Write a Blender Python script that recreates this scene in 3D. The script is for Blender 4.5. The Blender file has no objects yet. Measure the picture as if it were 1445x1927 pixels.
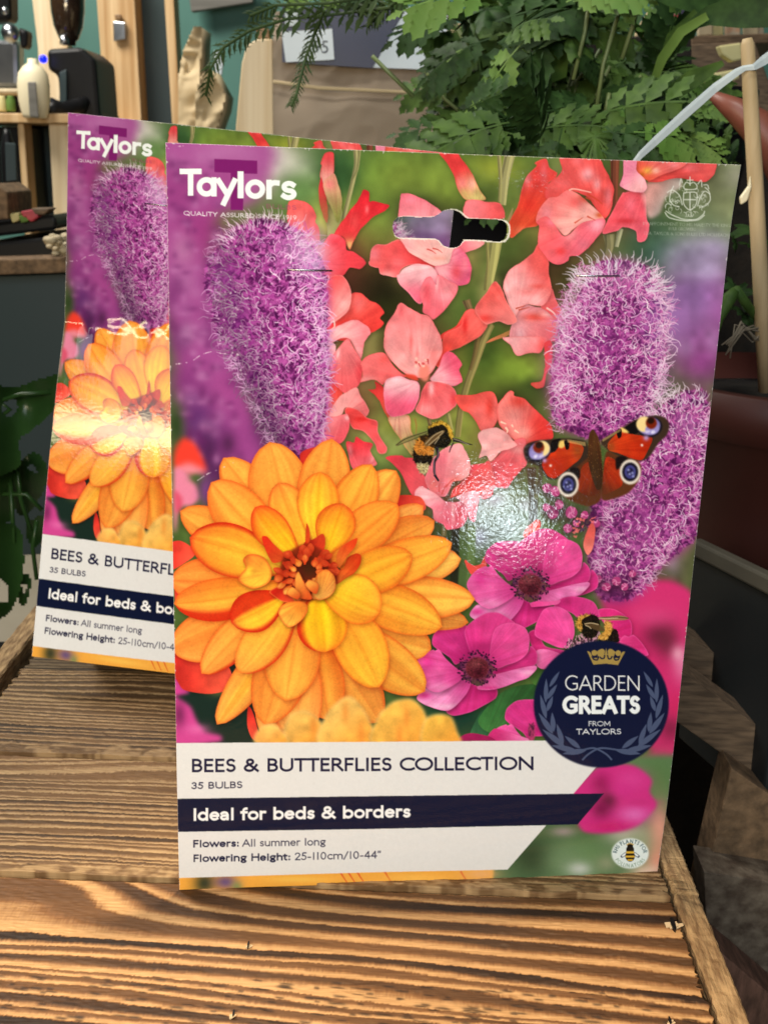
import bpy, math, random
import numpy as np
from mathutils import Vector, Matrix

random.seed(4)
scene = bpy.context.scene
COLL = scene.collection

# ---------------------------------------------------------------- camera
F_PX, PH_W, PH_H = 2149.0, 1445.0, 1927.0
CAM = np.array([0.0, 0.0, 0.9432])
TOP = 0.60                                   # height of the crate's top
_p, _y, _r = math.radians(17.1), math.radians(0.3), math.radians(2.0)
_fw = np.array([-math.sin(_y)*math.cos(_p), math.cos(_y)*math.cos(_p), -math.sin(_p)])
_rt = np.array([math.cos(_y), math.sin(_y), 0.0])
_up = np.cross(_rt, _fw)
_rt, _up = math.cos(_r)*_rt + math.sin(_r)*_up, math.cos(_r)*_up - math.sin(_r)*_rt
cam_data = bpy.data.cameras.new('camera')
cam = bpy.data.objects.new('camera', cam_data)
COLL.objects.link(cam)
cam.matrix_world = Matrix([[_rt[0], _up[0], -_fw[0], CAM[0]], [_rt[1], _up[1], -_fw[1], CAM[1]], [_rt[2], _up[2], -_fw[2], CAM[2]], [0, 0, 0, 1]])
cam_data.sensor_fit = 'VERTICAL'
cam_data.sensor_height = 36.0
cam_data.lens = 36.0 * F_PX / PH_H
cam_data.clip_start, cam_data.clip_end = 0.02, 60.0
cam_data.dof.use_dof = True
cam_data.dof.focus_distance = 0.50
cam_data.dof.aperture_fstop = 26.0
scene.camera = cam

# ---------------------------------------------------------------- light: an indoor shop, lamps only
world = bpy.data.worlds.new('World')
scene.world = world
world.use_nodes = True
world.node_tree.nodes['Background'].inputs[0].default_value = (.62, .72, .85, 1)
world.node_tree.nodes['Background'].inputs[1].default_value = .02

def lamp(name, kind, loc, target, power, colour, size=.5, size_y=None, **kw):
    d = bpy.data.lights.new(name, kind)
    d.energy = power
    d.color = colour
    if kind == 'AREA':
        d.shape = 'RECTANGLE'; d.size = size; d.size_y = size_y or size
    if kind == 'SPOT':
        d.spot_size = kw['angle']; d.spot_blend = kw['blend']; d.shadow_soft_size = size
    o = bpy.data.objects.new(name, d)
    o.location = loc
    o.rotation_euler = (Vector(target) - Vector(loc)).to_track_quat('-Z', 'Y').to_euler()
    COLL.objects.link(o)
    return o

lamp('shop_window_light', 'AREA', (-.22, -.80, 1.55), (.05, .5, .72), 18.5, (.86, .94, 1.0), 1.0, 1.0)
lamp('ceiling_spot', 'SPOT', (.03, .60, 2.0), (-.03, .30, .6), 70, (1.0, .79, .52), .035, angle=math.radians(23), blend=.45)
lamp('front_glare_light', 'AREA', (.440, -.502, .544), (.05, .494, .79), .46, (.80, .95, 1.0), .045, .052)  # small lamp added at the mirror angle, makes the front card's glare
lamp('rear_glare_light', 'AREA', (-.503, -.292, 1.081), (-.183, .717, .771), 8.0, (1.0, .80, .50), .75, .085)  # added lamp, placed only for the warm glare band on the rear card
lamp('back_room_light', 'AREA', (-1.4, 1.7, 2.6), (-.5, 2.9, 1.0), 75, (1.0, .95, .86), 1.4, .8)
lamp('plant_fill_spot', 'SPOT', (.05, .25, 2.2), (.20, 1.25, 1.0), 40, (1.0, 1.0, .92), .12, angle=math.radians(40), blend=.6)  # added fill that brightens the leaves and sack, no fitting of the shop
scene.view_settings.view_transform = 'Standard'
scene.view_settings.look = 'None'
scene.view_settings.exposure = 0.0
scene.view_settings.gamma = 1.0
scene.view_settings.use_curve_mapping = False

# ---------------------------------------------------------------- helpers
def ray(x, y):
    d = _rt*((x-PH_W/2)/F_PX) - _up*((y-PH_H/2)/F_PX) + _fw
    return d

def at(x, y, Y):
    """the point of the shop seen at photo position (x, y), Y metres in front of the camera"""
    d = ray(x, y)
    return Vector(CAM + d * (Y / d[1]))

def on_z(x, y, z):
    d = ray(x, y)
    return Vector(CAM + d * ((z - CAM[2]) / d[2]))

def project(p):
    """p: (...,3) world points -> photo x, y"""
    q = p - CAM
    z = q @ _fw
    return (q @ _rt)/z*F_PX + PH_W/2, PH_H/2 - (q @ _up)/z*F_PX

def tag(o, label=None, cat=None, group=None, kind=None):
    if label: o['label'] = label
    if cat: o['category'] = cat
    if group: o['group'] = group
    if kind: o['kind'] = kind
    return o

def empty(name, loc, label, cat, group=None):
    o = bpy.data.objects.new(name, None)
    o.empty_display_size = .02
    o.location = loc
    COLL.objects.link(o)
    return tag(o, label, cat, group)

class MB:
    def __init__(self):
        self.v, self.f, self.mi = [], [], []
    def add(self, vs, fs, mi=0):
        n = len(self.v)
        self.v += [tuple(p) for p in vs]
        self.f += [tuple(i + n for i in f) for f in fs]
        self.mi += [mi] * len(fs)
        return self
    def box(self, c, s, rot=None, mi=0):
        R = rot or Matrix.Identity(3)
        vs = [Vector(c) + R @ Vector((sx*s[0]/2, sy*s[1]/2, sz*s[2]/2)) for sx in (-1, 1) for sy in (-1, 1) for sz in (-1, 1)]
        return self.add(vs, [(0,1,3,2), (4,6,7,5), (0,4,5,1), (2,3,7,6), (0,2,6,4), (1,5,7,3)], mi)
    def prism(self, pts, depth, mi=0):
        """closed outline (3-D points), pushed back by the vector depth"""
        n = len(pts); d = Vector(depth)
        a = [Vector(p) for p in pts]
        fs = [tuple(range(n)), tuple(range(2*n-1, n-1, -1))] + [(i, n+i, n+(i+1) % n, (i+1) % n) for i in range(n)]
        return self.add(a + [p + d for p in a], fs, mi)
    def tube(self, pts, r, seg=10, mi=0, cap=True):
        pts = [Vector(p) for p in pts]
        rs = r if hasattr(r, '__len__') else [r]*len(pts)
        n = len(pts); vs = []
        u = None
        for i, p in enumerate(pts):
            t = (pts[min(i+1, n-1)] - pts[max(i-1, 0)]).normalized()
            if u is None:
                u = t.orthogonal().normalized()
            u = (u - t*u.dot(t)).normalized(); w = t.cross(u)
            vs += [p + (u*math.cos(2*math.pi*k/seg) + w*math.sin(2*math.pi*k/seg))*rs[i] for k in range(seg)]
        fs = [(i*seg+k, i*seg+(k+1) % seg, (i+1)*seg+(k+1) % seg, (i+1)*seg+k) for i in range(n-1) for k in range(seg)]
        if cap:
            fs += [tuple(range(seg-1, -1, -1)), tuple((n-1)*seg+k for k in range(seg))]
        return self.add(vs, fs, mi)
    def lathe(self, c, prof, seg=28, mi=0, squash=(1, 1)):
        c = Vector(c); vs = []
        for r, z in prof:
            vs += [c + Vector((r*math.cos(2*math.pi*k/seg)*squash[0], r*math.sin(2*math.pi*k/seg)*squash[1], z)) for k in range(seg)]
        n = len(prof)
        fs = [(i*seg+k, i*seg+(k+1) % seg, (i+1)*seg+(k+1) % seg, (i+1)*seg+k) for i in range(n-1) for k in range(seg)]
        fs += [tuple(range(seg-1, -1, -1)), tuple((n-1)*seg+k for k in range(seg))]
        return self.add(vs, fs, mi)
    def build(self, name, mats, parent=None, smooth=False, bevel=0, sub=0):
        me = bpy.data.meshes.new(name)
        me.from_pydata(self.v, [], self.f)
        for m in (mats if isinstance(mats, (list, tuple)) else [mats]):
            me.materials.append(m)
        me.polygons.foreach_set('material_index', self.mi)
        me.polygons.foreach_set('use_smooth', [smooth]*len(self.f))
        me.update()
        o = bpy.data.objects.new(name, me)
        COLL.objects.link(o)
        if parent is not None:
            bpy.context.view_layer.update()
            o.parent = parent
            o.matrix_parent_inverse = Matrix.Translation(-parent.location)
        if bevel:
            b = o.modifiers.new('bevel', 'BEVEL'); b.width = bevel; b.segments = 2; b.limit_method = 'ANGLE'
        if sub:
            s = o.modifiers.new('sub', 'SUBSURF'); s.levels = s.render_levels = sub
        return o

def nd(nt, kind, **kw):
    n = nt.nodes.new(kind)
    for k, v in kw.items():
        setattr(n, k, v)
    return n

def mat(name, c, rough=.6, c2=None, scale=20.0, detail=4.0, stretch=(1, 1, 1), bump=0.0, bscale=None, metal=0.0, spec=.5, coat=0.0, trans=0.0, emit=None, sss=0.0):
    m = bpy.data.materials.new(name)
    m.use_nodes = True
    nt = m.node_tree
    b = nt.nodes['Principled BSDF']
    b.inputs['Roughness'].default_value = rough
    b.inputs['Metallic'].default_value = metal
    b.inputs['Specular IOR Level'].default_value = spec if 'leaf' not in name and 'fern' not in name else .2
    b.inputs['Coat Weight'].default_value = coat
    b.inputs['Transmission Weight'].default_value = trans
    if emit:
        b.inputs['Emission Color'].default_value = (*emit[:3], 1); b.inputs['Emission Strength'].default_value = emit[3]
    c2 = c2 or tuple(v*.72 for v in c)
    tc = nd(nt, 'ShaderNodeTexCoord'); mp = nd(nt, 'ShaderNodeMapping'); mp.inputs['Scale'].default_value = stretch
    no = nd(nt, 'ShaderNodeTexNoise'); no.inputs['Scale'].default_value = scale; no.inputs['Detail'].default_value = detail
    rp = nd(nt, 'ShaderNodeValToRGB')
    rp.color_ramp.elements[0].position = .35; rp.color_ramp.elements[1].position = .68
    rp.color_ramp.elements[0].color = (*c2, 1); rp.color_ramp.elements[1].color = (*c, 1)
    L = nt.links.new
    L(tc.outputs['Object'], mp.inputs['Vector']); L(mp.outputs[0], no.inputs['Vector']); L(no.outputs['Fac'], rp.inputs[0]); L(rp.outputs[0], b.inputs['Base Color'])
    if bump:
        n2 = nd(nt, 'ShaderNodeTexNoise'); n2.inputs['Scale'].default_value = bscale or scale*3; n2.inputs['Detail'].default_value = 5
        bm = nd(nt, 'ShaderNodeBump'); bm.inputs['Strength'].default_value = bump; bm.inputs['Distance'].default_value = .002
        L(mp.outputs[0], n2.inputs['Vector']); L(n2.outputs['Fac'], bm.inputs['Height']); L(bm.outputs[0], b.inputs['Normal'])
    return m

def scorched_wood(name, seed, period, light, mid, dark, slant=0.0, swirl=.5, contrast=.5, axis='X'):
    """brushed, flame-scorched softwood: light early wood, dark raised late wood, along one axis"""
    m = bpy.data.materials.new(name); m.use_nodes = True
    nt = m.node_tree; L = nt.links.new
    b = nt.nodes['Principled BSDF']
    tc = nd(nt, 'ShaderNodeTexCoord')
    mp = nd(nt, 'ShaderNodeMapping'); mp.inputs['Location'].default_value = (seed*1.37, seed*.61, 0)
    if axis == 'Y': mp.inputs['Rotation'].default_value = (0, 0, math.pi/2)
    L(tc.outputs['Object'], mp.inputs[0])
    sx = nd(nt, 'ShaderNodeSeparateXYZ'); L(mp.outputs[0], sx.inputs[0])
    def mth(op, a, b_=None, c_=None):
        n = nd(nt, 'ShaderNodeMath', operation=op)
        for i, v in enumerate((a, b_, c_)):
            if v is None: continue
            if isinstance(v, (int, float)): n.inputs[i].default_value = v
            else: L(v, n.inputs[i])
        return n.outputs[0]
    def noise(sc, st, det=3.0, rough=.5):
        q = nd(nt, 'ShaderNodeMapping'); q.inputs['Scale'].default_value = st; L(mp.outputs[0], q.inputs[0])
        n = nd(nt, 'ShaderNodeTexNoise'); n.inputs['Scale'].default_value = sc; n.inputs['Detail'].default_value = det; n.inputs['Roughness'].default_value = rough
        L(q.outputs[0], n.inputs['Vector']); return n.outputs['Fac']
    big = mth('SUBTRACT', noise(2.6, (.8, 3.2, 1), 1.0), .5)
    mid_ = mth('SUBTRACT', noise(16, (.22, 1.6, 1), 2.0), .5)
    fine = mth('SUBTRACT', noise(240, (.12, 1, 1), 3.0, .7), .5)
    v = mth('MULTIPLY_ADD', sx.outputs['X'], slant, sx.outputs['Y'])
    v = mth('MULTIPLY_ADD', big, swirl*.09, v)
    v = mth('MULTIPLY_ADD', mid_, .0042, v)
    v = mth('MULTIPLY_ADD', fine, .0016, v)
    ph = mth('FRACT', mth('DIVIDE', v, period))
    tri = mth('ABSOLUTE', mth('SUBTRACT', ph, .55))
    bn = nd(nt, 'ShaderNodeTexWhiteNoise', noise_dimensions='1D'); L(mth('FLOOR', mth('DIVIDE', v, period)), bn.inputs['W'])
    asym = mth('MULTIPLY', mth('POWER', ph, 1.5), 1.0)
    edge = mth('SMOOTH_MIN', mth('MULTIPLY', mth('SUBTRACT', 1.0, ph), 7.0), asym, .2)
    patch = noise(9, (.6, 1.6, 1), 2.0)
    edge = mth('MULTIPLY', edge, mth('MULTIPLY_ADD', bn.outputs['Value'], .75, .55))
    lv = mth('ADD', edge, mth('MULTIPLY', mth('SUBTRACT', patch, .5), .9))
    lv = mth('ADD', lv, mth('MULTIPLY', fine, .55))
    rp = nd(nt, 'ShaderNodeValToRGB')
    e = rp.color_ramp.elements
    e[0].position = .08; e[0].color = (*light, 1)
    e[1].position = .92; e[1].color = (*dark, 1)
    k = e.new(.5 - .18*contrast); k.color = (*mid, 1)
    k = e.new(.30 - .1*contrast); k.color = (*[.8*a+.2*c for a, c in zip(light, mid)], 1)
    L(lv, rp.inputs[0])
    gr = nd(nt, 'ShaderNodeMixRGB', blend_type='MULTIPLY'); gr.inputs[0].default_value = .35
    g2 = nd(nt, 'ShaderNodeValToRGB'); g2.color_ramp.elements[0].color = (.35,.3,.25,1); g2.color_ramp.elements[0].position = .34; g2.color_ramp.elements[1].position = .58
    L(noise(420, (.05, 1, 1), 4.0, .65), g2.inputs[0]); L(rp.outputs[0], gr.inputs[1]); L(g2.outputs[0], gr.inputs[2])
    L(gr.outputs[0], b.inputs['Base Color'])
    b.inputs['Roughness'].default_value = .62
    bm = nd(nt, 'ShaderNodeBump'); bm.inputs['Strength'].default_value = .55; bm.inputs['Distance'].default_value = .0012
    L(mth('MULTIPLY_ADD', fine, .6, lv), bm.inputs['Height']); L(bm.outputs[0], b.inputs['Normal'])
    return m
# ---------------------------------------------------------------- the printed picture, painted by code in numpy
CX0, CY0, CW, CH = 296, 250, 1116, 1440
rng = np.random.default_rng(11)
REG = dict(R1=(300,260,.263), R2=(580,260,.263), R3=(860,260,.263), R4=(1060,300,.263), R5=(300,560,.263), R6=(580,560,.263),
           R7=(700,760,.263), R8=(960,640,.263), D1=(320,820,.2076), D2=(600,820,.2076), D3=(320,1100,.2076), D4=(600,1100,.2076),
           A1=(770,980,.263), A2=(980,1120,.2284), S1=(330,1370,.3253), S2=(780,1370,.3253), P=(0,0,1.0))
IMG = np.zeros((CH, CW, 3), np.float32)

def col(c):
    return np.asarray(c, np.float32) / 255.0

def P(reg, pts):
    ox, oy, s = REG[reg]
    a = np.asarray(pts, float).reshape(-1, 2)
    return a * s + (ox - CX0, oy - CY0)

def spline(p, n=7, closed=True):
    p = np.asarray(p, float)
    if closed:
        q = np.vstack([p[-1:], p, p[:2]])
    else:
        q = np.vstack([2 * p[:1] - p[1:2], p, 2 * p[-1:] - p[-2:-1]])
    t = np.linspace(0, 1, n, endpoint=False)[:, None]
    out = []
    for i in range(1, len(q) - 2):
        a, b, c, d = q[i-1], q[i], q[i+1], q[i+2]
        k = .42
        m0, m1 = k * (c - a), k * (d - b)
        out.append((2*t**3-3*t**2+1)*b + (t**3-2*t**2+t)*m0 + (-2*t**3+3*t**2)*c + (t**3-t**2)*m1)
    r = np.vstack(out)
    return r if closed else np.vstack([r, p[-1:]])

def mask(poly, pad=0):
    """antialiased non-zero fill -> (mask, x0, y0) or None"""
    SS = 4
    x0 = max(0, int(math.floor(poly[:, 0].min())) - pad); x1 = min(CW, int(math.ceil(poly[:, 0].max())) + 1 + pad)
    y0 = max(0, int(math.floor(poly[:, 1].min())) - pad); y1 = min(CH, int(math.ceil(poly[:, 1].max())) + 1 + pad)
    if x1 <= x0 or y1 <= y0:
        return None
    w, h = x1 - x0, y1 - y0
    ax, ay = poly[:, 0] - x0, (poly[:, 1] - y0) * SS
    bx, by = np.roll(ax, -1), np.roll(ay, -1)
    sg = np.where(by > ay, 1.0, -1.0)
    lo, hi = np.minimum(ay, by), np.maximum(ay, by)
    k0 = np.clip(np.ceil(lo - .5), 0, h * SS).astype(int); k1 = np.clip(np.ceil(hi - .5), 0, h * SS).astype(int)
    n = np.maximum(k1 - k0, 0)
    if n.sum() == 0:
        return None
    e = np.repeat(np.arange(len(n)), n)
    k = np.arange(n.sum()) - np.repeat(np.cumsum(n) - n, n) + k0[e]
    t = (k + .5 - ay[e]) / (by[e] - ay[e])
    xx = np.clip(ax[e] + t * (bx[e] - ax[e]), 0, w - 1e-4)
    fl = xx.astype(int); fr = xx - fl
    d = np.zeros((h * SS) * (w + 2))
    base = k * (w + 2) + fl
    d += np.bincount(base, sg[e] * (1 - fr), minlength=d.size)
    d += np.bincount(base + 1, sg[e] * fr, minlength=d.size)
    m = np.clip(np.abs(np.cumsum(d.reshape(h * SS, w + 2), 1)), 0, 1)[:, :w]
    return m.reshape(h, SS, w).mean(1).astype(np.float32), x0, y0

def blur(a, s):
    if s < .4:
        return a
    r = max(1, int(round(s)))
    def box(v, ax):
        v = np.moveaxis(v, ax, 0)
        p = np.concatenate([np.repeat(v[:1], r + 1, 0), v, np.repeat(v[-1:], r, 0)], 0)
        c = np.cumsum(p, 0, dtype=np.float64)
        return np.moveaxis(((c[2*r+1:] - c[:-2*r-1]) / (2*r+1)).astype(np.float32), 0, ax)
    for _ in range(2):
        a = box(box(a, 0), 1)
    return a

def blur0(m, s):
    """blur with zeros outside"""
    k = int(3 * s) + 2
    return blur(np.pad(m, k), s)[k:-k, k:-k]

def field(sc, seed, h=CH, w=CW):
    r = np.random.default_rng(seed)
    gh, gw = int(h / sc) + 3, int(w / sc) + 3
    g = r.standard_normal((gh, gw)).astype(np.float32)
    y = np.arange(h) / sc; x = np.arange(w) / sc
    yi, xi = y.astype(int), x.astype(int)
    fy, fx = (y - yi), (x - xi)
    fy = (fy*fy*(3-2*fy))[:, None].astype(np.float32); fx = (fx*fx*(3-2*fx))[None].astype(np.float32)
    a = g[yi][:, xi]; b = g[yi][:, xi+1]; c = g[yi+1][:, xi]; d = g[yi+1][:, xi+1]
    return (a*(1-fx)+b*fx)*(1-fy) + (c*(1-fx)+d*fx)*fy

N2, N5, N14, N40, N90 = field(2.2, 1), field(5, 2), field(14, 3), field(40, 4), field(90, 5)
T1 = np.random.default_rng(7).standard_normal(4096)
T1s = np.convolve(np.tile(T1, 2), np.ones(3) / 3, 'same')[:4096]

def n1(v, seed=0):
    v = v + seed * 37.7 + 500
    i = np.floor(v).astype(int); f = v - i; f = f * f * (3 - 2 * f)
    return T1s[i % 4096] * (1 - f) + T1s[(i + 1) % 4096] * f

def put(m, x0, y0, c, a=1.0):
    h, w = m.shape
    s = IMG[y0:y0+h, x0:x0+w]
    k = (m * a)[..., None]
    s += (c - s) * k

def fill(poly, c, a=1.0, soft=0):
    r = mask(poly, int(soft * 3) + 2 if soft else 0)
    if r is None:
        return
    m, x0, y0 = r
    if soft:
        m = blur0(m, soft)
    put(m, x0, y0, col(c), a)

def blob(x, y, rx, ry, c, a=1.0, rot=0.0, p=1.0):
    x, y = x - CX0, y - CY0
    R = 2.2 * max(rx, ry)
    x0, x1, y0, y1 = max(0, int(x-R)), min(CW, int(x+R)), max(0, int(y-R)), min(CH, int(y+R))
    if x1 <= x0 or y1 <= y0:
        return
    yy, xx = np.mgrid[y0:y1, x0:x1].astype(np.float32)
    dx, dy = xx - x, yy - y
    cr, sr = math.cos(rot), math.sin(rot)
    u, v = (dx*cr+dy*sr)/rx, (-dx*sr+dy*cr)/ry
    put(np.exp(-((u*u+v*v)**p)), x0, y0, col(c), a)

def stroke(pts, w0, c, a=1.0, w1=None, sm=True, soft=0):
    p = spline(pts, 5, False) if sm and len(pts) > 2 else np.asarray(pts, float)
    d = np.gradient(p, axis=0)
    d /= np.maximum(np.linalg.norm(d, axis=1, keepdims=True), 1e-6)
    nrm = np.stack([-d[:, 1], d[:, 0]], 1)
    w = np.linspace(w0, w0 if w1 is None else w1, len(p))[:, None] / 2
    fill(np.vstack([p + nrm * w, (p - nrm * w)[::-1]]), c, a, soft)

def shape(reg, pts, c0, c1=None, ax=None, blobs=(), rim=None, veins=None, soft=0, sh=.25, a=1.0, fold=.05, seed=0, sharp=False, ruffle=0):
    """one petal: outline, gradient along an axis, colour patches, rim, radiating veins"""
    o = P(reg, pts)
    o = o if sharp else spline(o)
    if ruffle:
        d_ = np.roll(o, -1, 0) - np.roll(o, 1, 0); d_ /= np.maximum(np.linalg.norm(d_, axis=1, keepdims=True), 1e-6)
        s_ = np.cumsum(np.linalg.norm(o - np.roll(o, 1, 0), axis=1))
        w_ = n1(s_/7.0, int(o[0, 0]))*.7 + n1(s_/17.0, int(o[0, 1]))
        o = o + np.stack([-d_[:, 1], d_[:, 0]], 1)*(w_*ruffle)[:, None]
    pad = 3 + int(3 * soft)
    r = mask(o, pad + 8)
    if r is None:
        return
    m, x0, y0 = r
    h, w = m.shape
    if sh:
        s = blur0(np.pad(m, ((3, 0), (2, 0)))[:h, :w], 4.0)
        IMG[y0:y0+h, x0:x0+w] *= (1 - sh * s)[..., None]
    yy, xx = np.mgrid[y0:y0+h, x0:x0+w].astype(np.float32)
    c = np.empty((h, w, 3), np.float32); c[:] = col(c0)
    if c1 is not None:
        q = P(reg, ax)
        d = q[1] - q[0]
        t = np.clip(((xx-q[0][0])*d[0] + (yy-q[0][1])*d[1]) / (d@d), 0, 1)
        t = (t*t*(3-2*t))[..., None]
        c += (col(c1) - c) * t
    ox, oy, s = REG[reg]
    for b in blobs:
        bx, by, rx, ry, bc = b[:5]
        ba = b[5] if len(b) > 5 else .9
        q = P(reg, [(bx, by)])[0]
        c += (col(bc) - c) * (ba * np.exp(-((xx-q[0])/(rx*s))**2 - ((yy-q[1])/(ry*s))**2))[..., None]
    if veins:
        fx, fy, fr, am = veins
        q = P(reg, [(fx, fy)])[0]
        an = np.arctan2(yy - q[1], xx - q[0]); rr = np.hypot(xx-q[0], yy-q[1])
        v = .6 * n1(an * fr, seed) + .4 * n1(an * fr * 2.7, seed + 3)
        v = v * np.clip(rr / 25, 0, 1)
        c *= (1 + am * v * np.array([.35, 1.0, .8]).reshape(3, 1, 1)).transpose(1, 2, 0) if False else (1 + am * v[..., None] * np.array([.4, 1.0, .8], np.float32))
    if rim:
        rc, rw, ra = rim
        e = np.clip(2.2 * (1 - blur0(m, rw)) - .15, 0, 1) * ra
        c += (col(rc) - c) * e[..., None]
    sl = (slice(y0, y0+h), slice(x0, x0+w))
    c *= (1 + fold * N14[sl] + .6 * fold * N40[sl] + .012 * N2[sl])[..., None]
    put(blur0(m, soft) if soft else m, x0, y0, np.clip(c, 0, 1), a)

def petal(base, tip, w, cb, ct, rim=(224, 92, 32), ra=.55, rw=5.0, bend=0.0, seed=0, red=None, stripe=.165, soft=0, sh=.38, blunt=.57, ridge=.5, mid=None):
    """a dahlia petal given by its base, its tip and its half width"""
    w = w*1.1
    b = np.array(base, float) - (CX0, CY0); t = np.array(tip, float) - (CX0, CY0)
    L = np.linalg.norm(t - b); d = (t - b) / L; n = np.array([-d[1], d[0]])
    u = np.linspace(0, 1, 26)
    pr = np.sin(np.pi * np.clip(u, 0, 1) ** 1.35) ** blunt
    pr = np.maximum(pr, .34 * (1 - u) ** .4)
    pr[-1] = 0.0
    jit = 1 + .05 * n1(u * 3, seed)
    cur = bend * 4 * u * (1 - u)
    left = b + np.outer(u * L, d) + np.outer(cur + w * pr * jit, n)
    right = b + np.outer(u * L, d) + np.outer(cur - w * pr * (2 - jit), n)
    o = np.vstack([left, right[::-1]])
    r = mask(o, 10 + int(3*soft))
    if r is None:
        return
    m, x0, y0 = r
    h, ww = m.shape
    if sh:
        s = blur0(np.pad(m, ((3, 0), (1, 0)))[:h, :ww], 5.0)
        k = (sh * s)[..., None] * np.array([.55, .95, 1.0], np.float32)
        IMG[y0:y0+h, x0:x0+ww] *= 1 - k
    yy, xx = np.mgrid[y0:y0+h, x0:x0+ww].astype(np.float32)
    tt = np.clip(((xx-b[0])*d[0] + (yy-b[1])*d[1]) / L, 0, 1)
    pw = np.interp(tt, u, pr) * w + .5
    s = ((xx-b[0])*n[0] + (yy-b[1])*n[1] - bend*4*tt*(1-tt)) / np.maximum(pw, 4)
    c = np.empty((h, ww, 3), np.float32); c[:] = col(cb)
    c += (col(ct) - c) * (np.clip((tt - .25) / .7, 0, 1) ** .9)[..., None]
    if mid is not None:
        c += (col(mid) - c) * (np.exp(-(s/.38)**2) * np.clip(1.25 - tt, 0, 1) * np.clip(tt*3, 0, 1) * .8)[..., None]
    st = .6 * n1(s * 3.1 + 1.2*tt, seed) + .4 * n1(s * 8.5, seed + 5) + .35*n1(s*19, seed+9)
    rg = ridge * (np.exp(-((s-.22)/.10)**2) + np.exp(-((s+.25)/.11)**2)) * np.clip(tt*1.6-.2, 0, 1)
    c += (np.array((.97,.79,.30), np.float32) - c) * (np.clip(.36*rg*ridge/.5, 0, .42) * np.clip(1.1-tt, .2, 1))[..., None]
    c *= 1 + (stripe * st + .02 * rg)[..., None] * np.array([.35, .9, 1.1], np.float32)
    gv = np.exp(-(s/.07)**2) * np.clip(tt*1.5, 0, 1) * .12
    c *= 1 - gv[..., None] * np.array([.2, .8, 1.0], np.float32)
    e = np.clip(2.1 * (1 - blur0(m, rw)) - .12, 0, 1) * ra
    c += (col(rim) - c) * e[..., None]
    tipr = np.clip((tt - .8) / .2, 0, 1) * np.exp(-(s/.6)**2) * .35 * ra
    c += (col(rim) - c) * tipr[..., None]
    if red:
        for sd, amt in red:
            k = np.clip(s * sd - amt, 0, .25) / .25 * .92
            c += (col((206, 48, 24)) - c) * k[..., None]
    c *= 1 - ((.22*np.abs(s)**2.2 + .30*np.clip(.42-tt, 0, .42)))[..., None] * np.array([.25, .9, 1.0], np.float32)
    c *= 1.03
    sl = (slice(y0, y0+h), slice(x0, x0+ww))
    c *= (1 + .022 * N2[sl] + .02 * N14[sl])[..., None]
    put(blur0(m, soft) if soft else m, x0, y0, np.clip(c, 0, 1))

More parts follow.
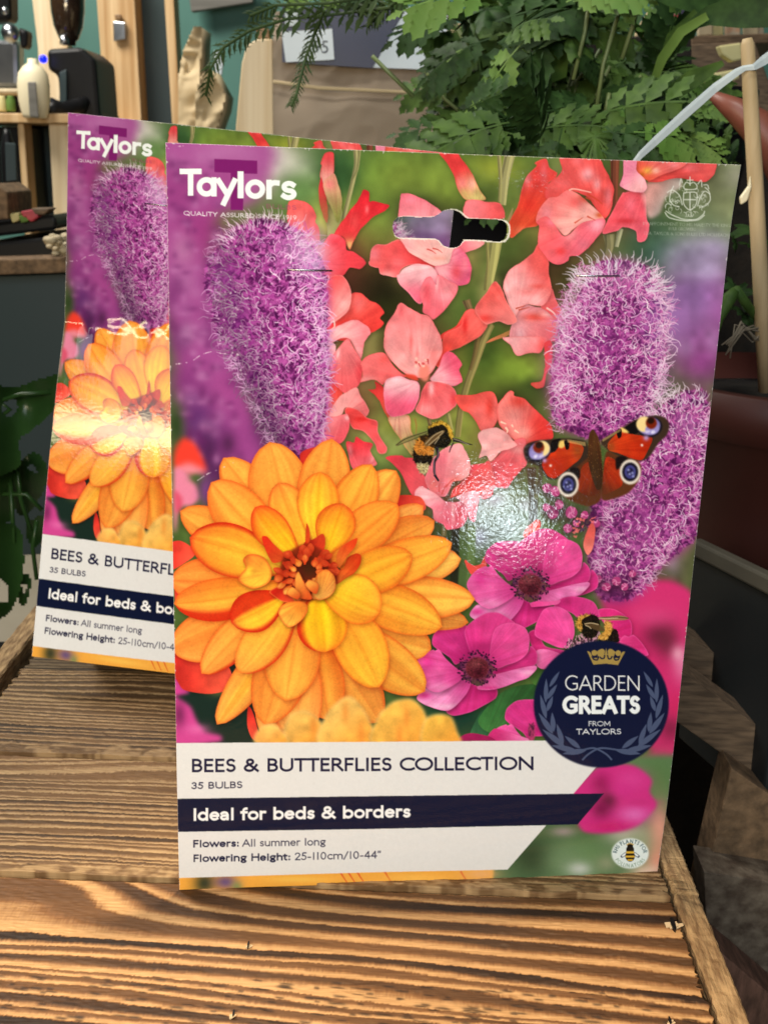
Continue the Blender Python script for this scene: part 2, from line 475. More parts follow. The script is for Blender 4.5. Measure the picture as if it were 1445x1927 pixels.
# ---- a drawn sans serif: every glyph is a few pen strokes, cap height 1
def _arc(cx, cy, rx, ry, a0, a1, n=14):
    t = np.radians(np.linspace(a0, a1, n))
    return [(cx + rx*math.cos(v), cy + ry*math.sin(v)) for v in t]
G = {
 ' ': (.30, []),
 'A': (.74, [[(.03,0),(.37,1),(.71,0)], [(.16,.33),(.58,.33)]]),
 'B': (.56, [[(.08,0),(.08,1)], [(.08,1),(.24,1)]+_arc(.26,.765,.19,.235,90,-90)+[(.08,.53)], [(.08,.53),(.26,.53)]+_arc(.27,.265,.22,.265,90,-90)+[(.08,0)]]),
 'C': (.72, [_arc(.46,.5,.40,.5,52,308,22)]),
 'D': (.76, [[(.08,0),(.08,1)], [(.08,1),(.28,1)]+_arc(.28,.5,.40,.5,90,-90,18)+[(.08,0)]]),
 'E': (.50, [[(.08,0),(.08,1)], [(.08,1),(.42,1)], [(.08,.53),(.39,.53)], [(.08,0),(.43,0)]]),
 'F': (.48, [[(.08,0),(.08,1)], [(.08,1),(.42,1)], [(.08,.52),(.38,.52)]]),
 'G': (.80, [_arc(.46,.5,.40,.5,52,300,22)+[(.72,.12),(.72,.42)], [(.50,.44),(.72,.44)]]),
 'H': (.72, [[(.08,0),(.08,1)], [(.64,0),(.64,1)], [(.08,.53),(.64,.53)]]),
 'I': (.22, [[(.11,0),(.11,1)]]),
 'J': (.26, [[(.13,1),(.13,.05),(.02,-.15)]]),
 'K': (.62, [[(.08,0),(.08,1)], [(.56,1),(.10,.5),(.58,0)]]),
 'L': (.46, [[(.08,0),(.08,1)], [(.08,0),(.42,0)]]),
 'M': (.86, [[(.08,0),(.10,1)], [(.10,1),(.43,.25),(.76,1)], [(.76,1),(.78,0)]]),
 'N': (.78, [[(.08,0),(.08,1)], [(.08,1),(.70,0)], [(.70,0),(.70,1)]]),
 'O': (.90, [_arc(.45,.5,.40,.5,0,360,30)]),
 'P': (.54, [[(.08,0),(.08,1)], [(.08,1),(.24,1)]+_arc(.26,.74,.22,.26,90,-90)+[(.08,.48)]]),
 'Q': (.90, [_arc(.45,.5,.40,.5,0,360,30), [(.50,.2),(.80,-.1)]]),
 'R': (.60, [[(.08,0),(.08,1)], [(.08,1),(.24,1)]+_arc(.26,.75,.20,.25,90,-90)+[(.08,.50)], [(.28,.48),(.56,0)]]),
 'S': (.48, [_arc(.25,.755,.175,.245,38,262,14)+_arc(.24,.265,.19,.265,80,-145,14)]),
 'T': (.58, [[(.03,1),(.55,1)], [(.29,0),(.29,1)]]),
 'U': (.72, [[(.08,1),(.08,.34)]+_arc(.36,.32,.28,.32,180,360,16)+[(.64,1)]]),
 'V': (.68, [[(.03,1),(.34,0),(.65,1)]]),
 'W': (1.04, [[(.03,1),(.28,0),(.52,1),(.76,0),(1.01,1)]]),
 'X': (.64, [[(.04,1),(.60,0)], [(.60,1),(.04,0)]]),
 'Y': (.62, [[(.03,1),(.31,.48),(.59,1)], [(.31,0),(.31,.48)]]),
 'Z': (.58, [[(.05,1),(.53,1),(.05,0),(.54,0)]]),
 'a': (.50, [_arc(.22,.44,.18,.22,150,40,8)+[(.40,.40),(.40,.02)], [(.40,.36)]+_arc(.22,.18,.17,.18,90,270,10)+[(.40,.12)]]),
 'b': (.58, [[(.08,0),(.08,1)], _arc(.30,.33,.22,.33,0,360,22)]),
 'c': (.48, [_arc(.30,.33,.23,.33,50,310,16)]),
 'd': (.60, [[(.50,0),(.50,1)], _arc(.28,.33,.22,.33,0,360,22)]),
 'e': (.54, [[(.06,.35),(.47,.35)]+_arc(.27,.33,.21,.33,5,315,20)]),
 'f': (.30, [[(.11,0),(.11,.78)]+_arc(.25,.80,.14,.20,180,85,7), [(.0,.64),(.27,.64)]]),
 'g': (.54, [_arc(.25,.45,.18,.21,0,360,18), [(.30,.66),(.48,.64)], [(.16,.26),(.12,.16),(.22,.08),(.38,.06)]+_arc(.26,-.10,.20,.13,50,-230,14)]),
 'h': (.56, [[(.08,0),(.08,1)], [(.08,.42)]+_arc(.28,.42,.19,.24,170,0,10)+[(.47,0)]]),
 'i': (.22, [[(.11,0),(.11,.64)], [(.11,.90),(.11,.93)]]),
 'l': (.22, [[(.11,0),(.11,1)]]),
 'm': (.88, [[(.08,0),(.08,.66)], [(.08,.42)]+_arc(.26,.44,.18,.22,170,0,10)+[(.44,0)], [(.44,.42)]+_arc(.62,.44,.18,.22,170,0,10)+[(.80,0)]]),
 'n': (.56, [[(.08,0),(.08,.66)], [(.08,.42)]+_arc(.28,.42,.19,.24,170,0,10)+[(.47,0)]]),
 'o': (.58, [_arc(.29,.33,.23,.33,0,360,22)]),
 'r': (.36, [[(.08,0),(.08,.66)], [(.08,.40)]+_arc(.26,.42,.18,.23,170,75,7)]),
 's': (.40, [_arc(.21,.49,.13,.165,35,265,10)+_arc(.20,.165,.145,.165,85,-150,10)]),
 't': (.34, [[(.13,.84),(.13,.16)]+_arc(.25,.15,.12,.15,180,275,6), [(.0,.64),(.29,.64)]]),
 'u': (.56, [[(.08,.66),(.08,.26)]+_arc(.27,.22,.19,.22,180,350,10)+[(.48,.24)], [(.48,0),(.48,.66)]]),
 'w': (.78, [[(.03,.66),(.21,0),(.39,.66),(.57,0),(.75,.66)]]),
 'y': (.52, [[(.03,.66),(.27,.06)], [(.49,.66),(.18,-.30)]]),
 '0': (.56, [_arc(.28,.5,.20,.5,0,360,24)]),
 '1': (.32, [[(.16,0),(.16,1)]]),
 '2': (.52, [_arc(.25,.73,.19,.27,165,-25,12)+[(.06,0),(.46,0)]]),
 '3': (.50, [_arc(.23,.76,.17,.24,150,-85,12), _arc(.22,.27,.20,.27,85,-150,12)]),
 '4': (.54, [[(.38,0),(.38,1),(.05,.28),(.50,.28)]]),
 '5': (.50, [[(.42,1),(.15,1),(.11,.58)]+_arc(.21,.31,.21,.31,105,-145,14)]),
 '9': (.54, [_arc(.27,.70,.19,.30,0,360,20), [(.46,.68),(.40,.35),(.22,.0)]]),
 '&': (.76, [[(.70,.0),(.20,.66)]+_arc(.32,.80,.15,.20,205,-40,12)+[(.12,.42)]+_arc(.28,.24,.22,.24,160,315,10)+[(.64,.50)]]),
 ':': (.24, [[(.12,.04),(.12,.07)], [(.12,.52),(.12,.55)]]),
 '-': (.34, [[(.06,.33),(.28,.33)]]),
 '/': (.40, [[(.03,-.08),(.37,1.02)]]),
 '"': (.36, [[(.08,1.0),(.05,.80)], [(.24,1.0),(.21,.80)]]),
 '.': (.22, [[(.11,.03),(.11,.05)]]),
 'ä': (.78, [_arc(.34,.34,.25,.33,0,360,26), [(.60,.02),(.60,.66)]]),
}

def seg_polys(line, hw, X, cap_sq=True):
    """a poly-line pen stroke -> list of polygons, square ends, round joins"""
    q = [np.array(p, float) for p in line]
    out = []
    n = len(q)
    closed = np.linalg.norm(q[0] - q[-1]) < 1e-6
    for i in range(n - 1):
        a, b = q[i].copy(), q[i+1].copy()
        L = np.linalg.norm(b - a)
        if L < 1e-6:
            continue
        d = (b - a) / L
        nn = np.array([-d[1], d[0]]) * hw
        if i == 0 and not closed:
            a = a - d * hw * (.98 if cap_sq else 0)
        if i == n - 2 and not closed:
            b = b + d * hw * (.98 if cap_sq else 0)
        out.append(np.array([X(p) for p in (a+nn, b+nn, b-nn, a-nn)]))
        if i > 0 or closed:
            th = np.linspace(0, 2*np.pi, 12, endpoint=False)
            out.append(np.array([X(q[i] + hw*np.array([math.cos(v), math.sin(v)])) for v in th]))
    return out

def paint_glyph(ch, X, wt, c, a=1.0):
    hw = wt / 2
    polys = []
    for line in G[ch][1]:
        ln = []
        for (x, y) in line:
            ln.append((x, hw + y*(1-2*hw) if y >= 0 else y + hw))
        polys += seg_polys(ln, hw, X)
    if not polys:
        return
    al = np.vstack(polys)
    r = mask(al, 1)
    if r is None:
        return
    m, x0, y0 = r
    acc = np.zeros_like(m)
    for p in polys:
        q = mask(p)
        if q is None:
            continue
        mm, xx, yy = q
        s = acc[yy-y0:yy-y0+mm.shape[0], xx-x0:xx-x0+mm.shape[1]]
        np.maximum(s, mm[:s.shape[0], :s.shape[1]], out=s)
    put(acc, x0, y0, col(c), a)

def text(s, p0, p1, cap, wt, c, a=1.0, track=0.0, slant=0.0, adv=None):
    p0 = np.array(p0, float) - (CX0, CY0); p1 = np.array(p1, float) - (CX0, CY0)
    tot = sum(G[ch][0] + track for ch in s) - track - .06
    d = (p1 - p0); sx = np.linalg.norm(d) / tot; d = d / np.linalg.norm(d)
    up = np.array([slant, -1.0])
    x = -.03
    r = sx / cap
    for ch in s:
        w = G[ch][0]
        # letter strokes keep one thickness: coordinates are widened, the pen is not
        g = G[ch]
        G['\0'] = (w, [[(px * r, py) for px, py in ln] for ln in g[1]])
        o = p0 + d * (x * sx)
        paint_glyph('\0', lambda q, o=o: o + d * (q[0] * cap) + up * (q[1] * cap), wt, c, a)
        x += w + track

def text_arc(s, cx, cy, rx, ry, a0, a1, cap, wt, c, inside=False, a=1.0):
    """letters along an ellipse, angles in degrees clockwise from the top"""
    tot = sum(G[ch][0] for ch in s)
    x = 0
    for ch in s:
        w = G[ch][0]
        an = math.radians(a0 + (a1 - a0) * (x + w / 2) / tot)
        o = np.array([cx - CX0 + rx*math.sin(an), cy - CY0 - ry*math.cos(an)])
        up = np.array([math.sin(an), -math.cos(an)])
        if inside:
            up = -up
        dr = np.array([-up[1], up[0]])
        paint_glyph(ch, lambda q, o=o, up=up, dr=dr, w=w: o + dr*((q[0]-w/2)*cap*.95) + up*((q[1]-.5)*cap), wt, c, a)
        x += w

def hairs(n, spine, hw, light, dark, seed, ang0=0.0, ln=(14, 30), shade=None, edge=1.0):
    """fine curled styles standing out of a liatris spike; spine = [(x,y)...], hw = half widths"""
    r = np.random.default_rng(seed)
    sp = np.array(spine, float) - (CX0, CY0); hw = np.array(hw, float)
    tt = np.linspace(0, 1, len(sp))
    for i in range(n):
        t = r.random(); u = r.uniform(-1, 1)
        if r.random() < .6: t = (np.floor(t*16) + .5 + .3*r.normal())/16; u = (np.floor(u*6) + .5 + .3*r.normal() + .5*(int(t*16) % 2))/6; t = min(.999, max(0, t)); u = min(1, max(-1, u))
        u = np.sign(u) * abs(u) ** .8
        cx, cy = np.interp(t, tt, sp[:, 0]), np.interp(t, tt, sp[:, 1]); w = np.interp(t, tt, hw)
        d = sp[min(len(sp)-1, int(t*(len(sp)-1))+1)] - sp[max(0, int(t*(len(sp)-1)))]
        d = d / (np.linalg.norm(d) + 1e-6)
        nx = np.array([-d[1], d[0]]); nx = nx if nx[0] > 0 else -nx
        p = np.array([cx, cy]) + nx * u * w * .97
        out = nx * u * 1.3 - d * (.55 * (1-abs(u)) + (1.0 if t < .12 else .15))
        an = math.atan2(out[1], out[0]) + r.normal(0, .9)
        L = r.uniform(*ln) * (.7 + .5 * abs(u))
        k = r.normal(0, 1.3)
        if r.random() < .25:
            q_ = r.uniform(1.2, 2.6); fill(np.array([p + q_*np.array([math.cos(z), math.sin(z)]) for z in (0, 1.3, 2.6, 3.9, 5.2)]), np.array(light)*.92 if r.random() < .4 else np.array(dark)*.8, .75)
        pts = [p]
        for j in range(3):
            pts.append(pts[-1] + np.array([math.cos(an + k*j/2), math.sin(an + k*j/2)]) * L / 3)
        lit = r.random() ** 1.5
        c = np.array(dark) * (1-lit) + np.array(light) * lit
        if shade is not None:
            c = c * shade(t, u)
        stroke(pts, r.uniform(1.1, 2.5), c, r.uniform(.7, 1) * edge, .9)
def paint_background():
    IMG[:] = col((74, 98, 48))
    for b in [  # out-of-focus garden behind the flowers
        (700,330,120,60,(96,124,52)), (660,430,70,90,(120,140,62)), (760,340,60,60,(128,150,62)), (930,320,70,40,(150,160,58)), (790,395,60,60,(62,74,40)),
        (880,400,80,60,(84,104,52)), (700,560,70,50,(28,34,18)), (640,520,40,60,(34,40,22)), (730,600,60,60,(46,58,26)), (800,640,60,60,(56,74,30)),
        (850,520,60,60,(92,112,50)), (880,480,40,50,(140,140,80)), (900,620,70,60,(76,104,44)), (960,690,80,60,(106,136,48)), (1010,490,60,50,(40,48,24)),
        (1000,440,60,50,(92,112,48)), (1050,520,50,50,(50,64,30)), (960,720,40,30,(42,50,24)), (1000,760,60,50,(84,112,50)), (930,730,60,50,(96,120,46)),
        (700,760,60,70,(118,138,66)), (700,830,60,60,(126,150,76)), (900,850,60,60,(120,140,70)), (860,780,50,60,(130,146,66)), (740,830,60,40,(140,156,86)),
        (1000,400,50,60,(130,150,72)), (1060,330,40,60,(140,156,90)), (640,700,50,90,(120,140,70)), (690,690,30,50,(140,156,90)),
        (570,290,60,40,(120,134,90)), (620,300,60,60,(74,104,62)), (590,330,50,60,(70,100,56)), (600,385,60,40,(140,158,72)),
        (525,320,60,55,(196,194,190),.95), (500,290,50,30,(176,160,176),.8), (550,330,40,40,(180,186,170),.6),
        (1130,480,70,60,(88,112,66)), (1230,470,70,70,(44,82,66)), (1210,430,50,50,(60,92,72)), (1345,350,60,70,(120,126,96)), (1300,380,60,40,(82,92,66)),
        (1330,330,40,40,(100,104,76)), (1385,330,30,50,(156,156,138)), (1370,400,50,40,(140,146,110)), (1320,430,60,40,(110,128,96)),
        (1340,470,70,40,(156,150,178),.95), (1290,480,50,40,(136,140,160),.8), (1330,540,80,70,(152,106,168)), (1300,620,70,70,(144,82,150)),
        (1350,600,40,80,(150,84,150)), (1290,560,60,60,(132,96,158)), (1320,680,70,60,(146,66,140)), (1310,500,60,30,(160,150,186),.6),
        (1270,600,50,60,(150,104,166)), (1330,510,30,20,(172,156,196),.6), (1340,640,20,30,(176,130,186),.5), (1290,655,20,20,(172,130,184),.5),
        (960,960,80,70,(96,116,78)), (1010,930,60,60,(100,126,74)), (930,1010,50,50,(76,88,74)), (930,940,30,20,(150,146,178),.7), (990,950,25,20,(170,166,190),.7),
        (900,1010,24,28,(146,150,186),.8), (960,990,30,30,(160,170,190),.6), (1000,1000,20,20,(180,180,214),.7),
        (1280,1040,40,40,(110,102,80)), (1275,1090,50,50,(88,86,62)), (1265,1060,20,30,(140,118,140),.7),
    ]:
        blob(b[0], b[1], b[2]*.85, b[3]*.85, b[4], b[5] if len(b) > 5 else .9)
    for b in [(705,545,80,44,(20,26,14)),(640,560,40,30,(30,36,20)),(735,640,30,26,(60,76,34)),(880,690,26,40,(96,128,46)),(850,370,60,36,(40,48,26)),(775,430,26,26,(70,92,40)),(930,420,30,30,(150,158,84)),(1000,610,30,30,(110,140,56)),(640,420,26,20,(150,165,70)),(650,520,26,40,(26,32,18)),(640,480,40,30,(52,70,34)),(745,590,50,26,(34,44,20)),(760,470,24,50,(150,164,84)),(700,420,36,50,(112,140,60)),(830,345,60,50,(118,140,58)),(790,400,40,30,(48,58,32)),(850,420,30,24,(56,66,36)),(1010,500,50,30,(32,42,22)),(950,560,30,40,(30,40,22)),(985,470,30,30,(70,96,44)),(1060,540,36,40,(44,62,30)),(920,560,20,40,(150,150,90)),(905,650,30,50,(58,84,34)),(980,700,40,24,(124,156,56)),(965,760,40,30,(38,50,22)),(1005,735,30,20,(60,84,36)),(690,640,24,30,(128,140,80)),(690,700,26,40,(146,160,90)),(760,800,40,20,(150,170,70)),(880,820,30,40,(132,156,64)),(905,880,30,40,(118,150,66)),(640,330,30,40,(50,84,48)),(560,360,40,30,(84,116,66)),(600,420,30,20,(160,172,80))]:
        blob(b[0], b[1], b[2]*1.15, b[3]*1.15, b[4], .92, p=1.5)
    sl = slice(None)
    IMG[:] *= (1 + .05 * N40 + .04 * N14)[..., None]
    # blurred purple spikes at the left
    fill(spline(P('P', [(300,255),(500,262),(505,330),(470,380),(400,420),(400,560),(440,680),(470,760),(505,850),(520,900),(400,905),(380,880),(350,780),(325,640),(300,500)])), (150, 70, 136), 1, 12)
    for b in [(350,290,80,40,(158,80,146)), (430,290,60,40,(176,112,168)), (460,340,40,50,(166,96,156)), (330,360,40,40,(140,58,124)), (380,440,50,50,(140,50,116)), (345,470,24,34,(170,110,158)),
              (345,530,30,30,(160,96,152)), (430,330,40,30,(150,66,134)), (340,640,22,30,(106,50,104)), (385,630,24,26,(172,104,164),.7), (352,628,14,20,(150,108,150),.6),
              (400,680,40,40,(158,74,144)), (350,720,40,40,(122,50,116)), (430,730,30,40,(160,70,140)), (360,750,22,14,(160,110,160),.5), (450,800,40,50,(164,72,146)),
              (400,830,50,50,(104,44,108)), (370,790,30,40,(82,40,100)), (388,800,18,14,(146,90,146),.7), (392,850,22,40,(58,30,66)), (440,850,30,30,(130,54,120)),
              (430,835,14,20,(64,30,64),.7), (400,890,40,30,(76,36,80)), (480,850,30,40,(158,70,144)), (350,580,16,20,(146,80,140),.6), (325,560,14,40,(118,52,112)),
              (395,590,14,40,(112,44,104),.6), (430,660,24,30,(164,78,148),.6), (410,560,14,20,(110,40,100),.5)]:
        blob(b[0], b[1], b[2], b[3], b[4], b[5] if len(b) > 5 else .8)
    for i in range(150):   # soft mottling of the blurred spike
        t = rng.random()
        x = rng.uniform(318, 420) + 70 * max(0, t - .5); y = 290 + 580 * t
        blob(x, y, rng.uniform(6, 14), rng.uniform(5, 12), (176, 112, 168) if rng.random() < .45 else (98, 36, 94), .34)
    # left edge below the spike: red and pink blurs
    fill(spline(P('D1', [(50,120),(120,20),(240,90),(330,330),(60,310)])), (232, 62, 48), 1, 5)
    fill(spline(P('D1', [(50,300),(180,250),(330,330),(240,370),(50,330)])), (226, 140, 160), .9, 6)
    fill(spline(P('D1', [(40,330),(130,320),(230,430),(270,560),(200,640),(90,660),(60,860),(40,860)])), (222, 128, 160), 1, 4)
    fill(spline(P('D1', [(40,500),(110,560),(110,660),(60,700)])), (206, 66, 96), .8, 4)
    blob(372, 900, 14, 9, (70, 96, 46), .95); blob(388, 925, 14, 30, (118, 62, 130), .9); blob(330, 1018, 14, 16, (66, 88, 42), .9); blob(332, 800, 12, 30, (40, 60, 30), .8)
    # bottom left: dark green with blurred pink
    fill(P('P', [(300,1230),(640,1230),(640,1410),(300,1410)]), (26, 44, 38), 1, 6)
    blob(340, 1255, 14, 20, (86, 74, 36), .8); blob(410, 1300, 20, 10, (150, 150, 80), .6)
    fill(spline(P('D3', [(30,780),(80,790),(120,900),(180,980),(60,1010),(30,1010)])), (206, 66, 150), 1, 3)
    fill(spline(P('D3', [(30,1020),(90,1040),(190,1110),(240,1220),(310,1330),(460,1370),(440,1430),(30,1440)])), (206, 70, 150), 1, 4)
    blob(338, 1345, 12, 24, (96, 32, 74), .7); blob(372, 1372, 22, 10, (226, 110, 180), .7)
    # right of the dahlia: dark stalks
    fill(P('P', [(720,1000),(960,960),(900,1230),(960,1420),(640,1420)]), (40, 52, 34), .0, 4)
    blob(840, 1050, 36, 90, (38, 52, 30), .9); blob(830, 1260, 60, 60, (22, 44, 40), .9); blob(860, 1350, 80, 50, (20, 54, 46), .95)
    for x0, y0, x1, y1, w, c in [(858,990,850,1160,17,(36,38,26)), (872,985,868,1130,16,(74,96,54)), (888,990,880,1140,15,(92,116,66)), (835,960,835,1010,10,(110,104,66)), (1000,880,1003,985,18,(66,58,40)), (1012,900,1008,940,8,(110,116,70)), (1018,880,1010,930,10,(74,70,46))]:
        stroke(np.array([(x0-CX0,y0-CY0),((x0+x1)/2-CX0+2,(y0+y1)/2-CY0),(x1-CX0,y1-CY0)]), w, c, .95, w*.9, soft=.8)
    # right: blurred pink anemones
    for q, c, s in [([(1130,1110),(1200,1095),(1290,1120),(1296,1420),(1240,1440),(1180,1300)], (206,46,112), 7),
                    ([(1180,1100),(1296,1110),(1294,1190),(1240,1190),(1190,1160)], (212,52,118), 5),
                    ([(1180,1440),(1285,1395),(1270,1440),(1240,1435)], (212,50,116), 5)]:
        fill(spline(P('P', q)), c, 1, s)
    blob(1240, 1195, 30, 26, (112, 34, 62), .95); blob(1255, 1210, 20, 30, (104, 40, 58), .7); blob(1285, 1250, 20, 34, (232, 150, 190), .7); blob(1275, 1230, 12, 14, (240,190,210), .6)
    blob(1262, 1370, 24, 26, (120, 34, 66), .8); blob(1230, 1160, 40, 20, (222, 80, 140), .5); blob(1270, 1330, 16, 26, (206, 40, 96), .6)
    # bottom right of the card: greens, a blurred pink flower, the pale corner
    fill(P('P', [(900,1440),(1290,1420),(1270,1700),(880,1700)]), (88, 118, 82), 1, 5)
    for b in [(1080,1570,60,30,(62,90,52)), (1010,1610,50,40,(46,60,40)), (1100,1610,50,40,(100,134,88)), (1180,1440,70,24,(90,126,80)), (1240,1470,30,40,(86,120,72)), (1225,1540,30,30,(70,84,60)),
              (1060,1620,40,40,(112,140,104)), (1090,1635,24,14,(196,204,200)), (1060,1565,24,10,(150,140,140)), (1180,1570,40,20,(190,190,180)), (1240,1560,24,50,(232,160,144)), (1235,1620,26,40,(236,150,130)), (1215,1640,30,14,(240,206,190)),
              (1140,1625,20,16,(140,150,120)), (1200,1590,30,40,(150,160,130)), (1170,1460,20,14,(60,90,50))]:
        blob(b[0], b[1], b[2], b[3], b[4], .9)
    fill(spline(P('S2', [(900,390),(980,300),(1060,230),(1200,210),(1290,230),(1370,300),(1360,370),(1395,430),(1390,470),(1300,560),(1200,595),(1080,610),(980,600),(940,540)])), (204, 48, 132), 1, 3)
    for b in [(1080,320,60,60,(150,24,90)), (1250,300,90,60,(214,64,150)), (1120,420,50,50,(92,26,56)), (1080,470,60,60,(120,24,74)), (1270,500,90,50,(222,110,190)), (1300,430,90,20,(200,50,130)), (1120,570,110,30,(196,30,112)), (1200,360,60,40,(206,50,140))]:
        q = P('S2', [b[:2]])[0]
        blob(q[0]+CX0, q[1]+CY0, b[2]*.3253, b[3]*.3253, b[4], .85)
    # strip below the white panel
    fill(P('P', [(330,1630),(930,1625),(925,1700),(330,1700)]), (236, 168, 70), 1, 2)
    blob(345, 1665, 14, 20, (238, 170, 70), 1); blob(385, 1662, 20, 22, (62, 64, 42), 1); blob(425, 1660, 22, 14, (92, 74, 130), .9); blob(446, 1668, 10, 10, (120, 140, 90), .8)
    for x in (655, 672, 724, 867, 640): stroke(np.array([(x-CX0, 1640-CY0), (x+6-CX0, 1650-CY0), (x+14-CX0, 1662-CY0)]), 4, (214, 86, 40), .8, 2)
    blob(560, 1655, 60, 6, (244, 196, 90), .8); blob(780, 1652, 60, 8, (244, 190, 90), .7); blob(905, 1645, 34, 10, (232, 176, 120), .8)

CO, CR, LP, WP, PK, DR = (232,98,96), (226,64,62), (243,180,176), (247,222,224), (230,112,142), (200,40,48)
STG, STD = (140,138,84), (92,84,52)

def stem(reg, pts, w, c, w1=None, hi=True):
    p = P(reg, pts)
    stroke(p, w, c, 1, w1)
    stroke(p + (w*.22, 0), w*.28, np.array(c)*1.28, .7, None if w1 is None else w1*.28)
    stroke(p - (w*.3, 0), w*.22, np.array(c)*.66, .7, None if w1 is None else w1*.22)

def paint_gladioli():
    def sal(c, k=.30):
        return tuple(a*(1-k) + b*k for a, b in zip(c, (234, 92, 112))) if c[0] > 200 and c[1] > 100 and abs(c[1]-c[2]) < 60 else c
    def S(reg, pts, c0, c1=None, ax=None, blobs=(), **k):
        shape(reg, pts, sal(c0), sal(c1) if c1 else None, ax, [(*b[:4], sal(b[4]), *b[5:]) for b in blobs], ruffle=1.5, **k)
    for x, y, rx, ry in ((800,480,70,60),(640,610,50,90),(790,690,80,90),(660,760,50,70),(960,830,70,70),(840,920,80,60),(1080,430,80,80),(1010,580,60,80),(1170,380,50,50),(650,480,60,60)):
        blob(x, y, rx, ry, (120, 52, 46), .6)
    # stems and buds
    stem('R2', [(340,70),(345,200),(300,400),(255,580)], 9, (142,138,96), 8)
    stem('R2', [(372,70),(355,220),(320,300)], 5, (128,126,84), 3)
    stem('R3', [(380,110),(345,280),(325,480)], 21, (150,146,100), 13)
    stem('R3', [(300,110),(312,300),(305,460)], 8, (140,136,88), 6)
    stem('R3', [(275,735),(255,880),(235,1000),(225,1090)], 26, (152,148,92), 13)
    stem('R3', [(215,740),(222,900),(210,1090)], 6, (132,126,76), 5)
    stem('R3', [(1130,140),(1128,300),(1125,480)], 18, (112,62,46), 10)
    stem('R3', [(1085,690),(1090,780),(1060,900)], 22, (120,116,84), 9)
    stem('R3', [(1170,650),(1140,780)], 11, (150,150,120), 7)
    stem('R6', [(1130,20),(1165,110)], 16, (110,92,62), 12)
    stem('R6', [(1300,190),(1240,330),(1190,480),(1140,620),(1095,800),(1070,1000)], 19, (128,118,72), 9)
    stem('R6', [(1215,290),(1190,420),(1160,520)], 10, (104,88,54), 6)
    stem('R6', [(860,840),(880,960)], 8, (120,100,64), 6)
    stem('R6', [(1000,830),(1030,960)], 9, (142,138,84), 6)
    S('R6', [(1270,330),(1300,300),(1380,260),(1445,230),(1445,265),(1350,300)], (206,122,66), (170,120,70), [(1270,330),(1440,240)])
    S('R2', [(170,470),(240,450),(240,560),(210,650),(150,710),(120,600),(100,500)], (120,108,70), (150,150,96), [(110,500),(240,560)])
    # left bud
    S('R2', [(95,185),(120,110),(185,108),(188,240),(160,300),(110,330),(85,280)], (214,70,76), (232,190,170), [(140,120),(140,310)], rim=((170,40,40),2,.4), veins=(140,600,30,.10))
    S('R2', [(95,270),(75,380),(80,470),(110,580),(140,600),(130,420),(110,320)], (206,52,62), (160,90,60), [(90,300),(120,590)])
    S('R2', [(110,320),(185,250),(215,330),(240,430),(240,540),(215,610),(180,560),(130,430)], (206,190,140), (120,124,66), [(160,280),(220,590)], blobs=[(150,330,40,40,(232,150,140))], veins=(215,640,40,.16))
    # red trumpet bud of flower left
    S('R2', [(190,690),(240,610),(300,530),(350,460),(385,400),(400,372),(435,390),(432,465),(470,460),(540,470),(580,485),(540,520),(470,550),(420,600),(370,660),(330,740),(300,800),(270,740),(250,710)],
      (214,42,54), (224,60,66), [(400,400),(280,700)], blobs=[(300,770,60,50,(230,190,120)), (420,510,14,30,(240,120,120)), (330,600,30,60,(232,76,80))], rim=((180,30,44),2,.4), veins=(270,760,26,.10))
    S('R2', [(935,105),(1060,104),(1110,160),(1190,280),(1230,380),(1265,440),(1130,445),(1080,380),(1040,270),(990,180)], (222,62,64), (206,190,120), [(1040,230),(1200,440)],
      blobs=[(1100,330,50,60,(238,150,140)), (1170,330,30,50,(226,200,170)), (1110,400,40,40,(204,176,110))], veins=(1200,520,30,.13), rim=((190,50,50),2,.3))
    S('R2', [(1110,540),(1130,450),(1200,440),(1290,455),(1370,462),(1400,500),(1410,545),(1390,582),(1150,580)], (238,140,146), (230,86,90), [(1150,500),(1380,500)], rim=((236,100,100),2,.6))
    # top flower (hang hole)
    S('R2', [(1060,800),(1120,735),(1250,740),(1240,765),(1120,815)], (230,110,130), LP, [(1070,800),(1240,750)])
    S('R2', [(645,580),(655,500),(665,410),(685,398),(740,405),(830,440),(900,480),(965,535),(940,600),(880,650),(650,650)], (228,128,148), (238,160,170), [(700,400),(780,600)], rim=((226,96,116),3,.55), veins=(800,800,30,.07))
    S('R2', [(435,880),(450,800),(490,760),(560,755),(640,722),(700,760),(780,850),(900,890),(915,920),(860,915),(760,900),(680,940),(640,1005),(560,990),(515,970),(510,930),(480,925),(440,910)],
      (232,92,96), (226,70,74), [(500,800),(800,880)], blobs=[(570,980,70,40,LP), (470,830,40,50,(240,140,150)), (640,900,60,60,(236,110,112)), (830,900,60,14,(214,52,52))], rim=((240,150,156),2.5,.5), veins=(930,905,24,.10))
    S('R2', [(640,650),(900,650),(960,770),(1040,785),(1060,800),(1030,900),(920,925),(800,870),(720,820),(680,770)], (246,206,196), (250,232,220), [(700,740),(960,900)], blobs=[(930,860,60,20,(236,150,120),.5), (700,760,60,60,(244,190,190))], veins=(950,900,30,.08))
    S('R2', [(1080,785),(1130,840),(1165,930),(1160,1010),(1140,1040),(1070,1060),(990,1030),(930,970),(910,920),(1010,900),(1040,800)], (226,92,132), (244,190,200), [(1130,960),(950,930)], blobs=[(1060,960,40,60,(224,80,96)), (1120,900,30,60,(236,140,160))], rim=((222,84,110),3,.5), veins=(920,910,26,.09))
    S('R2', [(645,975),(680,930),(760,900),(860,910),(910,940),(940,1000),(900,1080),(830,1130),(800,1180),(720,1110),(650,1040)], (248,226,230), (228,96,124), [(760,930),(790,1150)], blobs=[(830,990,50,40,(246,214,224))], rim=((236,150,165),3,.5), veins=(930,920,26,.07))
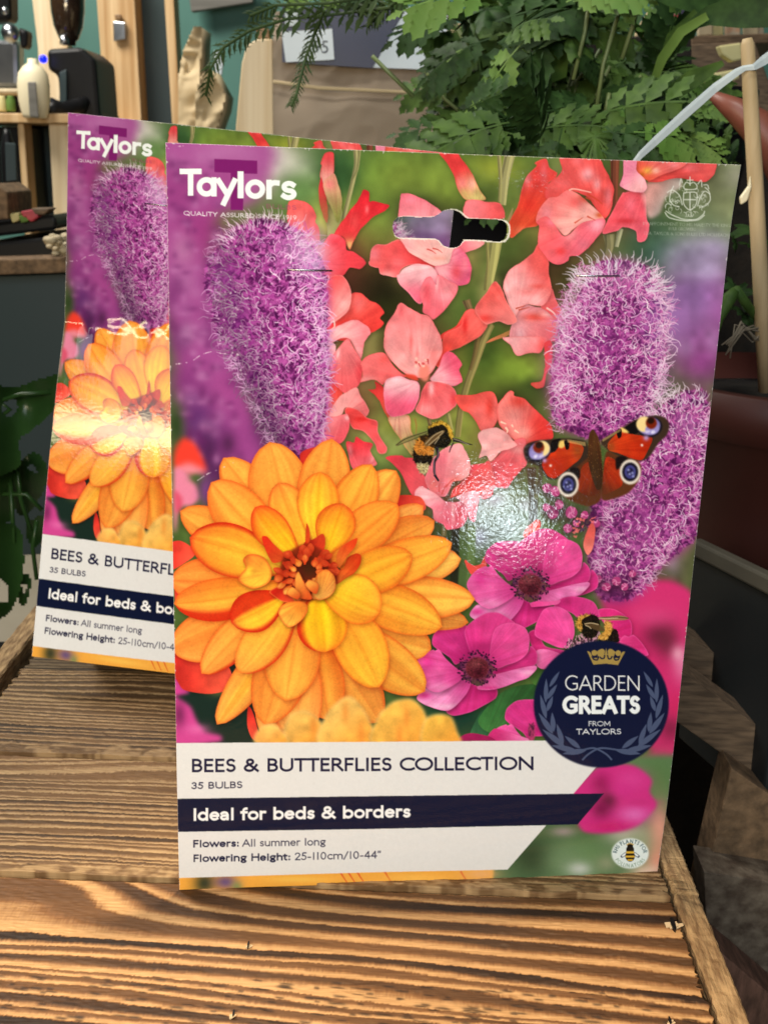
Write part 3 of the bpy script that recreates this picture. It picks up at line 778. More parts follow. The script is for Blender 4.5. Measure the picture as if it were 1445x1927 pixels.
    S('R2', [(930,980),(1010,1020),(1070,1060),(1050,1130),(980,1230),(900,1300),(860,1270),(820,1250),(820,1190),(800,1120),(830,1010),(880,990),(915,1050)], (236,140,152), (232,110,126), [(960,1040),(880,1260)], blobs=[(850,1110,30,90,(226,84,100)), (980,1120,40,60,(242,176,182)), (920,1030,12,60,(250,236,238))], rim=((224,84,100),2.5,.5), veins=(920,940,30,.08))
    for q in ([(850,795),(890,810),(915,830)], [(890,790),(930,800),(960,822)]): stroke(P('R2', q), 3, (196, 56, 50), .8, 1)
    # flower left: petals beside the liatris
    S('R1', [(930,460),(1030,455),(1090,490),(1125,560),(1120,600),(1140,640),(1150,760),(1100,800),(1000,700),(930,600)], (232,98,98), (222,70,74), [(960,500),(1130,720)], blobs=[(1000,600,60,60,(240,130,124)), (1120,700,20,60,(214,60,66))], rim=((216,60,66),2.5,.6), veins=(1050,900,26,.09))
    S('R2', [(100,760),(165,690),(230,700),(270,740),(275,800),(330,815),(400,865),(415,900),(370,940),(300,930),(250,985),(170,1010),(60,1010),(0,930),(20,820)], (236,120,132), (226,66,78), [(80,860),(300,880)], blobs=[(190,740,60,40,(222,56,72)), (180,900,70,40,(232,84,100)), (20,880,60,90,(232,200,214),.8)], rim=((214,56,74),2.5,.4), veins=(60,900,22,.08))
    S('R2', [(310,1120),(380,1110),(440,1160),(500,1185),(550,1250),(520,1290),(540,1330),(440,1400),(390,1445),(200,1440),(190,1320),(270,1220)], (232,88,84), (224,62,58), [(300,1150),(480,1380)], blobs=[(360,1180,50,50,(240,124,116)), (250,1340,60,60,(222,56,52))], rim=((214,52,56),3,.5), veins=(200,1420,24,.10))
    S('R2', [(40,1060),(120,1000),(250,985),(300,1080),(310,1150),(290,1230),(230,1300),(160,1330),(60,1330),(0,1200)], (226,84,88), (244,170,164), [(100,1020),(240,1240)], blobs=[(250,1180,50,70,(246,184,178))], rim=((240,150,148),2.5,.5), veins=(120,1340,24,.08))
    S('R6', [(0,200),(120,160),(195,200),(180,330),(60,380),(0,330)], (226,70,66), (216,50,44), [(40,200),(150,330)])
    S('R6', [(90,300),(200,220),(290,165),(360,160),(430,210),(445,260),(400,330),(380,440),(350,400),(300,300),(240,290),(160,330)], (247,206,206), (238,150,156), [(260,270),(420,260)], rim=((232,116,130),3,.6), veins=(120,340,24,.07))
    S('R6', [(60,310),(190,340),(170,470),(100,450)], WP, (244,196,196), [(100,340),(170,460)])
    S('R6', [(80,560),(140,540),(200,600),(240,680),(210,740),(180,840),(100,860),(60,760)], (226,70,62), (234,104,90), [(180,620),(110,820)], veins=(200,560,20,.12))
    S('R6', [(160,500),(190,400),(240,320),(290,290),(330,350),(390,480),(385,570),(360,630),(290,690),(240,670),(200,600)], (240,138,140), (228,92,100), [(240,340),(300,660)], blobs=[(215,400,16,50,(250,220,220)), (370,540,30,80,(222,70,80))], rim=((224,84,94),2.5,.5), veins=(250,330,40,.12))
    S('R6', [(150,860),(220,720),(280,680),(350,645),(390,720),(440,810),(400,860),(340,800),(270,790),(230,850)], (246,192,186), (232,120,120), [(260,740),(410,820)], veins=(240,840,26,.08), rim=((236,140,140),2,.5))
    S('R6', [(270,800),(340,800),(420,860),(490,890),(500,960),(520,1010),(565,1070),(555,1110),(510,1110),(480,1040),(400,960),(330,940),(300,900)], (226,70,72), (232,88,96), [(300,840),(520,1090)], blobs=[(380,870,60,20,(212,44,44))], rim=((238,130,134),2.5,.6), veins=(260,830,22,.10))
    S('R6', [(70,870),(200,850),(280,830),(300,880),(290,960),(230,1045),(120,1060),(70,1000)], (240,150,156), (228,88,102), [(120,900),(250,1000)], blobs=[(280,860,20,20,(248,220,222))], rim=((226,90,100),2,.5), veins=(250,820,22,.10))
    S('R6', [(280,1040),(330,1040),(345,995),(400,1030),(460,1050),(440,1100),(490,1190),(420,1210),(330,1225),(290,1120)], (218,52,64), (232,100,112), [(340,1020),(400,1210)], blobs=[(300,1100,20,60,(236,130,140)), (460,1160,20,50,(242,160,165))], veins=(380,1260,18,.12))
    for q in ([(150,190),(185,170),(190,210),(165,230)], [(80,690),(105,680),(110,720)]): stroke(P('R6', q), 3.5, (250,216,206), .9, 2)
    # right side flower behind the stem
    S('R3', [(-120,1445),(-100,1400),(0,1345),(60,1240),(130,1225),(215,1320),(130,1410),(60,1445)], (222,62,58), (232,88,84), [(0,1400),(150,1260)], blobs=[(90,1300,14,60,(206,46,46))], veins=(-100,1445,20,.10))
    # centre flower
    S('R6', [(420,660),(480,650),(480,600),(545,650),(560,790),(600,860),(590,930),(560,850),(520,760),(470,700)], (218,58,58), (226,100,76), [(460,660),(590,900)], rim=((190,40,40),2,.4))
    S('R6', [(580,860),(715,845),(740,960),(785,1080),(750,1140),(680,1040),(600,930)], (232,200,160), (150,134,80), [(640,870),(750,1100)], veins=(640,760,50,.16), rim=((216,140,90),3,.6))
    stroke(P('R6', [(765,865),(775,920),(770,990)]), 4, (150,120,60), .9, 2)
    S('R6', [(900,450),(960,380),(975,270),(1090,200),(1110,150),(1140,100),(1200,95),(1290,190),(1220,280),(1100,350),(1000,390),(940,500)], (228,70,62), (232,96,92), [(940,460),(1200,150)], blobs=[(1120,200,20,70,(206,44,44)), (1050,280,50,40,(236,88,82))], rim=((238,120,114),2,.4), veins=(900,520,24,.10))
    S('R6', [(375,480),(430,420),(520,395),(560,410),(600,470),(660,540),(700,570),(600,580),(550,610),(530,630),(470,590),(375,610),(390,560)], (240,124,120), (234,104,100), [(420,440),(640,560)], blobs=[(420,590,60,30,(246,176,170)), (540,440,40,30,(232,90,90))], rim=((226,84,86),2,.4), veins=(700,570,22,.09))
    S('R6', [(655,45),(680,44),(720,75),(800,120),(860,140),(920,220),(960,310),(965,380),(930,470),(890,530),(840,570),(760,570),(700,550),(640,500),(580,430),(550,350),(548,260),(575,180),(620,110)], (236,140,140), (246,192,186), [(700,80),(760,500)],
      blobs=[(665,90,20,50,(226,96,106)), (735,310,12,80,(230,110,106),.8), (780,380,12,50,(232,120,116),.7), (600,320,40,100,(245,184,182)), (850,280,60,80,(246,184,180)), (900,420,40,60,(236,120,112),.6)], rim=((228,106,112),4,.6), veins=(810,560,30,.07))
    S('R6', [(870,580),(930,510),(960,420),(1000,385),(1060,415),(1100,480),(1085,520),(1105,600),(1050,635),(960,625),(900,610)], (248,214,222), (224,84,116), [(900,590),(1070,480)], blobs=[(1040,590,50,30,(238,150,170)), (960,560,40,30,(246,200,212))], rim=((222,80,106),2.5,.5), veins=(850,590,24,.09))
    S('R6', [(860,600),(940,610),(1030,640),(1065,700),(1060,770),(1020,800),(940,860),(880,865),(810,840),(772,800),(800,720),(825,640)], (232,92,98), (236,120,124), [(860,620),(980,820)], blobs=[(880,650,20,50,(250,228,230)), (840,800,50,40,(244,176,174)), (1040,730,30,50,(216,60,70))], rim=((240,140,144),2.5,.5), veins=(845,590,24,.10))
    S('R6', [(540,680),(560,590),(640,565),(720,580),(780,600),(805,640),(800,710),(770,790),(730,830),(600,860),(560,800)], (250,228,238), (220,84,118), [(650,600),(660,790)], blobs=[(740,620,40,40,(246,206,218)), (560,760,30,60,(224,92,124))], rim=((230,120,146),3,.6), veins=(800,590,30,.09))
    fill(spline(P('R6', [(690,550),(760,555),(790,585),(770,596),(700,570)])), (224,70,54), .9, 1)
    fill(spline(P('R6', [(800,500),(850,480),(870,520),(860,590),(830,600),(790,560)])), (238,130,116), .9, 1.5)
    for k in range(12):
        x, y = 755 + 100*rng.random(), 430 + 70*rng.random()
        fill(spline(P('R6', [(x,y),(x+14,y-6),(x+24,y+6),(x+10,y+14)])), (248,190,180) if k % 3 else (210,80,80), .9)
    stroke(P('R6', [(855,440),(862,480)]), 3, (170,40,40), .9, 1); stroke(P('R6', [(790,470),(805,500)]), 3, (190,50,50), .8, 1)
    # right lower flower
    S('R7', [(600,-60),(700,-60),(860,-80),(900,60),(870,170),(780,200),(740,130),(700,70),(640,30)], (230,84,78), (236,120,108), [(660,0),(840,140)], blobs=[(760,60,60,50,(240,120,110)), (840,20,30,80,(222,66,60))], rim=((222,66,62),2.5,.5), veins=(1080,270,24,.10))
    S('R8', [(-40,400),(0,365),(25,375),(30,400),(100,420),(160,480),(220,540),(290,600),(310,660),(300,710),(180,740),(90,750),(0,690),(-80,600),(-90,480)], (244,146,132), (228,62,58), [(20,560),(240,620)],
      blobs=[(60,440,70,50,(230,70,62)), (20,560,60,70,(246,170,158)), (230,620,50,60,(226,60,56)), (90,660,60,50,(248,190,170))], rim=((222,60,60),3,.5), veins=(80,730,26,.10))
    S('R7', [(850,410),(930,340),(1020,270),(1100,260),(1110,430),(1070,470),(1000,560),(960,600),(880,600),(860,660),(780,680),(700,480),(720,440)], (236,116,120), (226,70,84), [(1000,300),(860,600)], blobs=[(1040,330,50,30,(244,180,176)), (960,420,60,60,(230,90,100))], rim=((216,60,70),2,.4), veins=(1060,270,20,.12))
    S('R7', [(755,230),(790,190),(880,165),(960,200),(1010,260),(1040,300),(920,340),(850,410),(820,370),(765,390),(790,310)], (249,216,212), (246,196,190), [(800,240),(1000,300)], rim=((236,140,150),2.5,.5), veins=(1060,280,22,.08))
    for q in ([(955,170),(970,190),(965,210)], [(920,130),(960,145)], [(1000,150),(1010,170)], [(1020,190),(1050,210)]): stroke(P('R7', q), 4, (250,210,190), .9, 2)
    # flower under the bee
    S('R7', [(640,560),(700,500),(780,440),(840,410),(880,540),(870,600),(760,660),(640,650),(560,680),(580,610)], (228,70,66), (234,92,96), [(620,600),(820,480)], rim=((240,130,130),2,.4), veins=(520,680,20,.12))
    S('R7', [(100,395),(130,370),(210,365),(240,385),(300,390),(340,460),(400,550),(390,610),(340,600),(300,660),(250,590),(200,490)], (216,60,76), (226,84,96), [(140,390),(340,590)], rim=((200,44,62),2,.4), veins=(500,680,22,.09))
    S('R7', [(380,540),(400,480),(430,400),(500,340),(590,290),(640,290),(680,370),(705,450),(690,520),(640,560),(580,570),(530,660),(480,660),(410,610)], (222,120,136), (246,196,196), [(430,480),(660,420)], blobs=[(440,580,40,60,(232,130,120)), (500,400,40,60,(206,112,130)), (600,560,40,40,(236,116,96))], rim=((238,150,156),2.5,.5), veins=(500,660,26,.07))
    for q in ([(480,640),(482,600),(484,570)], [(530,600),(560,560),(585,540)], [(500,650),(520,600),(540,575)]): stroke(P('R7', q), 2.6, (190, 66, 62), .75, 1)
    S('R7', [(300,650),(340,590),(390,605),(480,660),(530,695),(600,700),(680,690),(690,780),(640,880),(540,905),(510,860),(450,830),(430,760),(370,720)], (248,212,220), (228,100,126), [(380,640),(560,860)], blobs=[(480,740,60,30,(232,124,150)), (580,760,14,90,(246,200,206)), (630,780,30,90,(226,84,104))], rim=((226,96,116),2.5,.5), veins=(520,660,26,.10))
    S('R7', [(610,660),(700,620),(760,630),(770,690),(740,840),(700,820),(680,740),(640,690)], (246,206,218), (228,96,120), [(690,630),(720,820)], rim=((232,120,136),2,.5), veins=(540,680,20,.10))
    S('P', [(876,1055),(884,1062),(893,1066),(905,1062),(912,1048),(916,1066),(900,1086),(886,1082),(880,1070)], (230,78,70))
    S('P', [(990,995),(1010,978),(1016,988),(1008,1010),(985,1012)], (232,80,70))
    # upper right flowers
    S('R3', [(410,1290),(460,1190),(560,1210),(640,1220),(750,1290),(780,1445),(390,1445)], (244,180,186), (232,104,104), [(460,1240),(740,1420)], blobs=[(560,1280,90,30,(226,76,66)), (650,1260,60,20,(248,216,200)), (700,1380,40,60,(228,84,82)), (450,1400,40,60,(246,214,224))], veins=(420,1290,24,.08))
    S('R3', [(600,1200),(670,1080),(710,1170),(755,1260),(740,1310),(640,1240)], (234,110,108), (222,66,64), [(660,1120),(720,1280)], veins=(430,1290,24,.1))
    S('R3', [(330,1080),(370,960),(450,900),(540,830),(590,760),(650,860),(655,960),(670,1080),(640,1160),(600,1200),(500,1190),(440,1240),(410,1290),(380,1210)], (249,208,206), (228,84,84), [(420,1060),(640,900)], blobs=[(580,880,50,80,(232,96,94)), (520,1100,90,30,(242,150,144)), (580,1060,60,20,(228,84,80),.7)], rim=((232,112,112),3,.5), veins=(420,1290,26,.08))
    S('R3', [(130,1225),(200,1120),(275,1030),(330,1120),(380,1210),(430,1310),(370,1335),(300,1310),(210,1325),(160,1280)], (232,92,88), (240,140,130), [(250,1080),(330,1310)], blobs=[(200,1290,60,30,(224,66,62))], rim=((240,150,144),2,.45), veins=(430,1310,22,.09))
    S('R8', [(-40,-20),(250,-20),(240,60),(210,100),(140,95),(50,110),(0,30)], (248,206,208), (236,140,140), [(20,0),(200,80)], blobs=[(230,40,40,60,(228,80,76))], rim=((232,110,112),2.5,.6), veins=(-60,-200,22,.08))
    S('R8', [(245,20),(290,0),(310,60),(300,180),(260,250),(240,330),(190,345),(150,320),(160,305),(220,290),(250,200),(250,100)], (224,62,60), (232,90,76), [(280,40),(190,330)], rim=((200,40,40),2,.4))
    for q in ([(420,1222),(450,1212),(490,1200)], [(440,1232),(480,1222),(520,1212)]): stroke(P('R3', q), 3, (180, 64, 40), .85, 1)
    stroke(P('R3', [(640,1215),(690,1250),(715,1290)]), 3.5, (250,214,204), .9, 2)
    S('R3', [(380,680),(370,600),(430,500),(450,420),(470,340),(510,260),(570,200),(556,180),(600,155),(640,150),(665,210),(720,250),(700,300),(650,330),(640,430),(660,460),(600,590),(570,630),(480,650),(390,710)], (226,66,62), (218,76,50), [(560,240),(460,660)],
      blobs=[(500,290,30,60,(240,140,140)), (620,240,30,80,(236,110,110)), (520,480,60,60,(222,58,48)), (450,660,60,30,(216,110,60))], rim=((236,110,106),2.5,.4), veins=(380,720,22,.12))
    S('R3', [(745,132),(990,142),(1050,220),(1110,340),(1115,420),(1090,540),(1040,575),(960,440),(870,390),(800,380),(720,430),(640,430),(650,340),(720,270),(750,220)], (234,90,90), (230,80,78), [(760,160),(1080,460)], blobs=[(930,260,50,50,(248,200,206)), (1000,330,30,50,(246,190,192)), (860,160,40,40,(240,120,120)), (1080,420,30,80,(240,140,146)), (760,330,60,40,(238,108,104))], rim=((224,66,70),3,.5), veins=(1040,560,24,.10))
    S('R3', [(640,440),(720,420),(800,370),(900,430),(960,480),(1050,575),(1000,600),(900,610),(830,650),(770,700),(690,620),(570,600)], (240,130,124), (250,206,190), [(680,450),(860,600)], blobs=[(920,430,60,30,(226,80,60)), (1000,490,30,26,(255,240,225)), (1020,550,30,20,(200,80,36)), (640,540,40,60,(240,160,166)), (840,460,50,40,(236,104,96))], rim=((238,120,116),2,.35), veins=(1040,580,26,.09))
    S('R3', [(580,760),(590,640),(570,600),(640,560),(700,610),(770,700),(900,600),(1050,580),(1050,640),(1000,720),(930,800),(870,850),(810,850),(790,880),(720,905),(650,870)], (234,98,104), (232,104,124), [(620,640),(900,800)], blobs=[(800,660,50,60,(248,214,210)), (1000,620,60,50,(244,196,214)), (740,810,40,30,(220,60,66)), (900,760,50,50,(238,126,150)), (680,600,40,30,(242,150,170))], rim=((226,84,98),3,.45), veins=(1020,570,28,.10))
    for q in ([(800,375),(840,365),(960,390)],): stroke(P('R3', q), 3, (250,190,180), .9, 2)
    for q in ([(930,400),(1000,440),(1040,475)], [(920,425),(980,455)], [(930,560),(990,590)], [(840,610),(900,570)]): stroke(P('R3', q), 3.4, (198, 66, 44), .75, 1)
    fill(spline(P('R3', [(360,590),(395,505),(402,510),(385,580)])), (150,130,90), .9)
    S('R4', [(440,235),(520,225),(590,250),(600,420),(620,470),(600,560),(570,590),(530,585),(520,510),(430,480),(380,520),(280,530),(330,420),(390,310)], (230,84,98), (232,100,120), [(420,300),(580,540)], blobs=[(480,320,40,60,(238,120,140)), (440,440,80,20,(216,58,70))], rim=((238,130,146),2,.4), veins=(600,150,22,.10))
    S('R4', [(560,235),(600,165),(700,150),(830,100),(845,200),(740,270),(690,380),(640,415),(600,400)], (228,190,184), (196,176,176), [(620,220),(760,300)], soft=3, a=.85, sh=.05)
    S('R4', [(600,160),(720,95),(860,60),(860,0),(1085,0),(1085,100),(1030,160),(990,165),(900,150),(800,140),(700,160)], (226,76,74), (230,92,92), [(700,140),(1060,80)], blobs=[(900,60,60,30,(238,120,120))], rim=((214,60,64),2,.4), veins=(580,130,20,.10))
    S('R4', [(515,-10),(870,-10),(850,60),(720,105),(620,155),(560,130),(520,80)], (236,116,104), (226,90,70), [(700,20),(580,130)], blobs=[(600,80,40,26,(236,176,80)), (660,80,30,24,(250,220,190)), (560,110,20,20,(176,90,30)), (790,40,40,20,(244,150,150))], veins=(560,130,20,.12))
    S('R4', [(440,-10),(520,-10),(525,80),(580,140),(600,200),(570,240),(480,230),(420,200),(405,180),(430,110)], (230,150,186), (246,210,214), [(440,80),(560,190)], rim=((226,130,166),2.5,.4), veins=(570,110,24,.07))

def shade_left(t, u):
    return np.array([1, 1, 1]) * (.60 + .45 * min(1, max(0, (u + .75) / .9))) * (1 - .40 * max(0, t - .55))

def paint_liatris():
    def body(q, c, soft, mottle, seed):
        o = spline(P('P', q))
        fill(o, c, 1, soft)
        r = np.random.default_rng(seed)
        m, x0, y0 = mask(o)
        ys, xs = np.nonzero(m > .5)
        for i in r.integers(0, len(ys), mottle):
            x, y = xs[i]+x0, ys[i]+y0
            k = r.random()
            cc = (72, 20, 72) if k < .45 else (186, 88, 168) if k < .8 else (132, 46, 120)
            s = r.uniform(1.8, 5.2)
            an = r.uniform(0, 3.14)
            dx, dy = math.cos(an)*s*1.8, math.sin(an)*s*1.8
            fill(np.array([(x-dx, y-dy), (x+dy*.5, y-dx*.5), (x+dx, y+dy), (x-dy*.5, y+dx*.5)]), cc, .62)
    LG, DK = (238, 202, 232), (150, 62, 142)
    # left, large
    body([(430,440),(500,412),(570,440),(608,500),(618,560),(616,640),(620,720),(612,790),(600,850),(560,865),(520,840),(490,780),(470,730),(440,680),(412,630),(396,570),(388,510)], (160,62,146), 10, 4600, 21)
    for b in [(440,600,34,60,(96,34,104)), (470,700,30,40,(76,28,84)), (495,780,24,50,(50,20,62)), (520,820,30,34,(64,26,70)), (420,520,26,40,(118,52,124)), (560,470,40,30,(196,150,196)), (590,460,26,40,(206,180,208)), (585,500,24,20,(190,170,210))]:
        blob(b[0], b[1], b[2], b[3], b[4], .6)
    hairs(1500, [(500,428),(502,520),(512,600),(532,690),(550,770),(562,850)], [86,110,102,90,70,42], (236,190,228), (176,76,164), 31, ln=(8,21), shade=shade_left)
    hairs(560, [(505,445),(505,600),(535,700),(555,820)], [92,104,86,50], (248,226,246), (206,150,206), 32, ln=(14,30), shade=shade_left)
    def fringe(n, sp, hw, c, seed):
        r = np.random.default_rng(seed); sp = np.array(sp, float); tt = np.linspace(0, 1, len(sp))
        for i in range(n):
            t = r.random(); sg = r.choice((-1, 1)); w = np.interp(t, tt, hw)*r.uniform(.80, 1.04)
            x, y = np.interp(t, tt, sp[:, 0]) + sg*w - CX0, np.interp(t, tt, sp[:, 1]) - CY0
            a = (0 if sg > 0 else math.pi) + r.normal(0, .7) - sg*.25; L = r.uniform(9, 24); k = r.normal(0, .6)
            stroke(np.array([(x, y), (x+L*.5*math.cos(a), y+L*.5*math.sin(a)), (x+L*math.cos(a+k), y+L*math.sin(a+k))]), 2.2, np.array(c)*r.uniform(.75, 1.05), r.uniform(.3, .8), .7)
    fringe(340, [(500,440),(505,600),(535,700),(560,840)], [95,108,88,46], (212,164,212), 41)
    for i in range(90):
        a = rng.uniform(-2.9, -.25); r0 = rng.uniform(60, 100)
        x, y = 500 + 1.0*r0*math.cos(a) - CX0, 480 + .75*r0*math.sin(a) - CY0
        L = rng.uniform(10, 26)
        stroke(np.array([(x,y),(x+L*.5*math.cos(a+.3),y+L*.5*math.sin(a+.3)),(x+L*math.cos(a),y+L*math.sin(a))]), 2.2, (226,196,226), .7, .7)
    # right, upper
    body([(1090,560),(1120,500),(1165,490),(1215,505),(1240,560),(1250,640),(1235,720),(1215,790),(1180,835),(1110,825),(1050,800),(1036,740),(1046,670),(1056,610)], (168,66,146), 10, 4000, 22)
    for b in [(1235,600,30,60,(140,96,166)), (1210,800,40,30,(84,34,96)), (1240,720,24,50,(112,60,126)), (1130,650,40,40,(150,60,140)), (1170,520,40,30,(150,116,150)), (1060,600,30,30,(226,150,180)), (1050,700,30,60,(190,90,160))]:
        blob(b[0], b[1], b[2], b[3], b[4], .55)
    hairs(1350, [(1165,505),(1160,570),(1150,650),(1140,730),(1130,810)], [70,104,106,102,84], (244,196,228), (188,80,160), 33, ln=(8,21))
    hairs(560, [(1165,515),(1160,600),(1150,700),(1140,800)], [78,104,106,88], (252,232,248), (214,160,210), 34, ln=(14,28))
    fringe(320, [(1165,510),(1155,600),(1145,700),(1130,815)], [72,102,104,84], (228,186,220), 42)
    for i in range(110):
        a = rng.uniform(-2.9, -.2); r0 = rng.uniform(60, 110)
        x, y = 1160 + .95*r0*math.cos(a) - CX0, 560 + .72*r0*math.sin(a) - CY0
        L = rng.uniform(10, 26)
        stroke(np.array([(x,y),(x+L*.5*math.cos(a+.4),y+L*.5*math.sin(a+.4)),(x+L*math.cos(a),y+L*math.sin(a))]), 2.4, (222,208,226), .8, .8)
    # right, lower
    body([(1245,770),(1290,740),(1330,745),(1330,900),(1310,1010),(1250,1060),(1200,1120),(1140,1130),(1110,1090),(1110,1000),(1120,940),(1180,900),(1220,840)], (164,64,144), 10, 3500, 23)
    for b in [(1215,1000,40,40,(176,84,160)), (1150,1050,30,60,(122,50,116)), (1290,800,30,40,(166,110,166)), (1160,1110,30,24,(84,36,84)), (1180,930,30,20,(190,130,180))]:
        blob(b[0], b[1], b[2], b[3], b[4], .5)
    hairs(1000, [(1290,765),(1278,830),(1250,900),(1215,970),(1180,1040),(1160,1110)], [46,62,74,84,62,42], (244,196,226), (182,74,154), 35, ln=(8,19))
    hairs(300, [(1290,770),(1270,860),(1220,960),(1170,1090)], [50,66,80,50], (252,228,246), (214,160,210), 36, ln=(12,26))
    fringe(220, [(1285,775),(1250,900),(1210,1000),(1165,1110)], [52,72,80,46], (222,178,214), 43)
    for i in range(70):
        x, y = rng.uniform(1225, 1325) - CX0, rng.uniform(735, 775) - CY0
        a = rng.uniform(-2.6, -.5); L = rng.uniform(10, 24)
        stroke(np.array([(x,y),(x+L*.5*math.cos(a+.4),y+L*.5*math.sin(a+.4)),(x+L*math.cos(a),y+L*math.sin(a))]), 2.4, (226,206,226), .75, .8)
    # knobbly buds at the lower ends
    for x, y, s in [(1040,965,12),(1075,965,13),(1030,920,10),(1052,950,9),(1068,994,9),(1100,970,8),(1120,985,9),(1085,985,8),(1028,955,8),(1045,925,10),(1160,1095,9),(1175,1105,8),(1140,1105,9),(1125,1090,8),(1190,1080,7)]:
        blob(x+1, y+4, s*1.4, s*1.4, (60,22,48), .7)
        fill(spline(P('P', [(x+s*math.cos(a)*rng.uniform(.8,1.1), y+s*math.sin(a)*rng.uniform(.8,1.1)) for a in np.linspace(0,6.28,8)[:-1]])), (176,62,124), 1)
        for k in range(5):
            a = rng.uniform(0, 6.28)
            stroke(P('P', [(x+s*.9*math.cos(a), y+s*.9*math.sin(a)), (x+s*.4*math.cos(a+.5), y+s*.4*math.sin(a+.5)), (x, y)]), 2, (232,150,196), .8, 1)
    for i in range(40):
        x, y = rng.uniform(1075, 1115), rng.uniform(975, 1010)
        fill(P('P', [(x,y),(x+rng.uniform(4,12),y-rng.uniform(0,5)),(x+rng.uniform(2,8),y+4)]), (232,110,110) if i % 2 else (60,20,60), .8)
    shape('P', [(1100,1012),(1112,985),(1120,995),(1116,1030),(1106,1045),(1098,1030)], (232,96,90), (240,130,120), [(1104,1000),(1110,1040)])
    for k in range(26):
        x, y = rng.uniform(540, 605), rng.uniform(800, 870)
        blob(x, y, 4, 4, (110, 44, 104) if k % 2 else (58, 22, 62), .8)

def paint_dahlia():
    Y, O, PA = (240,186,46), (236,146,50), (239,172,72)
    OO = (234,136,48)
    # red undersides
    for q in ([(311,1030),(340,1018),(370,1040),(345,1062),(320,1072)], [(320,1250),(345,1215),(420,1240),(440,1290),(400,1306),(350,1300),(336,1285)], [(468,1330),(478,1345),(490,1395),(475,1390),(466,1365)], [(330,1095),(345,1110),(332,1140)], [(565,855),(600,842),(610,870),(580,900)], [(745,935),(790,935),(800,960),(750,970)]):
        shape('P', q, (206,46,40), (222,80,60), [q[0], q[2]], sh=.2)
    pt = petal
    pt((540,1060),(340,962),36,O,PA,seed=1); pt((545,1050),(421,862),40,O,PA,seed=2,bend=6)
    pt((560,1050),(508,832),53,O,PA,seed=3); pt((590,1050),(625,826),45,O,PA,seed=4)
    pt((630,1050),(746,886),40,(232,160,60),PA,seed=6); pt((640,1060),(797,952),28,O,(232,160,80),seed=8); pt((640,1070),(818,980),33,O,PA,seed=9)
    pt((640,1100),(868,1052),36,(228,170,60),(240,196,92),seed=11,bend=-4)
    pt((640,1130),(882,1172),26,(206,132,46),(214,150,70),seed=14); pt((640,1130),(894,1128),37,O,PA,seed=12,bend=-6)
    pt((620,1100),(851,1022),38,O,(238,170,58),seed=10,bend=4)
    pt((620,1150),(812,1222),42,(222,146,48),(232,170,72),seed=15,bend=5); pt((620,1160),(800,1302),42,(216,132,44),(228,164,64),seed=16,bend=4)
    pt((600,1180),(716,1360),40,(206,112,40),(216,140,60),seed=17)
    pt((500,1100),(322,1092),42,(234,130,46),(240,150,66),seed=18); pt((500,1150),(322,1222),44,OO,(242,168,76),seed=19)
    pt((590,1180),(619,1356),38,(226,130,40),(236,160,66),seed=20); pt((560,1180),(512,1400),44,OO,(240,178,92),seed=21)
    pt((565,1180),(560,1400),44,OO,(240,178,92),seed=22)
    pt((560,1120),(409,1364),30,O,(240,180,80),seed=24,bend=-8,mid=(244,188,52)); pt((570,1130),(498,1364),47,OO,(238,166,70),seed=25)
    pt((570,1120),(538,1320),48,OO,(242,186,74),seed=26)
    pt((550,1110),(380,1268),33,O,(240,164,72),seed=27,red=[(-1,.72)],bend=6); pt((560,1110),(450,1266),37,(242,176,50),(242,178,74),seed=28,red=[(-1,.75)],bend=-6)
    pt((540,1100),(328,1136),37,(240,160,48),(238,150,60),seed=29,red=[(-1,.42)],bend=-6,mid=(240,180,60))
    pt((600,1070),(700,874),40,(236,142,46),(240,172,62),seed=31,bend=3); pt((545,1060),(398,908),44,(238,160,50),(236,148,60),seed=32,bend=-5)
    pt((620,1110),(832,1180),40,(238,150,44),(238,176,60),seed=33,bend=-6); pt((610,1070),(749,950),38,(236,144,46),(238,158,56),seed=34,bend=-3)
    pt((610,1110),(714,1294),45,(238,156,46),(243,192,58),seed=35,bend=-8)
    pt((575,1040),(524,909),34,(242,186,50),(238,150,58),seed=36,rim=(214,76,30)); pt((600,1030),(603,888),36,(243,196,50),(238,150,48),seed=37,bend=-3,mid=(245,206,40))
    pt((610,1110),(776,1044),38,(240,176,46),(238,164,52),seed=38,bend=5,mid=(243,192,50))
    pt((545,1075),(358,1012),45,(244,200,54),(236,138,48),seed=39,rim=(206,56,30),ra=.9,rw=7,bend=3,red=[(1,.74)],mid=(244,196,60))
    pt((565,1050),(480,955),30,(245,206,40),(234,120,40),seed=40,rim=(214,68,30),ra=.9,rw=5.5,bend=-4,mid=(246,210,38))
    pt((612,1045),(646,948),34,(244,200,44),(232,128,40),seed=41,rim=(216,80,32),ra=.8,mid=(246,204,40))
    pt((540,1118),(436,1172),36,(244,192,44),(242,180,54),seed=42,rim=(206,54,30),ra=.95,rw=6,red=[(1,.05),(-1,.62)],bend=-3)
    pt((600,1110),(612,1228),43,(246,206,34),(240,176,44),seed=43,red=[(1,.66)],mid=(248,214,30),blunt=.5)
    pt((602,1105),(716,1152),42,(244,196,46),(240,166,52),seed=44,bend=-6,mid=(245,200,46),blunt=.5)
    shape('D1', [(665,1130),(700,1085),(760,1075),(820,1090),(870,1120),(925,1220),(915,1310),(860,1360),(760,1390),(680,1360),(620,1310),(650,1250),(690,1200)], (236,138,50), (243,186,60), [(700,1090),(820,1330)], rim=((214,78,34),4,.75), veins=(900,1240,26,.10), blobs=[(720,1220,30,30,(246,206,60))], sh=.4)
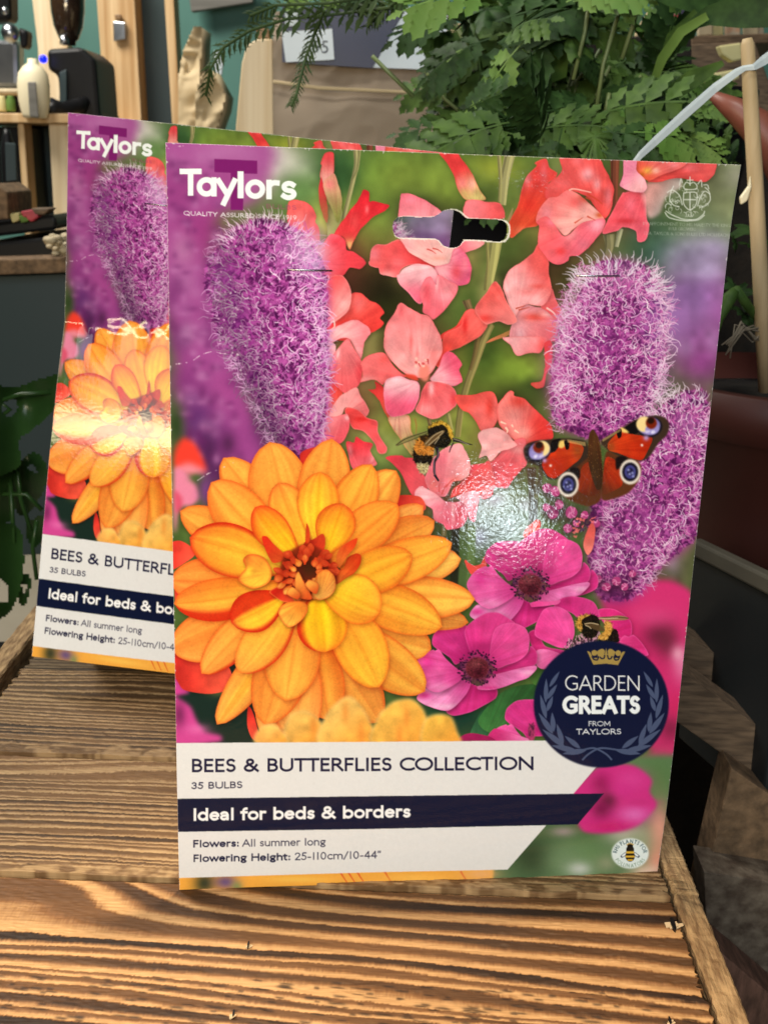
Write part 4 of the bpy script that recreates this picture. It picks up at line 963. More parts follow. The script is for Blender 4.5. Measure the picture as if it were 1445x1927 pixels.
    # red inner petals and the dark eye
    shape('D2', [(150,1270),(160,1230),(230,1200),(260,1110),(340,1070),(385,1090),(380,1160),(330,1240),(240,1300),(160,1350)], (206,58,24), (226,104,40), [(360,1090),(180,1320)], sh=.4, veins=(150,1340,20,.12), rim=((190,40,20),3,.5))
    shape('D2', [(160,1110),(190,1030),(260,970),(350,930),(330,1010),(270,1080),(220,1160),(180,1200)], (208,60,26), (226,110,44), [(330,950),(190,1160)], sh=.3, veins=(170,1190,20,.12))
    for q, a, b in (([(835,925),(880,915),(940,980),(1040,1080),(1010,1140),(930,1150),(870,1040)], (206,44,26), (226,80,36)), ([(1210,1010),(1230,960),(1300,940),(1380,890),(1410,930),(1400,1030),(1330,1060),(1240,1050)], (196,40,26), (214,64,34)), ([(1230,1000),(1240,800),(1268,860),(1268,960)], (206,50,24), (214,70,30))):
        shape('D1', q, a, b, [q[0], q[3]], sh=.3, veins=(1230,1230,18,.12))
    shape('D3', [(905,75),(940,40),(1010,20),(1080,80),(1140,160),(1060,165),(990,140)], (196,36,24), (216,70,40), [(950,40),(1080,150)], sh=.3, rim=((236,150,70),2,.6))
    C = (578, 1078)
    fill(spline(P('P', [(C[0]+56*math.cos(a)*(1+.1*math.sin(5*a)), C[1]+50*math.sin(a)*(1+.1*math.cos(4*a))) for a in np.linspace(0, 6.28, 18)[:-1]])), (140, 40, 22), .95, 2)
    blob(C[0]-2, C[1]-8, 34, 24, (60, 34, 18), .95); blob(C[0]-18, C[1]+4, 14, 24, (96, 30, 20), .8)
    fl = []
    for ring, n, L in ((50, 17, 20), (40, 14, 20), (28, 11, 18)):
        for k in range(n):
            a = 2*math.pi*k/n + ring*.37 + rng.normal(0, .12)
            fl.append((ring, a, L*rng.uniform(.8, 1.15)))
    for ring, a, L in fl:
        x, y = C[0] + ring*1.02*math.cos(a), C[1] + ring*.86*math.sin(a)
        k = rng.random()
        up = math.sin(a) < .1 and ring > 30
        c0 = (176,48,26) if up else ((226,122,44) if k < .6 else (206,70,32))
        c1 = (206,76,40) if up else ((243,178,84) if k < .6 else (232,130,60))
        d = a + rng.normal(0, .35) + (math.pi if ring < 45 and rng.random() < .75 else 0)
        pt((x - .5*L*math.cos(d), y - .5*L*math.sin(d)), (x + .6*L*math.cos(d), y + .6*L*math.sin(d)), rng.uniform(4.5, 7.5), c0, c1, rim=(196,66,30), ra=.6, rw=2, seed=int(ring+a*10), sh=.45, blunt=.7)
    shape('P', [(1,1),(2,2),(3,1)], (0,0,0)) if False else None
    shape('P', [(598,1080),(615,1072),(630,1085),(632,1108),(620,1124),(600,1130),(588,1118),(592,1098)], (238,150,60), (236,170,80), [(600,1080),(620,1125)], rim=((206,84,30),3,.7), veins=(600,1130,40,.2), sh=.5)
    for q in ([(556,1090),(562,1076),(572,1095),(588,1126),(572,1128),(558,1120)], [(540,1118),(550,1105),(566,1118),(560,1128)], [(575,1100),(584,1092),(600,1100),(596,1118),(584,1112)]):
        shape('P', q, (240,166,70), (214,84,34), [q[1], q[3]], sh=.5, rim=((200,64,30),1.6,.5))
    shape('D3', [(985,260),(1010,200),(1080,160),(1180,155),(1240,180),(1250,240),(1210,310),(1140,370),(1075,390),(1020,340)], (232,132,44), (243,178,70), [(1200,170),(1070,370)], rim=((214,84,34),3,.7), veins=(1190,160,30,.14), sh=.45)
    # blurred second dahlia in front, along the bottom
    for q, c, s in (([(535,1400),(545,1350),(575,1338),(605,1360),(615,1400)], (243,190,96), 3), ([(600,1400),(612,1350),(640,1318),(662,1312),(690,1345),(705,1400)], (243,196,104), 3),
                    ([(700,1400),(712,1350),(738,1322),(775,1316),(800,1342),(808,1400)], (243,188,84), 3), ([(795,1400),(800,1355),(825,1344),(850,1350),(862,1380),(866,1400)], (243,188,78), 3), ([(480,1400),(490,1370),(520,1365),(545,1400)], (240,176,90), 4)):
        shape('P', q, c, (240,164,62), [q[2], q[-1]], soft=2.6, sh=.3, rim=((248,212,130),5,.6))
    for x, y in ((650,1340),(765,1350),(590,1368),(680,1380),(752,1385)):
        blob(x, y, 7, 22, (232,130,50), .5)

def anemone(dx, dy, parts=None):
    Q = {
     'bl': ([(165,880),(180,810),(250,755),(350,745),(415,755),(410,830),(440,920),(460,1000),(380,1010),(330,1030),(290,980),(200,920)], (190,34,118), (206,52,134)),
     'tp': ([(398,820),(410,760),(480,700),(560,660),(640,660),(720,705),(755,740),(650,770),(600,850),(585,980),(500,990),(440,950)], (204,42,126), (216,62,140)),
     'rb': ([(600,1080),(760,1010),(850,940),(870,895),(915,950),(905,1030),(800,1080),(650,1110)], (186,30,108), (204,48,128)),
     'rt': ([(575,990),(590,850),(620,770),(690,735),(760,735),(830,770),(860,840),(850,940),(790,1000),(700,1035),(620,1060)], (222,62,146), (226,78,154)),
     'bt': ([(265,1365),(340,1310),(420,1170),(500,1190),(600,1200),(632,1215),(620,1270),(540,1320),(440,1370),(320,1397)], (186,32,112), (206,48,130)),
     'rl': ([(560,1120),(700,1080),(800,1055),(900,1038),(910,1065),(850,1125),(780,1150),(680,1190),(590,1212),(500,1210),(488,1188),(540,1170)], (232,108,178), (228,120,188)),
     'bo': ([(55,1270),(110,1200),(200,1220),(290,1190),(370,1140),(440,1160),(410,1240),(330,1330),(270,1362),(190,1347),(100,1312)], (206,60,144), (232,150,204)),
     'lf': ([(35,1060),(60,1000),(110,950),(170,925),(185,932),(215,923),(260,985),(330,1050),(390,1090),(370,1140),(300,1190),(210,1230),(140,1210),(70,1140)], (220,62,148), (226,96,168))}
    order = ['bl','tp','rb','rt','bt','rl','bo','lf']
    for k in order:
        if parts and k not in parts:
            continue
        q, a, b = Q[k]
        q = [(x+dx, y+dy) for x, y in q]
        cx, cy = 487+dx, 1055+dy
        far = max(q, key=lambda p: (p[0]-cx)**2+(p[1]-cy)**2)
        bl = [(sum(p[0] for p in q)/len(q), sum(p[1] for p in q)/len(q)+20, 60, 30, tuple(min(255, v+14) for v in b), .5)]
        if k == 'bo': bl += [(250+dx,1330+dy,120,24,(238,180,220),.9), (110+dx,1250+dy,60,30,(200,40,126),.8)]
        if k == 'lf': bl += [(220+dx,1190+dy,90,36,(236,140,196),.8), (130+dx,1010+dy,50,60,(214,50,140),.8)]
        if k == 'rl': bl += [(850+dx,1090+dy,60,24,(240,170,210),.8), (560+dx,1195+dy,80,12,(222,66,150),.9)]
        shape('A1', q, a, b, [(cx, cy), far], rim=((232,110,176),2.2,.45), veins=(cx, cy, 46, .10), sh=.34, blobs=bl)
    if parts and 'eye' not in parts:
        return
    x0, y0 = P('A1', [(487+dx, 1055+dy)])[0]
    s = .263
    blob(x0+CX0, y0+CY0, 150*s, 132*s, (120,20,72), .75)
    r = np.random.default_rng(5)
    for i in range(150):
        a = r.uniform(0, 2*math.pi); rr = r.uniform(88, 142) * s
        x, y = x0 + rr*math.cos(a), y0 + rr*.9*math.sin(a)
        if rr > 104*s or i % 3:
            stroke(np.array([(x0+80*s*math.cos(a), y0+74*s*math.sin(a)), (x, y)]), 1.2, (150,60,104), .5, sm=False)
        an = a + r.normal(0, .7); k = r.uniform(2.2, 3.6)
        dx_, dy_ = math.cos(an)*k, math.sin(an)*k
        fill(np.array([(x-dx_,y-dy_),(x+dy_*.55,y-dx_*.55),(x+dx_,y+dy_),(x-dy_*.55,y+dx_*.55)]), (44,16,44) if r.random() < .8 else (86,36,76), 1)
    e = np.array([(x0+82*s*math.cos(t), y0+76*s*math.sin(t)) for t in np.linspace(0, 6.28, 30)[:-1]])
    fill(e, (96,34,46), 1, 1)
    blob(x0+CX0+3, y0+CY0+8, 13, 12, (58,14,28), .8); blob(x0+CX0-3, y0+CY0-8, 12, 8, (136,70,76), .6)
    m, mx, my = mask(e)
    IMG[my:my+m.shape[0], mx:mx+m.shape[1]] *= (1 + .16 * m * N2[my:my+m.shape[0], mx:mx+m.shape[1]])[..., None]

def paint_anemones():
    for q, c in (([(880,1400),(905,1340),(935,1330),(925,1400)], (52,112,74)), ([(900,1355),(950,1300),(1010,1290),(1000,1340),(930,1380)], (60,120,62)), ([(985,1185),(1010,1178),(1012,1186),(990,1196)], (70,90,60)), ([(998,1275),(1020,1255),(1040,1262),(1010,1290)], (66,104,48))):
        shape('P', q, c, tuple(int(v*.7) for v in c), [q[0], q[2]], veins=(900,1420,40,.12))
    anemone(520, 535, ['bl','tp','rt','bo','lf'])
    anemone(435, -545 + 0, ['rb'])
    anemone(378, -598)
    # third flower, right, under the badge
    for q, a, b in (([(270,95),(330,30),(420,10),(520,25),(600,60),(640,130),(660,200),(500,210),(420,150),(300,110)], (208,44,128), (216,60,140)), ([(640,120),(760,115),(860,170),(910,230),(910,330),(850,370),(780,330),(660,200)], (212,48,126), (204,40,116)),
                    ([(60,330),(130,290),(200,420),(330,450),(390,470),(300,520),(140,500)], (190,34,108), (206,54,130)), ([(130,460),(220,450),(330,490),(300,540),(200,610),(130,580)], (232,116,178), (224,90,160)),
                    ([(810,385),(850,335),(890,345),(930,330),(1000,400),(1050,495),(950,500),(860,420)], (226,66,142), (214,50,126)), ([(115,330),(130,230),(180,130),(240,98),(320,100),(400,150),(435,230),(440,330),(400,420),(370,440),(300,430),(190,380)], (220,60,142), (226,80,156))):
        shape('A2', q, a, b, [q[0], q[len(q)//2]], rim=((232,110,176),2.2,.5), veins=(430,420,40,.09), sh=.3)
    shape('A1', [(870,600),(900,580),(1000,580),(1080,570),(1060,600),(960,612),(880,620)], (220,64,142), (226,90,160), [(880,600),(1060,580)], sh=.3)
    anemone(0, 0)
    shape('P', [(920,1397),(930,1372),(962,1380),(1005,1397)], (206,46,124), (232,130,190), [(925,1390),(1000,1396)], veins=(1010,1400,20,.1))
    shape('P', [(860,1400),(870,1385),(890,1380),(925,1388),(930,1400)], (150,24,84))
    for i in range(60):
        fill(spline(P('A2', [(60+rng.uniform(0,60), 1050+rng.uniform(0,150)) for _ in range(3)])), (70,24,56) if i % 2 else (180,60,110), .6)
    for i in range(130):
        x, y = rng.uniform(370, 640), 0
        y = 440 - (x-370)*.42 + rng.uniform(-30, 60)
        stroke(P('A2', [(x, y), (x+rng.uniform(-20,20), y-rng.uniform(10,40)), (x+rng.uniform(-30,30), y-rng.uniform(10,50))]), 2, (210,150,180) if i % 2 else (48,18,40), .9, 1)

def fuzz(poly, c, c2, n, L, seed, ang=None):
    r = np.random.default_rng(seed)
    q = mask(poly)
    if q is None:
        return
    m, x0, y0 = q
    put(m, x0, y0, col(c), .95)
    ys, xs = np.nonzero(m > .4)
    cx, cy = xs.mean(), ys.mean()
    for i in r.integers(0, len(ys), n):
        x, y = xs[i], ys[i]
        a = math.atan2(y-cy, x-cx) + r.normal(0, .5) if ang is None else ang + r.normal(0, .5)
        l = r.uniform(.5, 1) * L
        cc = np.array(c) * (1-.8*r.random()) if r.random() < .5 else np.array(c) + (np.array(c2) - np.array(c)) * r.random()
        stroke(np.array([(x+x0, y+y0), (x+x0+l*math.cos(a), y+y0+l*math.sin(a))]), 1.5, cc, .75, .5, sm=False)

def paint_insects():
    BK, YL = (22, 18, 14), (206, 146, 52)
    f = lambda reg, q: spline(P(reg, q))
    # bee on the gladiolus
    fill(f('R6', [(625,1055),(680,1010),(770,975),(850,958),(860,975),(790,1010),(700,1040),(640,1065)]), (120,116,70), .75)
    stroke(P('R6', [(630,1058),(700,1012),(850,960)]), 1.6, (50,44,28), .9)
    stroke(P('R6', [(640,1060),(740,1020),(850,975)]), 1.2, (60,54,34), .8)
    fuzz(f('R6', [(790,1010),(850,1020),(900,1080),(895,1130),(860,1190),(790,1190),(755,1140),(765,1060)]), (196,120,44), (232,180,90), 240, 5, 3)
    fuzz(f('R6', [(800,1000),(850,985),(930,1020),(910,1075),(850,1060),(800,1040)]), (40,26,14), (120,80,30), 110, 5, 4)
    fuzz(f('R6', [(757,1090),(790,1130),(885,1135),(880,1190),(850,1210),(790,1205),(755,1160)]), BK, (70,58,40), 160, 5, 5)
    fuzz(f('R6', [(780,1195),(860,1195),(855,1240),(830,1262),(800,1250)]), (186,170,120), (236,226,190), 110, 5, 6)
    fuzz(f('R6', [(765,1060),(800,1020),(850,1060),(890,1090),(890,1125),(830,1120),(770,1090)]), (204,124,46), (238,180,90), 200, 5, 13)
    fuzz(f('R6', [(855,950),(880,910),(940,892),(1000,920),(1030,980),(1020,1040),(980,1075),(920,1070),(870,1010)]), BK, (74,60,38), 260, 5, 7)
    fuzz(f('R6', [(930,893),(985,900),(1030,960),(1036,1010),(1015,1000),(990,930)]), (210,160,50), (240,200,90), 130, 5, 8)
    fuzz(f('R6', [(865,935),(900,900),(950,892),(960,905),(910,920)]), (196,150,48), (232,190,80), 60, 5, 9)
    fill(f('R6', [(830,1040),(900,980),(970,950),(975,965),(920,1020),(850,1070)]), (110,84,50), .8)
    for q in ([(840,1050),(900,990),(965,955)], [(860,1060),(930,1000),(970,960)], [(905,1050),(940,1000)]): stroke(P('R6', q), 1.5, (196,176,140), .8)
    for q, w in (([(1030,1010),(1080,1020),(1130,1045),(1175,1055)], 3), ([(1035,1025),(1090,1035),(1150,1050)], 4), ([(1040,1040),(1020,1080),(1010,1110)], 3), ([(920,1070),(930,1130),(905,1180),(905,1260),(930,1310)], 6), ([(905,1270),(935,1315)], 5)):
        stroke(P('R6', q), w, (30,24,34), .95, w*.6)
    for q in ([(905,1090),(900,1180),(908,1270)], [(935,1090),(925,1160)]): stroke(P('R6', q), 1.6, (146,128,140), .7)
    stroke(P('R6', [(1040,1012),(1080,1025),(1150,1055)]), 1.4, (190,176,150), .7)
    # bee above the badge
    fill(f('A2', [(640,185),(720,178),(820,170),(888,190),(860,206),(760,210),(680,205)]), (140,126,80), .85)
    stroke(P('A2', [(640,188),(760,182),(888,192)]), 1.5, (60,50,30), .9)
    fuzz(f('A2', [(720,280),(790,290),(806,350),(800,390),(660,390),(650,360)]), BK, (60,50,36), 140, 4, 10)
    fuzz(f('A2', [(460,240),(475,190),(520,168),(600,165),(640,190),(650,260),(620,340),(540,350),(500,310),(480,290)]), BK, (70,54,34), 220, 5, 11)
    fuzz(f('A2', [(458,240),(475,190),(520,166),(575,164),(530,185),(500,210),(505,260),(500,300),(478,290)]), (210,150,62), (240,200,110), 120, 5, 12)
    fuzz(f('A2', [(690,225),(735,222),(752,270),(740,320),(700,370),(650,365),(640,340),(690,300)]), (214,154,66), (240,204,120), 150, 5, 14)
    fill(f('A2', [(520,240),(560,225),(640,240),(690,290),(650,300),(570,270)]), (90,70,44), .85)
    for q in ([(525,240),(580,232),(640,245)], [(530,250),(560,262),(580,280)], [(640,190),(700,195),(800,190)]): stroke(P('A2', q), 1.6, (206,186,150), .85)
    # peacock butterfly
    BR, RD = (74,44,24), (184,44,18)
    fill(f('R8', [(95,800),(110,755),(170,725),(360,705),(470,710),(545,735),(560,850),(470,930),(420,960),(330,1000),(260,985),(210,910),(120,870)]), (54,40,32), 1, .8)
    fill(f('R8', [(655,720),(780,640),(900,570),(1040,540),(1110,560),(1138,610),(1120,680),(1060,740),(1000,830),(930,870),(820,850),(720,810),(670,760)]), (60,44,34), 1, .8)
    fill(f('R8', [(420,950),(490,900),(570,840),(620,900),(650,1130),(560,1190),(430,1150),(360,1090),(345,1010)]), (90,48,26), 1, .8)
    fill(f('R8', [(690,800),(770,830),(880,850),(935,900),(920,1000),(850,1090),(760,1130),(655,1140),(660,950)]), (92,50,28), 1, .8)
    shape('R8', [(230,880),(270,820),(340,770),(370,730),(430,725),(500,745),(525,780),(500,850),(440,900),(380,950),(320,990),(270,975),(235,920)], RD, (196,60,24), [(300,940),(470,760)], sh=0, blobs=[(480,790,40,60,(150,70,30))], veins=(560,800,26,.16))
    shape('R8', [(700,740),(740,690),(790,640),(830,660),(900,680),(1000,690),(1015,720),(980,800),(940,860),(860,845),(770,810),(705,790)], RD, (200,60,24), [(960,820),(740,700)], sh=0, blobs=[(720,770,30,50,(150,70,30))], veins=(640,780,26,.16))
    fill(f('R8', [(285,770),(300,720),(360,707),(358,745),(320,800),(270,810)]), (20,16,16), 1)
    fill(f('R8', [(355,725),(395,722),(395,755),(370,775),(345,765)]), (236,200,110), 1, .8)
    fill(f('R8', [(385,725),(420,728),(422,775),(400,785)]), (22,16,14), 1)
    fill(f('R8', [(815,640),(850,605),(930,565),(925,640),(905,670),(850,672)]), (20,16,16), 1)
    fill(f('R8', [(790,625),(825,640),(850,665),(800,660)]), (240,206,120), 1, .8)
    fill(f('R8', [(760,650),(795,640),(795,690),(772,705)]), (24,16,14), 1)
    for cx, cy, sgn in ((208, 792, 1), (995, 618, -1)):
        ro = -.45 if sgn > 0 else -.2
        def E(dx, dy, rx, ry, c, a=1, so=.8):
            t = np.linspace(0, 6.28, 24)[:-1]
            u, v = rx*np.cos(t), ry*np.sin(t)
            q = np.stack([cx+dx+u*math.cos(ro)-v*math.sin(ro), cy+dy+u*math.sin(ro)+v*math.cos(ro)], 1)
            fill(P('R8', q), c, a, so)
        E(-4*sgn, 6, 90, 74, (26,22,34)); E(0, 0, 78, 62, (132,122,190)); E(20*sgn if sgn > 0 else -38, -14, 56, 56, (243,216,150)); E(-20*sgn, 22, 50, 38, (150,140,206)); E(-4 if sgn > 0 else 14, -22, 40, 42, (120,36,16)); E(0 if sgn > 0 else 10, -40, 26, 24, (36,18,12))
        E(-26*sgn, 42, 16, 12, (220,216,250)); E(14*sgn, 40, 20, 10, (206,196,240))
    for x, y, r_, c in ((245,862,16,(190,150,210)), (287,898,9,(250,240,236)), (970,700,20,(186,150,206)), (940,752,9,(252,244,240))):
        q = P('R8', [(x, y)])[0]; blob(q[0]+CX0, q[1]+CY0, r_*.263, r_*.263, c, .95)
    shape('R8', [(485,1010),(520,900),(580,880),(630,1000),(640,1090),(560,1120),(490,1080)], (150,50,24), (96,44,24), [(500,1000),(600,1100)], sh=0, veins=(600,860,24,.2))
    shape('R8', [(665,960),(690,840),(760,870),(790,960),(800,1040),(720,1090),(665,1100)], (176,50,22), (100,46,26), [(760,980),(680,1090)], sh=0, veins=(640,860,24,.2))
    fill(f('R8', [(440,915),(490,920),(500,980),(470,1000),(420,960)]), (26,18,18), 1, 1)
    fill(f('R8', [(755,850),(800,830),(840,850),(800,900),(760,930)]), (26,18,18), 1, 1)
    for cx, cy in ((415, 1035), (858, 945)):
        for rx, ry, c in ((76, 90, (226,216,206)), (58, 68, (24,20,34)), (40, 48, (70,70,140)), (24, 30, (30,28,60))):
            t = np.linspace(0, 6.28, 24)[:-1]
            fill(P('R8', np.stack([cx + rx*np.cos(t), cy + ry*np.sin(t)], 1)), c, 1, .8)
        for dx, dy in ((-14,-16),(14,6),(20,30),(-6,14)):
            q = P('R8', [(cx+dx, cy+dy)])[0]; blob(q[0]+CX0, q[1]+CY0, 2.6, 2.6, (150,156,220), .9)
    shape('R8', [(560,700),(590,640),(630,700),(650,800),(660,960),(650,1060),(620,1070),(590,1000),(560,880)], (80,48,26), (56,36,22), [(600,680),(640,1040)], sh=.2, veins=(600,600,60,.2))
    for k in range(160):
        x, y = rng.uniform(545, 720), rng.uniform(720, 1000)
        fill(P('R8', [(x,y),(x+6,y+3),(x+2,y+9)]), (176,130,70) if k % 2 else (50,32,20), .5)
    for k in range(26):
        x = 410 + k*5; stroke(P('R8', [(x, 712+k*.8), (x+3, 735+k)]), 1.3, (206,180,110), .6, sm=False)
        x = 660 + k*5; stroke(P('R8', [(x, 712-k*3), (x+4, 728-k*3)]), 1.3, (206,180,110), .6, sm=False)

def paint_panels():
    W, NV, TX = (223, 225, 228), (17, 24, 52), (24, 24, 58)
    fill(P('P', [(330,1398.8),(700,1396.5),(1040,1394),(1150,1424),(1120,1446),(1078.6,1494.8),(700,1499),(330,1504)]), W)
    fill(P('P', [(330,1565.5),(700,1560),(1028,1553.5),(955,1637),(700,1642),(330,1653)]), W)
    fill(P('P', [(330,1503.8),(700,1498.8),(1136.5,1493.6),(1087,1551.8),(700,1560.5),(330,1566)]), NV)
    text('BEES & BUTTERFLIES COLLECTION', (362.5,1454), (1003.5,1449.6), 25.6, .18, TX, track=.06)
    text('35 BULBS', (362,1485.6), (456,1483.6), 13, .175, TX, track=.06)
    text('Ideal for beds & borders', (365,1545.6), (771.5,1539), 24.2, .20, (240,242,246), track=.05)
    text('Flowers:', (365,1595.5), (450.5,1594), 14.4, .20, TX, track=.05)
    text('All summer long', (457.5,1594), (613,1591.3), 14.4, .135, TX, track=.05)
    text('Flowering Height:', (365.5,1623), (547,1619.6), 14.4, .20, TX, track=.05)
    text('25-110cm/10-44"', (556,1619.4), (718,1615.6), 14.4, .135, TX, track=.05)
    # round badge
    t = np.linspace(0, 2*np.pi, 90)[:-1]
    bx, by = 1131.2, 1325.5
    fill(np.stack([bx - CX0 + 127*np.cos(t) , by - CY0 + 119.4*np.sin(t)], 1), (17, 23, 54), 1, .5)
    GD = (160, 136, 74)
    fill(P('A2', [(545,462),(570,470),(585,500),(600,520),(628,520),(634,500),(620,470),(650,450),(680,455),(690,495),(702,436),(714,495),(722,455),(755,450),(780,470),(768,500),(776,520),(805,520),(820,495),(835,470),(860,466),(800,578),(700,566),(597,575)]), GD)
    for x, y in ((605,478),(668,468),(738,468),(802,480)):
        q = P('A2', [(x,y)])[0]; fill(np.stack([q[0]+5.4*np.cos(t), q[1]+5.4*np.sin(t)], 1), GD)
    for q in ([(585,505),(600,530),(630,535),(640,505)], [(650,510),(665,525),(685,520),(690,495)], [(712,495),(722,525),(740,525),(752,505)], [(765,505),(776,535),(802,532),(815,500)]):
        stroke(P('A2', q), 2.6, (17,23,54), 1)
    text('GARDEN', (1063.5,1299.6), (1203.5,1300.6), 28.5, .085, (232,236,240), track=.04)
    text('GREATS', (1061,1344), (1201,1344), 34.5, .225, (232,240,246), track=.13)
    text('FROM', (1107.5,1367), (1148,1367), 9.4, .15, (226,232,240), track=.05)
    text('TAYLORS', (1085,1382.8), (1168,1382.4), 10.8, .16, (226,232,240), track=.06)
    LF = (72, 84, 116)
    def leaf(reg, base, tip, w):
        q = P(reg, [base, tip]); d = q[1]-q[0]; n = np.array([-d[1], d[0]]) / np.linalg.norm(d)
        u = np.linspace(0, 1, 12)[:, None]; pr = np.sin(np.pi*u**.8)
        fill(np.vstack([q[0]+u*d+n*w*pr, (q[0]+u*d-n*w*pr)[::-1]]), LF)
    lv = [((235,760),(320,628),7),((205,890),(210,685),8),((215,860),(300,735),8),((210,1020),(160,820),9),((215,960),(265,830),8),((265,1145),(145,970),10),((270,1130),(258,965),9),((365,1255),(175,1105),10),((350,1235),(295,1060),9),((470,1290),(250,1240),10),((490,1265),(360,1160),9),((540,1280),(340,1310),10)]
    for b, tp, w in lv:
        leaf('A2', b, tp, w*.52)
        leaf('A2', (1322-b[0], b[1]), (1330-tp[0], tp[1]), w*.52)
    stroke(P('A2', [(480,1285),(600,1262),(700,1310),(750,1360)]), 3.4, LF, 1)
    stroke(P('A2', [(850,1285),(660,1262),(560,1310),(505,1362)]), 3.4, LF, 1)
    # bee mark
    cx, cy = 1185.5, 1606.5
    fill(np.stack([cx - CX0 + 35*np.cos(t), cy - CY0 + 28.5*np.sin(t)], 1), (222, 236, 238), 1, .4)
    text_arc('RHS PLANTS FOR', cx, cy, 28.6, 22.8, -88, 88, 7.6, .15, (40,70,80))
    text_arc('POLLINATORS', cx, cy, 28.6, 23.0, 244, 116, 7.0, .13, (110,140,120), inside=True)
    for s in (-1, 1):
        o = spline(np.array([(cx-CX0+s*4, cy-CY0-4), (cx-CX0+s*11, cy-CY0-1), (cx-CX0+s*18, cy-CY0+5), (cx-CX0+s*15, cy-CY0+8), (cx-CX0+s*7, cy-CY0+3)]))
        fill(o, (40,50,70)); fill((o - o.mean(0))*.7 + o.mean(0), (230,240,244))
    def el(x, y, rx, ry, c): fill(np.stack([x-CX0+rx*np.cos(t), y-CY0+ry*np.sin(t)], 1), c)
    el(cx, cy+5, 9, 10.5, (28,26,24)); el(cx, cy-7, 7.5, 8, (28,26,24)); el(cx, cy-14, 5.5, 4, (28,26,24))
    fill(P('P', [(cx-7,cy-4),(cx+7,cy-4),(cx+8,cy),(cx-8,cy)]), (222,178,60)); fill(P('P', [(cx-8.5,cy+4),(cx+8.5,cy+4),(cx+8.5,cy+7.5),(cx-8.5,cy+7.5)]), (222,178,60)); fill(P('P', [(cx-6,cy+11),(cx+6,cy+11),(cx+4,cy+14),(cx-4,cy+14)]), (222,178,60))
    stroke(P('P', [(cx-7,cy-16),(cx,cy-19),(cx+7,cy-16)]), 2, (196,160,80), .9)
    # maker's name, top left
    PU = (118, 30, 104)
    fill(P('R1', [(397,150),(703,163),(704,258),(606,254),(602,517),(512,516),(514,250),(397,245)]), PU)
    WH = (233, 241, 242)
    ox = 1/0.263
    def logo(ch, x0, x1, ybase, wt=.20, cap=193):
        w = G[ch][0]
        e = {'ä': (.09,.60), 'y': (.03,.49), 'l': (.11,.11), 'o': (.06,.52), 'r': (.08,.34), 's': (.06,.35), 'T': (.03,.55)}[ch]
        hw = wt/2
        sx = ((x1-x0)/cap - wt) / max(e[1]-e[0], 1e-3) if ch != 'l' else 1
        G['\0'] = (w, [[((px-e[0])*sx + hw, py) for px, py in ln] for ln in G[ch][1]])
        paint_glyph('\0', lambda q: P('R1', [(x0 + q[0]*cap, ybase - q[1]*cap)])[0], wt, WH)
    logo('T', 148, 305, 414); logo('ä', 270, 413, 422); logo('y', 408, 560, 428); logo('l', 563, 607, 432, .22); logo('o', 616, 760, 437); logo('r', 768, 872, 440); logo('s', 870, 986, 446, .19)
    text('QUALITY ASSURED SINCE 1919', (347,405.6), (558.5,414.2), 8.4, .16, (226,220,230), track=.08)
    text('BULBS', (502,392.5), (558,395.5), 8.6, .16, (150,70,110), .7, track=.08)
    # faint royal warrant, top right
    WC = (226, 232, 226)
    for r_, n in ((0, 0),):
        q = lambda pts: P('R4', pts)
        for k in range(46):
            a = rng.uniform(0, 6.28); rr = rng.uniform(.25, 1)**.6
            x, y = 885 + 150*rr*math.cos(a), 300 + 105*rr*math.sin(a)
            r0 = rng.uniform(8, 22); a0 = rng.uniform(0, 6.28)
            stroke(q([(x+r0*math.cos(a0+j*.7), y+r0*math.sin(a0+j*.7)) for j in range(rng.integers(4, 8))]), 1.5, WC, .6, .8)
        for p in ([(905,125),(905,190)], [(880,150),(930,150)], [(860,190),(880,165),(905,175),(930,165),(955,190),(945,215),(870,215),(860,190)], [(860,240),(860,320),(905,365),(950,320),(950,240),(860,240)], [(905,240),(905,365)], [(860,290),(950,290)],
                  [(790,190),(770,230),(760,290),(790,330),(830,340)], [(740,240),(780,220),(830,260),(850,330)], [(1010,200),(1040,230),(1050,290),(1020,330),(970,345)], [(1050,250),(1010,230),(980,270),(960,330)], [(730,370),(780,400),(860,430),(950,430),(1000,395),(1010,370)], [(725,380),(760,420),(860,440),(960,435),(1010,400)], [(850,170),(840,140),(830,190)], [(960,180),(985,150),(990,200)], [(1000,185),(1030,185),(1040,215)]):
            stroke(q(p), 1.9, WC, .75)
        for b in ((790,260,40,50),(980,270,40,50),(905,290,40,50),(880,400,110,20)):
            z = q([b[:2]])[0]; blob(z[0]+CX0, z[1]+CY0, b[2]*.263, b[3]*.263, WC, .18)
    for s, a, b in (('BY APPOINTMENT TO HIS MAJESTY THE KING', (1210,424), (1374,428)), ('BULB GROWERS', (1258,433.5), (1309,435)), ('O.A. TAYLOR & SONS BULBS LTD HOLBEACH', (1212,442), (1370,446))):
        text(s, a, b, 6, .12, (206,214,206), .55, track=.05)

def paint_worn_edges():
    # white torn fibres round the hanging hole, small scuffs and white core showing at the cut edges
    o = spline(P('R2', HOLE), 7)
    d = np.vstack([o, o[:1]])
    for i in range(len(o)):
        a, b = d[i], d[i+1]
        stroke(np.array([a, b]), rng.uniform(2.2, 4.6), (236,230,222), .95, sm=False)
    for i in range(60):
        k = rng.integers(0, len(o)); p = o[k] + rng.normal(0, 1.2, 2)
        stroke(np.array([p, p + rng.normal(0, 2, 2)]), 1.2, (240,234,226), .8, sm=False)

